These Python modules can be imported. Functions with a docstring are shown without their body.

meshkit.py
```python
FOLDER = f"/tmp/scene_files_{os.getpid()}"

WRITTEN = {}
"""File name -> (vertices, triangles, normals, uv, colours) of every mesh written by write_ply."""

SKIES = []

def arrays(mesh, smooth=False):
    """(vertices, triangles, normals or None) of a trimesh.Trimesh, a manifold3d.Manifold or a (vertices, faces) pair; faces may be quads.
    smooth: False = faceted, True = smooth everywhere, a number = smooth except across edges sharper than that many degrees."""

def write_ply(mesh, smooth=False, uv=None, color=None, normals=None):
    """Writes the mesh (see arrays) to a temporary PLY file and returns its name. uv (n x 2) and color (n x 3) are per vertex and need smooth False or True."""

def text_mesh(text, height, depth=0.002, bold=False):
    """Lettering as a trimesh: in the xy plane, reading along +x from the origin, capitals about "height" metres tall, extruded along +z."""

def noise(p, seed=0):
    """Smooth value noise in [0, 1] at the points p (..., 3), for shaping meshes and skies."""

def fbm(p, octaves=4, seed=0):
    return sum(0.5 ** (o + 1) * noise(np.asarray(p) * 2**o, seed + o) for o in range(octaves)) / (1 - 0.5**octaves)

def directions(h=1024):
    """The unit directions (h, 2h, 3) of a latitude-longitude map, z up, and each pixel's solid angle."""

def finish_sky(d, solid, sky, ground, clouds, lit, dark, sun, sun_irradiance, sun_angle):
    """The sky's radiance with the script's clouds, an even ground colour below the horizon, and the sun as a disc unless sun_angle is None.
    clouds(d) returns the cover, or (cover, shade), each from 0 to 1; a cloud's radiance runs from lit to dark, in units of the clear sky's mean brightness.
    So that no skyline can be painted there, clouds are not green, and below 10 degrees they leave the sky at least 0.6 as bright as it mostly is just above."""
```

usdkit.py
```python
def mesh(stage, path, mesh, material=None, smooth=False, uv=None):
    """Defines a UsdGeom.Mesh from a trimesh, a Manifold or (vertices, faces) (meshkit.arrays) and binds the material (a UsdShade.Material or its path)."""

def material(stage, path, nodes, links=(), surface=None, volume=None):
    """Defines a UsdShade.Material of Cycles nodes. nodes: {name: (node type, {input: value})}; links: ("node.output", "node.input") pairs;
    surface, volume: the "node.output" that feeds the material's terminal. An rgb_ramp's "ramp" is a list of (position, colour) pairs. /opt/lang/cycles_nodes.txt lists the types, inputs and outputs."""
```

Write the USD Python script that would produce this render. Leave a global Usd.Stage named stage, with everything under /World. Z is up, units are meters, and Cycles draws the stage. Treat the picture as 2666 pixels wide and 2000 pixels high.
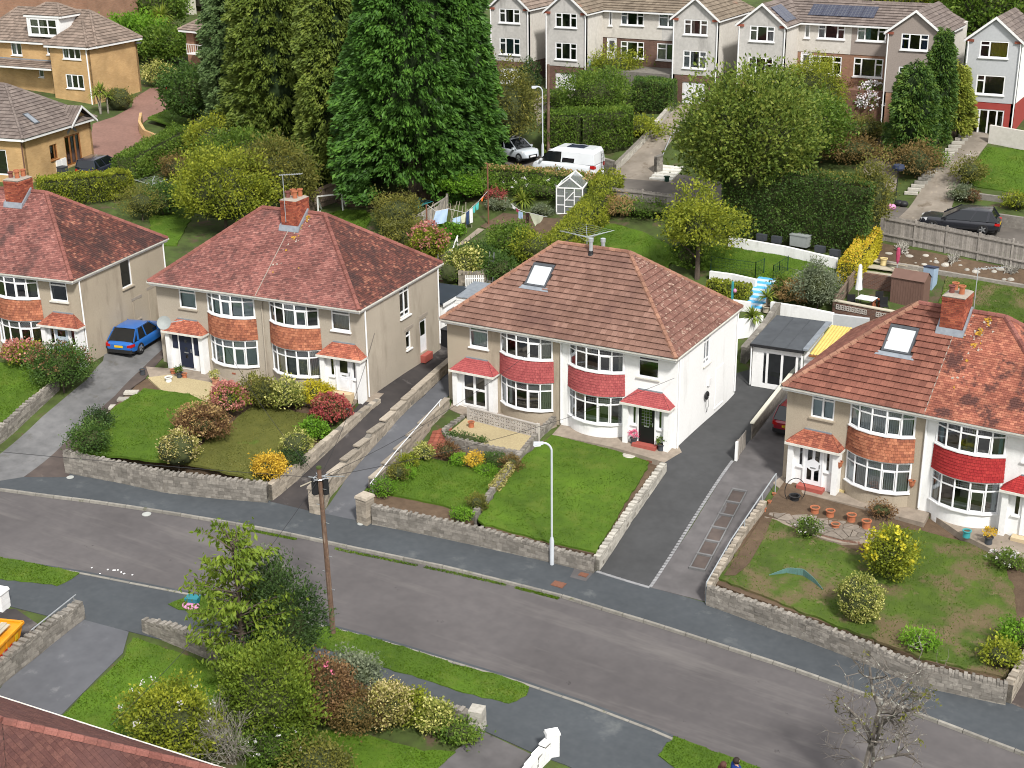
import math, random, numpy as np, trimesh, usdkit, meshkit
from pxr import Usd, UsdGeom, UsdLux, UsdShade, Gf, Sdf, Vt
from shapely.geometry import Polygon, LineString, Point, box as sbox
from shapely import affinity
from scipy.interpolate import RBFInterpolator

stage = Usd.Stage.CreateInMemory()
UsdGeom.SetStageUpAxis(stage, 'Z'); UsdGeom.SetStageMetersPerUnit(stage,1.0)
UsdGeom.Xform.Define(stage, '/World'); UsdGeom.Scope.Define(stage, '/World/Looks')
rng = np.random.default_rng(11); random.seed(11)
PI = math.pi
# ------------------------------------------------------------------ camera, sky, sun, exposure
PXF = 3657.9; PITCH = 0.37111; ROLL = -0.01311; YAW = -0.51241
EYE = np.array([30.1149,-62.1114,28.3087])
FW = np.array([math.sin(YAW)*math.cos(PITCH), math.cos(YAW)*math.cos(PITCH),-math.sin(PITCH)])
_r = np.array([math.cos(YAW),-math.sin(YAW),0.0]); _u = np.cross(_r, FW)
RT = math.cos(ROLL)*_r + math.sin(ROLL)*_u; UP = -math.sin(ROLL)*_r + math.cos(ROLL)*_u
cam = UsdGeom.Camera.Define(stage, '/World/camera')
cam.CreateHorizontalApertureAttr(36.0); cam.CreateVerticalApertureAttr(27.0)
cam.CreateFocalLengthAttr(36.0*PXF/2666); cam.CreateClippingRangeAttr((0.5,3000.0))
cam.AddTransformOp().Set(Gf.Matrix4d(*RT,0, *UP,0, *(-FW),0, *EYE,1))
cam.CreateExposureAttr(0.52)
SUN = np.array([0.72,-0.62,0.0]); SUN_EL = math.radians(47)
SUN = SUN/np.linalg.norm(SUN); SUN3 = np.array([SUN[0]*math.cos(SUN_EL), SUN[1]*math.cos(SUN_EL), math.sin(SUN_EL)])
usdkit.material(stage, '/World/Looks/sky_look', {
    's': ('sky_texture', {'sky_type': 'single_scattering', 'sun_disc': False, 'sun_elevation': SUN_EL, 'sun_rotation': math.atan2(SUN[0], SUN[1]), 'aerosol_density': 2.0}),
    'tc': ('texture_coordinate', {}), 'n': ('noise_texture', {'scale': 2.2, 'detail': 5.0, 'roughness': 0.55}),
    'r': ('rgb_ramp', {'ramp': [(0.30,(0.75,0.75,0.75)),(0.6,(1,1,1))]}),
    'm': ('mix', {'color2': (6.3,6.3,6.5)}),
    'b': ('background_shader', {'strength': 0.12})},
    [('tc.generated', 'n.vector'),('n.fac', 'r.fac'),('r.color', 'm.fac'),('s.color', 'm.color1'),('m.color', 'b.color')], surface='b.background')
dome = UsdLux.DomeLight.Define(stage, '/World/sky')
UsdShade.MaterialBindingAPI.Apply(dome.GetPrim()).Bind(UsdShade.Material.Get(stage, '/World/Looks/sky_look'))
dome.GetPrim().SetCustomDataByKey('kind', 'structure')
sun = UsdLux.DistantLight.Define(stage, '/World/sun')
sun.CreateIntensityAttr(0.88); sun.CreateAngleAttr(7.0); sun.CreateColorAttr((1.0,0.97,0.92)); sun.CreateNormalizeAttr(True)
_z = SUN3; _x = np.cross([0,0,1.0], _z); _x /= np.linalg.norm(_x); _y = np.cross(_z, _x)
sun.AddTransformOp().Set(Gf.Matrix4d(*_x,0, *_y,0, *_z,0,0,0,60,1))
# ------------------------------------------------------------------ pixels of the photograph as rays
def ray(px, py): return FW + RT*((px-1333)/PXF) - UP*((py-1000)/PXF)
def un(px, py, z):
    d = ray(px, py); return EYE + d*((z-EYE[2])/d[2])
def uy(px, py, y):
    d = ray(px, py); return EYE + d*((y-EYE[1])/d[1])
def on(px, py, fn):
    """where the pixel's ray first meets the surface z = fn(x, y)"""
    d = ray(px, py); t = 25.0; prev = t
    while t < 700:
        P = EYE + d*t
        if P[2] < fn(P[0], P[1]):
            lo, hi = prev, t
            for _ in range(30):
                m = (lo+hi)/2; Q = EYE + d*m
                if Q[2] < fn(Q[0], Q[1]): hi = m
                else: lo = m
            return EYE + d*hi
        prev = t; t += 0.8
    return EYE + d*t
# ------------------------------------------------------------------ scene writing
NUM = {}; XF = {}
def numbered(parent, name):
    k = (parent, name); n = NUM.get(k,-1) + 1; NUM[k] = n
    return parent + '/' + (name if n == 0 else '%s_%03d' % (name, n))
def tags(prim, label=None, cat=None, group=None, kind=None):
    for k, v in (('label', label),('category', cat),('group', group),('kind', kind)):
        if v: prim.SetCustomDataByKey(k, v)
def thing(name, label, cat=None, loc=(0,0,0), rz=0.0, group=None, kind=None):
    p = numbered('/World', name); x = UsdGeom.Xform.Define(stage, p)
    x.AddTranslateOp().Set(Gf.Vec3d(*map(float, loc))); x.AddRotateZOp().Set(math.degrees(rz))
    tags(x.GetPrim(), label, cat, group, kind); XF[p] = (np.array(loc, float), float(rz))
    return p
def dup(src, loc, rz, label=None, group=None):
    d = stage.GetPrimAtPath(src).GetCustomData(); name = src.split('/')[-1]
    if name[-4] == '_' and name[-3:].isdigit(): name = name[:-4]
    p = thing(name, label or d.get('label'), d.get('category'), loc, rz, group or d.get('group'))
    pr = stage.GetPrimAtPath(p); pr.GetReferences().AddInternalReference(Sdf.Path(src)); pr.SetInstanceable(True)
    return p
def local(root, v):
    loc, rz = XF[root]; v = np.asarray(v, float) - loc; c, s = math.cos(-rz), math.sin(-rz)
    return np.stack([c*v[:,0]-s*v[:,1], s*v[:,0]+c*v[:,1], v[:,2]],1)
def part(name, m, mat, parent='/World', label=None, cat=None, group=None, kind=None, smooth=False, world=False, tint=0):
    v, f = m.get() if isinstance(m, MB) else (np.asarray(m[0], float), np.asarray(m[1], int)) if isinstance(m, tuple) else (np.array(m.vertices), np.array(m.faces))
    if world and parent != '/World': v = local('/'.join(parent.split('/')[:3]), v)
    p = numbered(parent, name)
    g = usdkit.mesh(stage, p,(v, f), MATS[mat], smooth)
    if tint: UsdGeom.PrimvarsAPI(g).CreatePrimvar('tint', Sdf.ValueTypeNames.FloatArray, 'vertex').Set(Vt.FloatArray.FromNumpy(np.repeat(np.random.default_rng(len(v)).random(len(v)//tint+1), tint)[:len(v)].astype(np.float32)))
    tags(g.GetPrim(), label, cat, group, kind)
    return p
BOXF = np.array([[0,2,1],[0,3,2],[4,5,6],[4,6,7],[0,1,5],[0,5,4],[1,2,6],[1,6,5],[2,3,7],[2,7,6],[3,0,4],[3,4,7]])
class MB:
    def __init__(s): s.v = []; s.f = []; s.n = 0
    def add(s, v, f):
        v = np.asarray(v, float); f = np.asarray(f, int)
        if f.shape[1] == 4: f = np.vstack([f[:,[0,1,2]], f[:,[0,2,3]]])
        s.v.append(v); s.f.append(f+s.n); s.n += len(v); return s
    def tm(s, m): return s.add(m.vertices, m.faces)
    def get(s):
        if not s.v: return np.zeros((3,3)), np.array([[0,1,2]])
        return np.vstack(s.v), np.vstack(s.f)
    def box(s, x0, y0, z0, x1, y1, z1):
        return s.add([[x0,y0,z0],[x1,y0,z0],[x1,y1,z0],[x0,y1,z0],[x0,y0,z1],[x1,y0,z1],[x1,y1,z1],[x0,y1,z1]], BOXF)
    def hexa(s, eight): return s.add(eight, BOXF)
    def obox(s, o, ax, ay, az):
        o, ax, ay, az = (np.asarray(q, float) for q in (o, ax, ay, az))
        return s.add([o, o+ax, o+ax+ay, o+ay, o+az, o+ax+az, o+ax+ay+az, o+ay+az], BOXF)
    def cbox(s, c, hx, hy, hz, rz=0.0):
        c = np.asarray(c, float); a = np.array([math.cos(rz), math.sin(rz),0]); b = np.array([-a[1], a[0],0]); z = np.array([0,0,1.0])
        return s.obox(c-a*hx-b*hy-z*hz, a*2*hx, b*2*hy, z*2*hz)
    def beam(s, a, b, w, h=None, up=(0,0,1)):
        a, b = np.asarray(a, float), np.asarray(b, float); h = h or w; d = b-a; d /= np.linalg.norm(d)+1e-9
        sd = np.cross(d, up); n = np.linalg.norm(sd)
        sd = np.array([1.0,0,0]) if n < 1e-4 else sd/n
        u = np.cross(sd, d)
        return s.obox(a-sd*w/2-u*h/2, sd*w, b-a, u*h)
    def quad(s, a, b, c, d): return s.add([a, b, c, d],[[0,1,2],[0,2,3]])
    def poly(s, pts):
        k = len(pts); return s.add(pts,[[0, i, i+1] for i in range(1, k-1)])
    def tube(s, pts, r, sides=6, cap=True):
        p = np.asarray(pts, float); r = np.broadcast_to(r,(len(p),)); t = np.gradient(p, axis=0) if len(p) > 1 else p
        t /= np.linalg.norm(t, axis=1, keepdims=True)+1e-12
        a = np.cross(t, np.where(np.abs(t[:,2:]) < .9,[0,0,1.0],[1.0,0,0])); a /= np.linalg.norm(a, axis=1, keepdims=True)+1e-12
        b = np.cross(t, a); an = np.arange(sides)*2*PI/sides
        v = p[:, None]+r[:, None, None]*(np.cos(an)[None, :, None]*a[:, None]+np.sin(an)[None, :, None]*b[:, None])
        f = []
        for i in range(len(p)-1):
            for j in range(sides):
                k = (j+1) % sides; f.append([i*sides+j, i*sides+k,(i+1)*sides+k,(i+1)*sides+j])
        n0 = s.n; s.add(v.reshape(-1,3), f)
        if cap:
            e = (len(p)-1)*sides
            s.f.append(np.array([[0, j+1, j] for j in range(1, sides-1)]+[[e, e+j, e+j+1] for j in range(1, sides-1)])+n0)
        return s
    def lathe(s, prof, c=(0,0,0), sides=14):
        prof = np.asarray(prof, float); an = np.arange(sides)*2*PI/sides
        v = np.stack([prof[:, :1]*np.cos(an), prof[:, :1]*np.sin(an), np.repeat(prof[:,1:], sides,1)],-1).reshape(-1,3)+np.asarray(c)
        f = [[i*sides+j, i*sides+(j+1) % sides,(i+1)*sides+(j+1) % sides,(i+1)*sides+j] for i in range(len(prof)-1) for j in range(sides)]
        return s.add(v, f)
    def ball(s, c, r, sub=2, sc=(1,1,1)):
        m = trimesh.creation.icosphere(sub, r); return s.add(m.vertices*np.array(sc)+np.asarray(c), m.faces)
    def extr(s, poly, h, frame):
        """shapely polygon in (u, w) pushed out by h along n; frame = (origin, u, w, n)"""
        o, u, w, n = (np.asarray(q, float) for q in frame)
        for pg in (poly.geoms if hasattr(poly, 'geoms') else [poly]):
            m = trimesh.creation.extrude_polygon(pg, h); v = m.vertices
            fl = np.dot(np.cross(u, w), n) < 0
            s.add(o+v[:, :1]*u+v[:,1:2]*w+v[:,2:]*n, m.faces[:, ::-1] if fl else m.faces)
        return s
    def xf(s, loc, rz=0.0, sc=1.0):
        c, n = math.cos(rz), math.sin(rz)
        s.v = [np.stack([c*v[:,0]-n*v[:,1], n*v[:,0]+c*v[:,1], v[:,2]],1)*sc+np.asarray(loc, float) for v in s.v]; return s
# ------------------------------------------------------------------ materials
MATS = {}
def H2(c):  # sRGB 0..255 -> linear
    c = np.array(c, float)/255; return tuple(np.where(c <= .04045, c/12.92,((c+.055)/1.055)**2.4))
def M(name, c, c2=None, scale=3.0, rough=.85, bump=0.0, bscale=30.0, spec=.3, big=0.0, bigscale=.35, vary=0.0, metal=0.0, coat=0.0, stain=None, dist=.02, smooth_edge=0.22):
    """plain or two tone surface; vary: tone per piece, big: broad patches, stain: (colour, scale, low, high[, stretch])"""
    c2 = c2 or tuple(x*.82 for x in c)
    N = {'g': ('geometry', {}), 'n': ('noise_texture', {'scale': scale, 'detail': 5.0, 'roughness': .6}),
         'r': ('rgb_ramp', {'ramp': [(.5-smooth_edge, c2),(.5+smooth_edge, c)]}), 'p': ('principled_bsdf', {'roughness': rough, 'specular_ior_level': spec, 'metallic': metal, 'coat_weight': coat, 'coat_roughness': .08})}
    L = [('g.position', 'n.vector'),('n.fac', 'r.fac')]; out = 'r.color'
    if vary:
        N['oi'] = ('object_info', {}); N['tt'] = ('attribute', {'attribute': 'tint'}); N['ad'] = ('math', {'math_type': 'add'}); N['fr'] = ('math', {'math_type': 'fraction'})
        N['mr'] = ('map_range', {'to_min': 1-vary, 'to_max': 1+vary*.8}); N['vm'] = ('mix', {'mix_type': 'multiply', 'fac': 1.0})
        L += [('oi.random', 'ad.value1'),('tt.fac', 'ad.value2'),('ad.value', 'fr.value1'),('fr.value', 'mr.value'),('mr.result', 'vm.color2'),(out, 'vm.color1')]; out = 'vm.color'
    if big:
        N['bn'] = ('noise_texture', {'scale': bigscale, 'detail': 3.0}); N['bm'] = ('map_range', {'from_min': .3, 'from_max': .7, 'to_min': 1-big, 'to_max': 1+big*.7}); N['bx'] = ('mix', {'mix_type': 'multiply', 'fac': 1.0})
        L += [('g.position', 'bn.vector'),('bn.fac', 'bm.value'),('bm.result', 'bx.color2'),(out, 'bx.color1')]; out = 'bx.color'
    for i, st in enumerate(stain or []):
        k = 's%d' % i; col, sc, lo, hi = st[:4]; vec = 'g.position'
        if len(st) > 4:
            N[k+'m'] = ('mapping', {'scale': st[4]}); L.append(('g.position', k+'m.vector')); vec = k+'m.vector'
        N[k+'n'] = ('noise_texture', {'scale': sc, 'detail': 6.0, 'roughness': .65}); N[k+'r'] = ('map_range', {'from_min': lo, 'from_max': hi, 'clamp': True}); N[k+'x'] = ('mix', {'color2': col})
        L += [(vec, k+'n.vector'),(k+'n.fac', k+'r.value'),(k+'r.result', k+'x.fac'),(out, k+'x.color1')]; out = k+'x.color'
    L.append((out, 'p.base_color'))
    if bump:
        N['b'] = ('noise_texture', {'scale': bscale, 'detail': 4.0, 'roughness': .65}); N['bp'] = ('bump', {'strength': bump, 'distance': dist})
        L += [('g.position', 'b.vector'),('b.fac', 'bp.height'),('bp.normal', 'p.normal')]
    MATS[name] = usdkit.material(stage, '/World/Looks/'+name, N, L, surface='p.BSDF')
def LEAF(name, cols, trans=.3, rough=.55, scale=.55, noise=.5):
    """foliage: tone per leaf and by broad clumps; cols from dark to light"""
    k = len(cols); ramp = [(.06+.88*i/(k-1), tuple(min(.8, x*1.28) for x in c)) for i, c in enumerate(cols)]
    N = {'g': ('geometry', {}), 'tt': ('attribute', {'attribute': 'tint'}), 'n': ('noise_texture', {'scale': scale, 'detail': 3.0}), 'nm': ('map_range', {'from_min': .3, 'from_max': .7}),
         'mx': ('mix_float', {'fac': noise}), 'r': ('rgb_ramp', {'ramp': ramp}), 'd': ('principled_bsdf', {'roughness': rough, 'specular_ior_level': .25}), 't': ('translucent_bsdf', {}), 'm': ('mix_closure', {'fac': trans})}
    L = [('g.position', 'n.vector'),('n.fac', 'nm.value'),('tt.fac', 'mx.a'),('nm.result', 'mx.b'),('mx.result', 'r.fac'),('r.color', 'd.base_color'),('r.color', 't.color'),('d.BSDF', 'm.closure1'),('t.BSDF', 'm.closure2')]
    MATS[name] = usdkit.material(stage, '/World/Looks/'+name, N, L, surface='m.closure')
def BRICK(name, c1, c2, mortar, w=.225, h=.075, axis='x', rough=.9):
    """brickwork too far off to tell the bricks apart; walls along x or along y"""
    N = {'g': ('geometry', {}), 'sx': ('separate_xyz', {}), 'ad': ('math', {'math_type': 'add'}), 'cx': ('combine_xyz', {}), 'b': ('brick_texture', {'scale': 1.0, 'color1': c1, 'color2': c2, 'mortar': mortar, 'brick_width': w, 'row_height': h, 'mortar_size': .008, 'mortar_smooth': .3}),
         'n': ('noise_texture', {'scale': .7, 'detail': 4.0}), 'nr': ('map_range', {'from_min': .3, 'from_max': .7, 'to_min': .78, 'to_max': 1.15}), 'x': ('mix', {'mix_type': 'multiply', 'fac': 1.0}), 'p': ('principled_bsdf', {'roughness': rough, 'specular_ior_level': .25}), 'bp': ('bump', {'strength': .4, 'distance': .01, 'invert': True})}
    L = [('g.position', 'sx.vector'),('sx.x', 'ad.value1'),('sx.y', 'ad.value2'),('ad.value', 'cx.x'),('sx.z', 'cx.y'),('cx.vector', 'b.vector'),('g.position', 'n.vector'),('n.fac', 'nr.value'),('b.color', 'x.color1'),('nr.result', 'x.color2'),('x.color', 'p.base_color'),('b.fac', 'bp.height'),('bp.normal', 'p.normal')]
    MATS[name] = usdkit.material(stage, '/World/Looks/'+name, N, L, surface='p.BSDF')
def ROOF(name, ramp, stains=(), vary_big=.25, rough=.88):
    """tiles: tone per tile, broad weathering, algae and lichen"""
    N = {'g': ('geometry', {}), 'oi': ('object_info', {}), 'tt': ('attribute', {'attribute': 'tint'}), 'ad': ('math', {'math_type': 'add'}), 'fr': ('math', {'math_type': 'fraction'}), 'r': ('rgb_ramp', {'ramp': ramp}),
         'bn': ('noise_texture', {'scale': .8, 'detail': 4.0}), 'bm': ('map_range', {'from_min': .3, 'from_max': .7, 'to_min': 1-vary_big, 'to_max': 1+vary_big}), 'bx': ('mix', {'mix_type': 'multiply', 'fac': 1.0}),
         'fn': ('noise_texture', {'scale': 22.0, 'detail': 4.0}), 'fm': ('map_range', {'from_min': .3, 'from_max': .7, 'to_min': .78, 'to_max': 1.22}), 'fx': ('mix', {'mix_type': 'multiply', 'fac': 1.0}), 'p': ('principled_bsdf', {'roughness': rough, 'specular_ior_level': .2}), 'bp': ('bump', {'strength': .35, 'distance': .01})}
    L = [('oi.random', 'ad.value1'),('tt.fac', 'ad.value2'),('ad.value', 'fr.value1'),('fr.value', 'r.fac'),('g.position', 'bn.vector'),('bn.fac', 'bm.value'),('r.color', 'bx.color1'),('bm.result', 'bx.color2'),('g.position', 'fn.vector'),('fn.fac', 'fm.value'),('bx.color', 'fx.color1'),('fm.result', 'fx.color2'),('fn.fac', 'bp.height'),('bp.normal', 'p.normal')]
    out = 'fx.color'
    for i,(col, sc, lo, hi) in enumerate(stains):
        k = 's%d' % i
        N[k+'n'] = ('noise_texture', {'scale': sc, 'detail': 7.0, 'roughness': .7}); N[k+'r'] = ('map_range', {'from_min': lo, 'from_max': hi, 'clamp': True}); N[k+'x'] = ('mix', {'color2': col})
        L += [('g.position', k+'n.vector'),(k+'n.fac', k+'r.value'),(k+'r.result', k+'x.fac'),(out, k+'x.color1')]; out = k+'x.color'
    L.append((out, 'p.base_color'))
    MATS[name] = usdkit.material(stage, '/World/Looks/'+name, N, L, surface='p.BSDF')
def PANE(name, tint=(.82,.86,.88), rough=.03, add=.12, body=0.0):
    N = {'t': ('transparent_bsdf', {'color': tint}), 'gl': ('glossy_bsdf', {'roughness': rough, 'color': (.9,.95,1.0)}), 'f': ('fresnel', {'IOR': 1.6}), 'a': ('math', {'math_type': 'add', 'value2': add, 'use_clamp': True}), 'm': ('mix_closure', {}), 'd': ('diffuse_bsdf', {'color': (.75,.78,.80)}), 'o': ('mix_closure', {'fac': body})}
    MATS[name] = usdkit.material(stage, '/World/Looks/'+name, N,[('f.fac', 'a.value1'),('a.value', 'm.fac'),('t.BSDF', 'o.closure1'),('d.BSDF', 'o.closure2'),('o.closure', 'm.closure1'),('gl.BSDF', 'm.closure2')], surface='m.closure')
PANE('glass'); PANE('dark_glass',(.10,.12,.13))
M('white',(.78,.78,.77),(.70,.70,.69),6,.45, spec=.4)
M('upvc',(.80,.80,.80),(.76,.76,.76),2,.35, spec=.5)
M('old_white',(.70,.69,.64),(.50,.48,.42),5,.7)
M('black',(.02,.02,.022),(.014,.014,.015),8,.5)
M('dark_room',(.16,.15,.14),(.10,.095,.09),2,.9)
M('lead',(.30,.33,.36),(.20,.22,.25),4,.5, metal=.3)
M('steel',(.55,.57,.58),(.40,.42,.43),5,.4, metal=.8)
M('galvanised',(.50,.53,.55),(.40,.43,.45),6,.5, metal=.5)
M('dark_grey_metal',(.07,.075,.085),(.05,.055,.06),6,.5)
M('terracotta',(.42,.15,.07),(.30,.10,.05),9,.8)
M('pale_terracotta',(.50,.25,.16),(.38,.18,.11),9,.8)
M('anthracite',(.055,.06,.07),(.04,.045,.05),6,.6)
M('curtain_cream',(.62,.60,.50),(.48,.46,.38),12,.95)
M('curtain_white',(.74,.76,.75),(.60,.63,.62),12,.95)
M('curtain_teal',(.22,.38,.40),(.16,.29,.31),12,.95)
M('curtain_blue',(.05,.07,.30),(.03,.05,.20),12,.95)
M('curtain_yellow',(.55,.46,.04),(.42,.35,.02),12,.95)
M('curtain_green',(.20,.28,.15),(.13,.18,.10),12,.95)
M('blind',(.60,.68,.68),(.52,.60,.60),10,.9)
M('blind_striped',(.45,.47,.48),(.22,.25,.28),3,.9)
# ------------------------------------------------------------------ lie of the land
_C = []
def _c(*t): _C.extend(t)
for x in (-60,-45,-30,-20,-12,-5,2,9,16,24,32,45):      # the street falls to the right
    yk = -17.0-.0125*max(0,4-x)**1.75
    for dy in (2.6,0,-3,-6.4): _c((x, yk+dy,-.75-.04*x))
    _c((x, yk-10.5,-.85-.04*x),(x, yk-14,-1.15-.04*x),(x, yk-20,-1.8-.04*x),(x, yk-32,-2.6-.04*x))
for cx, cy, yw, b in ((-31.55,-8.45,.146,2.22),(-15.82,-3.99,.08,1.76),(0,0,0,.64),(18.44,-.32,-.068,.17),(36,-2,-.1,-.6),(-48,-14,.2,2.8)):
    for u in (-6,-2,2,6):
        for v in (-4.3,0,4.6): _c((cx+u*math.cos(yw)-v*math.sin(yw), cy+u*math.sin(yw)+v*math.cos(yw), b))
for x, z8, z14, z20 in ((-24,2.6,3.4,4.6),(-12,2.5,3.7,5.1),(-4,1.9,3.5,5.2),(2,1.6,3.4,5.2),(8,1.4,3.4,5.2),(14,1.5,3.2,5.2),(22,1.0,3.0,5.0),(34,.6,2.8,4.9)):
    _c((x,8, z8),(x,14, z14),(x,20, z20))
_c((-33,6,2.5),(-33,14,2.9),(-40,8,2.9),(-40,20,3.4),(-30,20,3.9),(-50,9,4.6),(-54,16,5.0),(-52,25,5.2),(-66,24,6.6),(-58,40,6.2),(-75,40,7.6),(-42,32,5.2),(-85,10,6.5),(-60,0,3.6))
for x in (-28,-20,-12,-4,4,12,20,32):
    _c((x,22.3,5.9-.012*x),(x,26.4,6.0-.012*x),(x,36.5,9.15-.02*x),(x,42,9.6-.02*x),(x,56,11.0))
_c((-36,28,5.9),(-38,40,8.0),(-45,55,9.0),(-60,60,9.0),(-90,60,10))
for x in (-160,-100,-50,0,50,100): _c((x,80,14.5),(x,120,20),(x,200,28),(x,-110,-6))
_c((90,0,-3),(90,40,6),(-160,0,9),(-160,30,11))
_C = np.array(_C, float)
_rb = RBFInterpolator(_C[:, :2], _C[:,2], kernel='linear', smoothing=.08, neighbors=40)
GX0, GY0, GS = -130.0,-90.0,.75; GNX, GNY = 300,300
_gx = GX0+GS*np.arange(GNX); _gy = GY0+GS*np.arange(GNY)
_A, _B = np.meshgrid(_gx, _gy, indexing='ij')
from scipy.ndimage import gaussian_filter
GZ = gaussian_filter(_rb(np.stack([_A.ravel(), _B.ravel()],1)).reshape(GNX, GNY),1.0, mode='nearest')
def Zv(x, y):
    x = np.clip((np.asarray(x, float)-GX0)/GS,0, GNX-1.001); y = np.clip((np.asarray(y, float)-GY0)/GS,0, GNY-1.001)
    i, j = x.astype(int), y.astype(int); a, b = x-i, y-j
    return GZ[i, j]*(1-a)*(1-b)+GZ[i+1, j]*a*(1-b)+GZ[i, j+1]*(1-a)*b+GZ[i+1, j+1]*a*b
def Z(x, y):
    u = min(max((x-GX0)/GS,0), GNX-1.001); w = min(max((y-GY0)/GS,0), GNY-1.001); i = int(u); j = int(w); a = u-i; b = w-j
    return float(GZ[i, j]*(1-a)*(1-b)+GZ[i+1, j]*a*(1-b)+GZ[i, j+1]*(1-a)*b+GZ[i+1, j+1]*a*b)
def G(px, py): return on(px, py, Z)
def Gs(pts, fn=Z): return [on(a, b, fn) for a, b in pts]
# ------------------------------------------------------------------ ground, street
M('ground_mix',(.065,.100,.020),(.045,.058,.016),1.4,.95,.6,14, big=.3, stain=[((.085,.062,.038),.9,.56,.66)], dist=.05)
M('asphalt',(.102,.093,.092),(.084,.077,.077),2.0,.92,.3,90, big=.18, bigscale=.22, stain=[((.150,.138,.130),.5,.52,.82,(.22,1.6,1)),((.072,.066,.067),.35,.58,.78,(.22,1.5,1)),((.055,.05,.05),1.3,.69,.73)])
M('pavement_tar',(.064,.071,.077),(.050,.057,.063),3.0,.92,.2,90, big=.12, stain=[((.115,.122,.122),.7,.60,.78)])
M('drive_concrete',(.165,.163,.163),(.105,.105,.106),1.5,.92,.25,60, big=.22, stain=[((.09,.085,.075),1.1,.58,.72)])
M('drive_brown',(.095,.075,.065),(.060,.048,.044),1.6,.95,.3,50, big=.25, stain=[((.16,.13,.11),1.0,.62,.72)])
M('drive_dark',(.055,.048,.046),(.036,.032,.032),1.2,.9,.2,60, big=.25, stain=[((.11,.10,.095),.8,.60,.72)])
M('drive_blue',(.105,.108,.118),(.082,.085,.094),1.6,.9,.15,70, big=.12, stain=[((.17,.17,.175),.8,.60,.75)])
M('drive_black',(.060,.061,.062),(.047,.048,.049),2.0,.9,.2,80, big=.15)
M('drive_mauve',(.12,.112,.112),(.085,.08,.08),1.4,.92,.2,60, big=.2)
M('old_concrete',(.26,.225,.185),(.17,.145,.115),1.0,.93,.3,40, big=.28, stain=[((.11,.085,.06),.8,.55,.68),((.36,.30,.22),2.0,.64,.75)])
M('lane_tar',(.13,.115,.10),(.09,.08,.07),1.2,.95,.2,60, big=.2)
M('kerb_stone',(.26,.245,.215),(.17,.16,.14),4.0,.9,.3,40, vary=.18, stain=[((.08,.09,.03),1.5,.60,.70)])
M('sett',(.27,.27,.275),(.22,.22,.225),6.0,.9, vary=.12)
M('lawn_lush',(.075,.142,.007),(.050,.100,.005),2.0,.9,.8,24, big=.28, bigscale=.28, stain=[((.095,.135,.016),.9,.52,.72)], dist=.05)
M('lawn_dry',(.112,.115,.022),(.078,.085,.015),2.2,.92,.8,24, big=.2, stain=[((.06,.15,.012),.5,.58,.72)], dist=.05)
M('lawn_patchy',(.072,.115,.012),(.048,.08,.010),2.0,.92,.8,24, big=.25, stain=[((.125,.095,.048),.55,.48,.60),((.17,.13,.07),1.6,.60,.72)], dist=.05)
M('soil',(.13,.088,.055),(.085,.056,.035),3.0,.95,.8,14, big=.25, dist=.06)
M('gravel_buff',(.50,.42,.25),(.30,.24,.13),22.0,.95,.7,40, big=.12, dist=.04)
M('path_concrete',(.30,.25,.20),(.20,.165,.13),3.0,.93,.3,50, big=.2)
M('paver_red',(.24,.135,.105),(.17,.095,.075),5.0,.9,.3,40, big=.15)
M('flag',(.44,.40,.31),(.35,.31,.24),3.0,.9,.2,40, vary=.15)
LEAF('grass_blade',[(.028,.058,.003),(.058,.108,.006),(.095,.145,.012)],.25, scale=.9)
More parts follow.
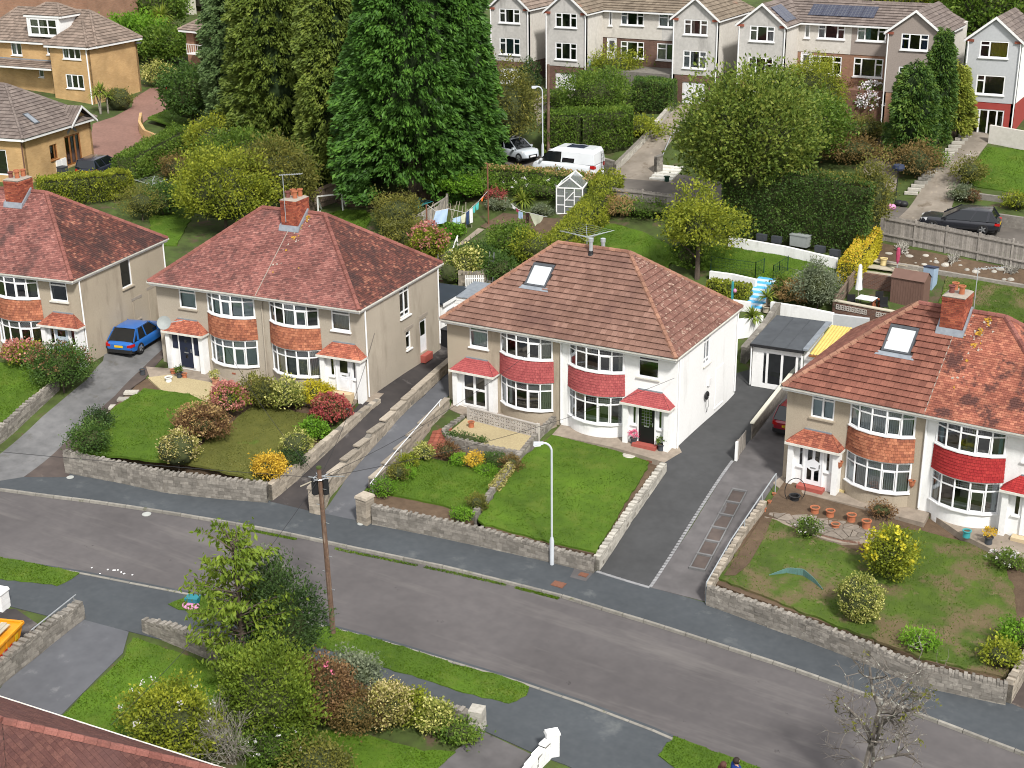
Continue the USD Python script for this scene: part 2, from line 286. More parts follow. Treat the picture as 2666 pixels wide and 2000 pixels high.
LEAF('grass_dry',[(.05,.06,.010),(.085,.095,.018),(.14,.13,.03)],.25, scale=.9)

def grid_axis(a0, a1, s, lo, hi):
    l = [a0]; st = s
    while l[-1] > lo: st *= 1.35; l.append(max(lo, l[-1]-st))
    r = [a1]; st = s
    while r[-1] < hi: st *= 1.35; r.append(min(hi, r[-1]+st))
    return np.array(l[::-1][:-1]+list(np.arange(a0, a1, s))+r)
FK = np.array([(-60,-41),(-45,-33),(-32,-26.6),(-20.24,-21.8),(-16,-20.5),(-11.75,-19.4),(-8.4,-18.65),(-5.4,-18.12),(-3.1,-17.8),(1.5,-17.1),(6.85,-16.65),(10.9,-16.65),(16.4,-16.8),(19.4,-17.06),(22.9,-17.4),(25.5,-17.7),(32,-18.8),(42,-21)], float)
NK = np.array([(-60,-50),(-45,-40),(-30,-32.4),(-15.3,-26.4),(-12.8,-25.8),(-11.5,-25.45),(-6.4,-24.4),(.2,-23.45),(2.8,-23.2),(5.5,-23.05),(8,-22.9),(10.9,-22.9),(13.7,-23.05),(18,-23.6),(28,-25.2),(42,-28.5)], float)
ROADP = Polygon(np.vstack([FK, NK[::-1]])); _rb2 = ROADP.buffer(.25)
def refine(poly, size):
    v, f = trimesh.creation.triangulate_polygon(poly, engine='earcut'); v = np.c_[v, np.zeros(len(v))]
    v, f = trimesh.remesh.subdivide_to_size(v, f, size, max_iter=14); m = trimesh.Trimesh(v, f, process=True)
    return np.array(m.vertices), np.array(m.faces)
def sheet(name, poly, mat, off=0.0, size=.9, fn=None, parent='/World', skirt=0.0, rough=0.0, **kw):
    if not isinstance(poly, Polygon): poly = Polygon([p[:2] for p in poly]).buffer(0)
    if hasattr(poly, 'geoms'): poly = max(poly.geoms, key=lambda q: q.area)
    v, f = refine(poly, size); f = f if np.cross(v[f[0,1]]-v[f[0,0]], v[f[0,2]]-v[f[0,0]])[2] > 0 else f[:, ::-1]
    v[:,2] = (Zv(v[:,0], v[:,1]) if fn is None else np.array([fn(a, b) for a, b in v[:, :2]]))+off
    if rough: v[:,2] += rough*meshkit.noise(v*np.array([1.3,1.3,0]),3)
    if skirt:
        e = np.sort(np.vstack([f[:,[0,1]], f[:,[1,2]], f[:,[2,0]]]),1); d = np.vstack([f[:,[0,1]], f[:,[1,2]], f[:,[2,0]]])
        _, ix, ct = np.unique(e, axis=0, return_index=True, return_counts=True); d = d[ix[ct == 1]]; n = len(v)
        lo = v.copy(); lo[:,2] -= skirt; v = np.vstack([v, lo]); f = np.vstack([f, np.c_[d[:,0], d[:,0]+n, d[:,1]+n], np.c_[d[:,0], d[:,1]+n, d[:,1]]])
    if parent == '/World': kw.setdefault('kind', 'structure')
    return part(name,(v, f), mat, parent, smooth=True if not skirt else 40, **kw)
from shapely import contains_xy
LOW = []
def make_ground():
  ax = grid_axis(-75,40,.8,-420,300); ay = grid_axis(-45,62,.8,-200,420)
  A, B = np.meshgrid(ax, ay, indexing='ij'); V = np.stack([A, B, np.zeros_like(A)],-1).reshape(-1,3)
  V[:,2] = Zv(V[:,0], V[:,1])-np.where(contains_xy(_rb2, V[:,0], V[:,1]),.22,.03)
  for q in LOW: V[:,2] -= np.where(contains_xy(q.buffer(-.35), V[:,0], V[:,1]),.9,0)
  I, J = np.meshgrid(np.arange(len(ax)-1), np.arange(len(ay)-1), indexing='ij'); k = len(ay)
  part('ground',(V, np.stack([I*k+J,(I+1)*k+J,(I+1)*k+J+1, I*k+J+1],-1).reshape(-1,4)), 'ground_mix', kind='structure', smooth=True)
sheet('road', ROADP, 'asphalt',-.10,1.2)
def offset_line(L, d):
    return np.array(LineString(L).parallel_offset(abs(d), 'left' if d > 0 else 'right').coords)
WB = np.array([on(a, b, Z)[:2] for a, b in ((175,1225),(430,1278),(697,1302),(939,1354),(1549,1486),(1840,1570),(2100,1660),(2400,1780),(2622,1828))])
far_back = np.vstack([[(-60,-36),(-45,-28.5),(-32,-23.4)], WB,[(30,-15.6),(42,-18)]])
k0 = .14
FKi = offset_line(FK, k0) if np.mean(offset_line(FK, k0)[:,1]) > FK[:,1].mean() else offset_line(FK,-k0)
sheet('pavement', np.vstack([FKi, far_back[::-1]]), 'pavement_tar',0,1.0, skirt=.12)
NPX = [(20,1577),(200,1622),(335,1643),(520,1692),(700,1722),(860,1760),(1053,1822),(1248,1880),(1262,1903),(1397,1964),(1470,1990)]
NP = np.vstack([[(-60,-53),(-45,-43.5),(-30,-35.6)],[on(a, b, Z)[:2] for a, b in NPX],[(14,-26.6),(28,-28.6),(42,-32)]])
NKi = offset_line(NK,-k0) if np.mean(offset_line(NK,-k0)[:,1]) < NK[:,1].mean() else offset_line(NK, k0)
sheet('pavement', np.vstack([NKi, NP[::-1]]), 'pavement_tar',0,1.0, skirt=.12)
def kerb(line, side, label, x0, x1):
    L = LineString(line); t = thing('kerb', label, 'kerb'); n = int(L.length/.92); core = MB()
    for i in range(n):
        a = np.array(L.interpolate(i*.92+.012).coords[0]); b = np.array(L.interpolate(i*.92+.908).coords[0])
        if not (x0 < a[0] < x1): continue
        d = (b-a)/np.linalg.norm(b-a); q = np.array([-d[1], d[0]])*side
        za, zb = Z(*a), Z(*b); e = rng.uniform(0,.008,2)
        P = [(*a, za-.2),(*b, zb-.2),(*(b+q*.135), zb-.2),(*(a+q*.135), za-.2)]
        T = [(*(a+q*.012), za+.012+e[0]),(*(b+q*.012), zb+.012+e[1]),(*(b+q*.135), zb+.012+e[1]),(*(a+q*.135), za+.012+e[0])]
        m = MB().hexa(P+T)
        part('kerb_stone', m, 'kerb_stone', t)
kerb(FK,1 if (FKi[:,1].mean() > FK[:,1].mean()) else -1, 'grey kerb stones along the far edge of the road, below the stone garden walls',-27,28)
kerb(NK,-1, 'grey kerb stones along the near edge of the road, beside the grass verges',-18,17)

def grass(parent, poly, n, mat, fn=None, off=0.0, h=.09, w=.035, name='grass'):
    """short upright blades; too many to count"""
    if not isinstance(poly, Polygon): poly = Polygon([p[:2] for p in poly]).buffer(0)
    x0, y0, x1, y1 = poly.bounds; k = int(n*(x1-x0)*(y1-y0)/max(poly.area,.1)); r = np.random.default_rng(int(abs(x0*91+y0*37))+5)
    p = np.stack([r.uniform(x0, x1, k), r.uniform(y0, y1, k)],1); p = p[contains_xy(poly, p[:,0], p[:,1])]
    z = (Zv(p[:,0], p[:,1]) if fn is None else np.array([fn(a, b) for a, b in p]))+off
    a = r.uniform(0,2*PI, len(p)); hh = h*r.uniform(.5,1.3, len(p)); d = np.stack([np.cos(a), np.sin(a)],1)*w
    ln = r.normal(0,.5,(len(p),2))*hh[:, None]
    b0 = np.c_[p-d, z]; b1 = np.c_[p+d, z]; t = np.c_[p+ln, z+hh]
    v = np.stack([b0, b1, t],1).reshape(-1,3)
    return part(name,(v, np.arange(len(v)).reshape(-1,3)), mat, parent, kind='stuff', tint=3)
def lawn(name, pts, mat, n, fn=None, off=.015, blade='grass_blade', skirt=.12, size=.7, h=.055, label=None):
    P = Polygon([p[:2] for p in pts]).buffer(0)
    if hasattr(P, 'geoms'): P = max(P.geoms, key=lambda q: q.area)
    c = np.array(P.segmentize(.35).exterior.coords)[:-1]; P = Polygon(c+np.random.default_rng(len(c)).normal(0,.035, c.shape)).buffer(0); P = max(P.geoms, key=lambda q: q.area) if hasattr(P, 'geoms') else P
    t = thing(name, label, 'lawn' if label else None, kind='structure')
    sheet('turf', P, mat, off, size, fn, t, skirt,.03)
    if n: grass(t, P, n, blade, fn, off, h)
    return t
lawn('verge', Gs([(-150,1425),(0,1452),(134,1478),(203,1494),(175,1515),(150,1525),(100,1519),(0,1509),(-150,1480)]), 'lawn_lush',2500, off=.02)
lawn('verge', Gs([(437,1575),(500,1549),(560,1556),(640,1602),(800,1632),(874,1637),(1028,1680),(1182,1730),(1340,1771),(1377,1789),(1371,1811),(1330,1831),(1300,1828),(1187,1798),(1028,1747),(859,1695),(700,1650),(560,1610),(480,1592)]), 'lawn_lush',6000, off=.02)
lawn('verge', Gs([(1755,1919),(1813,1940),(1901,1971),(2010,2010),(2010,2060),(1830,2060),(1757,1998),(1719,1968),(1728,1945)]), 'lawn_lush',2500, off=.02)
# ------------------------------------------------------------------ drives, paths, lane
def drive(name, px, mat, off=.004, **k): return sheet(name, Gs(px), mat, off,.9, skirt=.05, **k)
drive('driveway',[(-60,1240),(0,1252),(62,1242),(190,1130),(300,1030),(370,960),(425,908),(450,865),(380,820),(290,850),(268,940),(225,990),(110,1085),(-60,1225)], 'drive_concrete')
drive('driveway',[(62,1242),(178,1242),(200,1190),(235,1150),(280,1080),(330,1020),(378,985),(440,915),(450,865),(425,908),(370,960),(300,1030),(190,1130)], 'drive_brown',.006)
drive('driveway',[(703,1306),(812,1332),(900,1230),(1000,1130),(1100,1035),(1185,955),(1200,900),(1130,880),(970,1020),(860,1150)], 'drive_dark')
drive('driveway',[(840,1336),(937,1356),(945,1280),(1000,1215),(1080,1120),(1150,1045),(1190,1012),(1200,955),(1185,945),(1120,1010),(1050,1080),(920,1215)], 'drive_blue')
drive('driveway',[(1553,1487),(1692,1529),(1800,1368),(1908,1199),(2062,1000),(1960,960),(1905,975),(1890,1000),(1764,1160),(1700,1230),(1640,1335)], 'drive_black')
drive('driveway',[(1694,1530),(1840,1567),(1925,1410),(2015,1262),(2060,1222),(2080,1130),(2110,985),(2062,985),(1912,1199),(1802,1370)], 'drive_mauve',.006)
drive('driveway',[(2626,1829),(2700,1860),(2790,1700),(2700,1650)], 'drive_brown')
sheet('lane', Polygon([(-44,24.5),(-30,23.2),(-10,22.2),(10,21.5),(34,20.3),(34,25.4),(12,26.0),(-8,27.2),(-30,28.2),(-44,30)]), 'lane_tar',.0,1.0)
drive('driveway',[(1579,462),(1600,442),(1670,380),(1752,288),(1772,272),(1830,272),(1779,325),(1725,397),(1715,455),(1760,478)], 'old_concrete')
drive('driveway',[(2305,330),(2340,335),(2350,400),(2330,500),(2240,490),(2250,430)], 'old_concrete')
drive('driveway',[(2506,338),(2573,348),(2575,369),(2500,470),(2470,560),(2440,590),(2330,575),(2363,545),(2406,481),(2464,398)], 'old_concrete')
drive('driveway',[(1385,262),(1440,238),(1490,235),(1500,250),(1440,290),(1400,330)], 'old_concrete')
drive('block_paving',[(242,323),(297,305),(343,280),(348,257),(393,229),(470,222),(500,252),(460,287),(423,302),(383,312),(368,325),(372,353),(403,378),(480,400),(400,440),(300,470),(240,470),(225,430)], 'paver_red',.03)
# pale setts round the black drive
t = thing('drive_edging', 'pale grey sett edging round the black tarmac drive of the white house', 'edging')
for a, b in (((1553,1488),(1691,1530)),((1693,1529),(1907,1200))):
    a, b = G(*a), G(*b); n = int(np.linalg.norm((b-a)[:2])/.21); d = (b-a)/n
    for i in range(n):
        p = a+d*(i+.5); p[2] = Z(p[0], p[1]); part('sett', MB().cbox(p, np.linalg.norm(d)*.492,.07,.016, math.atan2(d[1], d[0])), 'sett', t)
for px in ((375,1313),(1637,1360)): pass
def cover(px, py, w, d, mat, label, round_=False, off=.006):
    p = G(px, py); p[2] = Z(p[0], p[1])+off; t = thing('manhole_cover', label, 'manhole cover', p)
    m = MB(); m.lathe([(0,.02),(w/2-.03,.02),(w/2,.012),(w/2,-.05)], sides=18) if round_ else m.box(-w/2,-d/2,-.05, w/2, d/2,.02)
    part('frame', m, mat, t); g = MB()
    if round_: g.lathe([(0,.028),(w*.4,.028),(w*.42,.018)], sides=18)
    else: g.box(-w*.42,-d*.42,.019, w*.42, d*.42,.027)
    part('lid', g, mat, t)
M('rust_plate',(.20,.085,.05),(.13,.06,.04),9,.8)
M('cover_grey',(.40,.41,.39),(.32,.33,.31),9,.8)
sheet('pavement_patch', Gs([(1484,1503),(1499,1474),(1549,1487),(1525,1514)]), 'drive_mauve',.006,.9)
cover(1454,1522,.55,.42, 'rust_plate', 'rusty brown rectangular cover in the pavement, left of the black drive')
cover(1519,1497,.38,.3, 'rust_plate', 'small rusty cover in the pale square of pavement at the corner of the stone wall')
cover(939,1364,.3,.3, 'cover_grey', 'small pale round cover in the pavement below the square wall pillar', True)
cover(183,1243,.35,.3, 'cover_grey', 'small pale round cover in the pavement by the left end of the long garden wall', True)
cover(381,1334,.42,.3, 'cover_grey', 'pale round cover at the road edge below the kerb', True,-.09)
# ------------------------------------------------------------------ house materials
M('pebbledash',(.42,.36,.275),(.32,.27,.205),26,.95,.5,60, big=.10, stain=[((.22,.18,.135),.9,.55,.76,(1,1,.25))])
M('pebbledash_grey',(.42,.37,.30),(.32,.28,.225),26,.95,.5,60, big=.10, stain=[((.24,.205,.16),.9,.54,.76,(1,1,.25))])
M('white_render',(.80,.80,.79),(.74,.74,.73),9,.85,.35,22, big=.04, stain=[((.56,.555,.53),.9,.56,.80,(1,1,.22)),((.44,.44,.40),.6,.68,.86,(1,1,.4))])
ROOF('clay_old',[(0,(.12,.056,.050)),(.3,(.182,.075,.064)),(.7,(.222,.092,.077)),(1,(.275,.130,.108))],[((.085,.046,.042),.42,.55,.66),((.50,.27,.05),2.1,.70,.74)])
ROOF('clay_dark',[(0,(.065,.030,.026)),(.5,(.105,.042,.034)),(.85,(.16,.058,.042)),(1,(.26,.12,.08))],[((.050,.028,.026),.6,.48,.62)])
ROOF('clay_orange',[(0,(.19,.065,.046)),(.5,(.27,.095,.062)),(1,(.35,.145,.092))],[((.085,.038,.032),.95,.52,.60),((.62,.36,.03),1.1,.66,.70),((.55,.50,.40),1.8,.71,.76)])
ROOF('concrete_tile',[(0,(.155,.086,.064)),(.4,(.178,.100,.076)),(.8,(.20,.114,.087)),(1,(.228,.134,.103))],[((.125,.068,.055),.32,.52,.66),((.42,.33,.24),9.0,.68,.74)],.14)
ROOF('concrete_tile_mossy',[(0,(.13,.064,.050)),(.5,(.16,.08,.062)),(1,(.19,.096,.074))],[((.42,.31,.24),5.0,.56,.64)],.14)
ROOF('concrete_red',[(0,(.145,.058,.042)),(.4,(.175,.070,.050)),(.8,(.20,.082,.058)),(1,(.235,.10,.07))],[((.10,.042,.03),.5,.56,.70)],.16)
ROOF('hung_orange',[(0,(.20,.072,.045)),(.5,(.29,.105,.058)),(1,(.37,.15,.085))],[((.12,.05,.035),.9,.60,.75)])
ROOF('hung_rose',[(0,(.28,.062,.064)),(1,(.36,.088,.085))],[((.22,.06,.06),.8,.58,.80)],.10)
ROOF('hung_red',[(0,(.27,.022,.024)),(1,(.34,.034,.032))],[],.08)
ROOF('porch_orange',[(0,(.19,.062,.042)),(.5,(.28,.088,.055)),(1,(.37,.135,.08))],[((.12,.05,.035),1.2,.62,.8)])
ROOF('ridge_red',[(0,(.165,.062,.050)),(1,(.225,.092,.074))],[((.12,.055,.045),.9,.55,.72),((.55,.32,.05),1.6,.70,.75)])
ROOF('ridge_brown',[(0,(.20,.10,.070)),(1,(.28,.15,.10))],[((.16,.08,.055),.9,.55,.72),((.62,.36,.06),1.4,.70,.75)])
ROOF('chimney_brick',[(0,(.17,.045,.030)),(.5,(.27,.070,.042)),(1,(.36,.11,.06))],[((.50,.36,.06),1.2,.74,.8)])
M('mortar',(.33,.29,.24),(.24,.21,.18),8,.95)
M('lichen_yellow',(.42,.24,.025),(.32,.17,.03),14,.95); M('lichen_white',(.40,.36,.30),(.28,.22,.18),14,.95); M('roof_felt',(.05,.035,.03), None,3,.95)
M('door_white',(.76,.77,.79), None,3,.4)
M('door_navy',(.020,.026,.048), None,3,.4)
M('door_black',(.010,.010,.011), None,3,.3)
M('door_blue',(.42,.50,.56), None,3,.45)
M('leading',(.20,.21,.22), None,3,.5)
M('step_red',(.36,.09,.07), None,5,.7)
M('step_cream',(.55,.43,.27), None,5,.8)
M('soffit',(.66,.65,.62),(.52,.51,.48),3,.7)
M('vent_brick',(.30,.10,.06), None,5,.9)
EX, EY_, EZ = np.eye(3)
def win(parent, o, u, n, x0, z0, x1, z1, lights, mat='upvc', curt=None, sill='upvc', fw=.07, glass='glass', inset=.07, lead=False, name='window', pics=None):
    """lights: [(width share, [row shares from the bottom])]; curt: one of the curtain kinds per light"""
    o, u, n = (np.asarray(q, float) for q in (o, u, n)); P = lambda x, z, d: o+u*x+EZ*z+n*d
    m = MB(); b = lambda a0, c0, a1, c1, d0, d1: m.obox(P(a0, c0, d0), u*(a1-a0), n*(d1-d0), EZ*(c1-c0))
    d0, d1 = -inset-.05,-inset+.02
    b(x0, z0, x1, z0+fw, d0, d1); b(x0, z1-fw, x1, z1, d0, d1); b(x0, z0+fw, x0+fw, z1-fw, d0, d1); b(x1-fw, z0+fw, x1, z1-fw, d0, d1)
    tot = sum(l[0] for l in lights); W = x1-x0; xx = x0; panes = []
    for i,(sh, rows) in enumerate(lights):
        xa, xb = xx, xx+W*sh/tot; xx = xb
        if i: b(xa-fw*.6, z0+fw, xa+fw*.6, z1-fw, d0+.004, d1+.006)
        rt = sum(rows); zz = z0
        for j, r in enumerate(rows):
            za, zb = zz, zz+(z1-z0)*r/rt; zz = zb
            if j: b(xa+fw*.6, za-fw*.5, xb-fw*.6, za+fw*.5, d0+.004, d1+.004)
            panes.append((xa+fw*.5, za+fw*.4, xb-fw*.5, zb-fw*.4, j))
    w = part(name, m, mat, parent)
    for xa, za, xb, zb, j in panes:
        part('pane', MB().quad(P(xa, za,-inset-.015), P(xb, za,-inset-.015), P(xb, zb,-inset-.015), P(xa, zb,-inset-.015)), glass, w)
        if lead and j == 1:
            l = MB(); s = .11; k = int((xb-xa+zb-za)/s)+1
            for q in range(1, k):
                for sg in (1,-1):
                    t0 = q*s; p0 = (max(0, t0-(zb-za)), min(zb-za, t0)); p1 = (min(xb-xa, t0), max(0, t0-(xb-xa)))
                    X = lambda p: xa+p[0] if sg > 0 else xb-p[0]
                    l.beam(P(X(p0), za+p0[1],-inset-.008), P(X(p1), za+p1[1],-inset-.008),.009,.006, n)
            part('leading', l, 'leading', w)
    if sill: part('sill', MB().obox(P(x0-.06, z0-.075,-.06), u*(W+.12), n*.15, EZ*.07), sill, w)
    cs = curt if isinstance(curt,(list, tuple)) else [curt]*len(lights); xx = x0
    for i,(sh, rows) in enumerate(lights):
        xa, xb = xx, xx+W*sh/tot; xx = xb; c = cs[i]
        if not c: continue
        c, mode = c if isinstance(c, tuple) else (c, 'full')
        drape(w, c, mode, P, xa+.03, xb-.03, z0+.03, z1-.05,-inset-.16)
    return w
def drape(w, mat, mode, P, xa, xb, za, zb, d):
    m = MB(); W = xb-xa
    rng2 = {'full': [(0,1)], 'left': [(0,.38)], 'right': [(.62,1)], 'both': [(0,.26),(.74,1)], 'half': [(0,1)]}.get(mode,[(0,1)])
    if mode == 'half': za = za+(zb-za)*.45
    if mode == 'slats':
        k = max(2, int(W/.09))
        for i in range(k): m.obox(P(xa+W*i/k, za, d),(P(1,0,0)-P(0,0,0))*W/k*.78,(P(0,0,.03)-P(0,0,0)), EZ*(zb-za))
        part('blind_slats', m, mat, w); return
    fl = not mat.startswith('blind')
    for a, b in rng2:
        k = max(2, int(W*(b-a)/.05)) if fl else 1
        for i in range(k):
            xa1, xb1 = xa+W*(a+(b-a)*i/k), xa+W*(a+(b-a)*(i+1)/k); e0, e1 = ((i % 2)*.04,((i+1) % 2)*.04) if fl else (0,0)
            m.quad(P(xa1, za, d-e0), P(xb1, za, d-e1), P(xb1, zb, d-e1), P(xa1, zb, d-e0))
    part('blind' if not fl else 'curtain', m, mat, w)
def wall(parent, o, u, n, poly, holes, mat, thick=.24, name='wall', **kw):
    for h in holes: poly = poly.difference(sbox(*h))
    return part(name, MB().extr(poly, thick,(np.asarray(o, float)-np.asarray(n, float)*thick, u, EZ, n)), mat, parent, **kw)
# ------------------------------------------------------------------ roofs
def tile_slope(parent, A, B, C_, D_, mat, gauge, width, thick, top=300, bond=.5, skip=None, name='roof_tile', coarse=1, seed=0):
    """tiles on the slope with eave A-B and upper edge D-C; laid course on course, cut at the hips"""
    A, B, C_, D_ = (np.asarray(q, float) for q in (A, B, C_, D_)); r = np.random.default_rng(seed+7)
    ex = (B-A)/np.linalg.norm(B-A); nn = np.cross(ex, D_-A); nn /= np.linalg.norm(nn); up = np.cross(nn, ex); Ls = (D_-A)@up
    x = lambda Q: (Q-A)@ex; xB, xC, xD = x(B), x(C_), x(D_); nc = int(round(Ls/gauge)); g = Ls/nc; gap = .030 if thick > .03 else .008
    tiles = []
    for k in range(nc):
        s0, s1 = k*g,(k+1)*g; f0, f1 = s0/Ls, s1/Ls; a0, b0 = xD*f0, xB+(xC-xB)*f0; a1, b1 = xD*f1, xB+(xC-xB)*f1
        w = width*coarse; lo = min(a0, a1); st = lo-w*(bond*(k % 2)); q = st
        while q < max(b0, b1):
            p0, p1 = q+.004, q+w-.004; q += w
            c0, c1 = min(max(p0, a0), b0), min(max(p1, a0), b0); d0, d1 = min(max(p0, a1), b1), min(max(p1, a1), b1)
            if c1-c0 < .01 and d1-d0 < .01: continue
            mid = (p0+p1)/2; ms = (s0+s1)/2
            if skip and any(sa < mid < sb and sc < ms < sd for sa, sb, sc, sd in skip): continue
            j = r.normal(0, thick*.10,2); lap = .02
            P = lambda xx, ss, h: A+ex*xx+up*ss+nn*h
            hb = thick*1.15+gap
            v = [P(c0, s0-lap,.006+gap), P(c1, s0-lap,.006+gap), P(d1, s1+.01,.002), P(d0, s1+.01,.002), P(c0, s0-lap, hb+j[0]), P(c1, s0-lap, hb+j[1]), P(d1, s1+.01,.010), P(d0, s1+.01,.010)]
            tiles.append(v)
    fs = np.array([[4,5,6],[4,6,7],[0,1,5],[0,5,4],[1,2,6],[1,6,5],[3,0,4],[3,4,7]])
    for v in tiles[:top]: part(name,(np.array(v), fs), mat, parent)
    if tiles[top:]:
        V = np.array(tiles[top:]).reshape(-1,3); F = (fs[None]+8*np.arange(len(tiles[top:]))[:, None, None]).reshape(-1,3)
        part(name+'s',(V, F), mat, parent, kind='stuff', tint=8)
def caps(parent, a, b, mat, up, length=.36, w=.13, h=.085, name='ridge_tile', top=60):
    a, b, up = (np.asarray(q, float) for q in (a, b, up)); d = b-a; L = np.linalg.norm(d); d /= L; s = np.cross(d, up); s /= np.linalg.norm(s); u = np.cross(s, d); n = max(1, int(L/length)); rest = MB()
    prof = [(-w,-.05),(-w*.62, h*.62),(0, h),(w*.62, h*.62),(w,-.05)]
    for i in range(n):
        p, q = a+d*L*i/n, a+d*(L*(i+1)/n-.012); m = MB()
        v = [p+s*x*1.0+u*(z+.014) for x, z in prof]+[q+s*x*.94+u*z for x, z in prof]
        f = [[j, j+1, j+6, j+5] for j in range(4)]; m.add(v, f); m.add(v,[[0,2,1],[0,3,2],[0,4,3],[5,6,7],[5,7,8],[5,8,9]])
        part(name, m, mat, parent)
def brick_stack(parent, x0, y0, x1, y1, z0, z1, mat='chimney_brick', bl=.225, bh=.085):
    part('mortar_core', MB().box(x0+.012, y0+.012, z0, x1-.012, y1-.012, z1), 'mortar', parent); rest = MB(); k = 0; n = int((z1-z0)/bh)
    for c in range(n):
        za, zb = z0+c*bh+.005, z0+(c+1)*bh-.005; g = .02 if c in (n-2, n-1) else 0.0
        for ax_, s0, s1, o in ((0, x0, x1, y0),(1, y0, y1, x1),(0, x0, x1, y1),(1, y0, y1, x0)):
            q = s0-(bl*.5 if c % 2 else 0)
            while q < s1-.02:
                p0, p1 = max(q+.005, s0), min(q+bl-.005, s1); q += bl
                if p1-p0 < .03: continue
                sg = -1 if o in (y0, x0) else 1; lo, hi = sorted((o+sg*(.004+g), o-sg*.05))
                bx = (p0, lo, za, p1, hi, zb) if ax_ == 0 else (lo, p0, za, hi, p1, zb)
                if o in (y0, x1) and ((ax_ == 0 and o == y0) or (ax_ == 1 and o == x1)) and k < 300: part('brick', MB().box(*bx), mat, parent); k += 1
                else: rest.box(*bx)
    part('bricks', rest, mat, parent, kind='stuff', tint=8)
def pot(m, c, r, h, lip=.03, sides=12): m.lathe([(r*.86,0),(r*.8, h*.5),(r*.84, h*.86),(r+lip*.4, h*.88),(r+lip*.4, h),(r*.78, h),(r*.74, h*.75)], c, sides)
# ------------------------------------------------------------------ the semi detached pairs
def bow(parent, cx, yf, z0, z1, prot, hw=1.45, frame='upvc', lights=.72, curt=None, lead=True, glass='glass', sillmat='upvc', openers=()):
    """five light bow window; its plan is an arc"""
    xs = [-hw,-hw*.66,-hw*.23, hw*.23, hw*.66, hw]; ys = [0,.63,.97,.97,.63,0]
    P = [np.array([cx+x, yf-prot*y,0]) for x, y in zip(xs, ys)]; m = MB(); fw = .065; zt = z0+(z1-z0)*lights
    for i, p in enumerate(P):
        r = .043 if 0 < i < 5 else .05; m.lathe([(0, z1),(r, z1),(r, z0),(0, z0)],(p[0], p[1],0),6)
    bay = None; sub = []
    for i in range(5):
        a, b = P[i], P[i+1]; d = b-a; L = np.linalg.norm(d); d /= L; n = np.cross(d, EZ)
        bx = lambda x0, c0, x1, c1, e0=-.035, e1=.035: m.obox(a+d*x0+EZ*c0+n*e0, d*(x1-x0), n*(e1-e0), EZ*(c1-c0))
        bx(.03, z0, L-.03, z0+.05); bx(.03, z1-.05, L-.03, z1); bx(.03, zt-.026, L-.03, zt+.026)
        if i in openers: bx(.06, z0+.05,.095, zt-.026,-.03,.05); bx(L-.095, z0+.05, L-.06, zt-.026,-.03,.05); bx(.095, z0+.05, L-.095, z0+.09,-.03,.05); bx(.095, zt-.066, L-.095, zt-.026,-.03,.05)
        sub.append((a, d, n, L))
    bay = part('bow_window', m, frame, parent)
    for i,(a, d, n, L) in enumerate(sub):
        Q = lambda x, z, e: a+d*x+EZ*z+n*e
        for za, zb in ((z0+.05, zt-.03),(zt+.03, z1-.05)):
            part('pane', MB().quad(Q(.05, za,0), Q(L-.05, za,0), Q(L-.05, zb,0), Q(.05, zb,0)), glass, bay)
        if lead:
            l = MB(); za, zb = zt+.035, z1-.06; s = .10; xa, xb = .06, L-.06
            if lead == 'grid':
                for q in np.arange(xa+s, xb, s): l.beam(Q(q, za,.006), Q(q, zb,.006),.010,.006, n)
                for q in np.arange(za+s, zb, s): l.beam(Q(xa, q,.006), Q(xb, q,.006),.010,.006, n)
            else:
                k = int((xb-xa+zb-za)/s)+1
                for q in range(1, k):
                    for sg in (1,-1):
                        t0 = q*s; p0 = (max(0, t0-(zb-za)), min(zb-za, t0)); p1 = (min(xb-xa, t0), max(0, t0-(xb-xa)))
                        X = lambda p: xa+p[0] if sg > 0 else xb-p[0]
                        l.beam(Q(X(p0), za+p0[1],.006), Q(X(p1), za+p1[1],.006),.010,.006, n)
            part('leading', l, 'leading', bay)
        c = curt[i] if curt else None
        if c:
            c, mode = c if isinstance(c, tuple) else (c, 'full'); drape(bay, c, mode, lambda x, z, e: a+d*x+EZ*z+n*e,.05, L-.05, z0+.04, z1-.05,-.12)
    s = MB()
    for i in range(5):
        a, b = P[i], P[i+1]; o1 = np.array([cx, yf+.6,0]); ga = (a-o1)/np.linalg.norm(a-o1); gb = (b-o1)/np.linalg.norm(b-o1); e = .11
        s.hexa([a-ga*.1+EZ*(z0-.07), b-gb*.1+EZ*(z0-.07), b+gb*e+EZ*(z0-.07), a+ga*e+EZ*(z0-.07), a-ga*.1+EZ*(z0-.002), b-gb*.1+EZ*(z0-.002), b+gb*e+EZ*(z0-.012), a+ga*e+EZ*(z0-.012)])
    part('sill', s, sillmat, bay)
    return P
def arc(cx, yf, prot, hw, n=14):
    out = []
    for i in range(n+1):
        x = -1+2*i/n; out.append((cx+hw*x, yf-prot*(1-abs(x)**2.2)))
    return np.array(out)
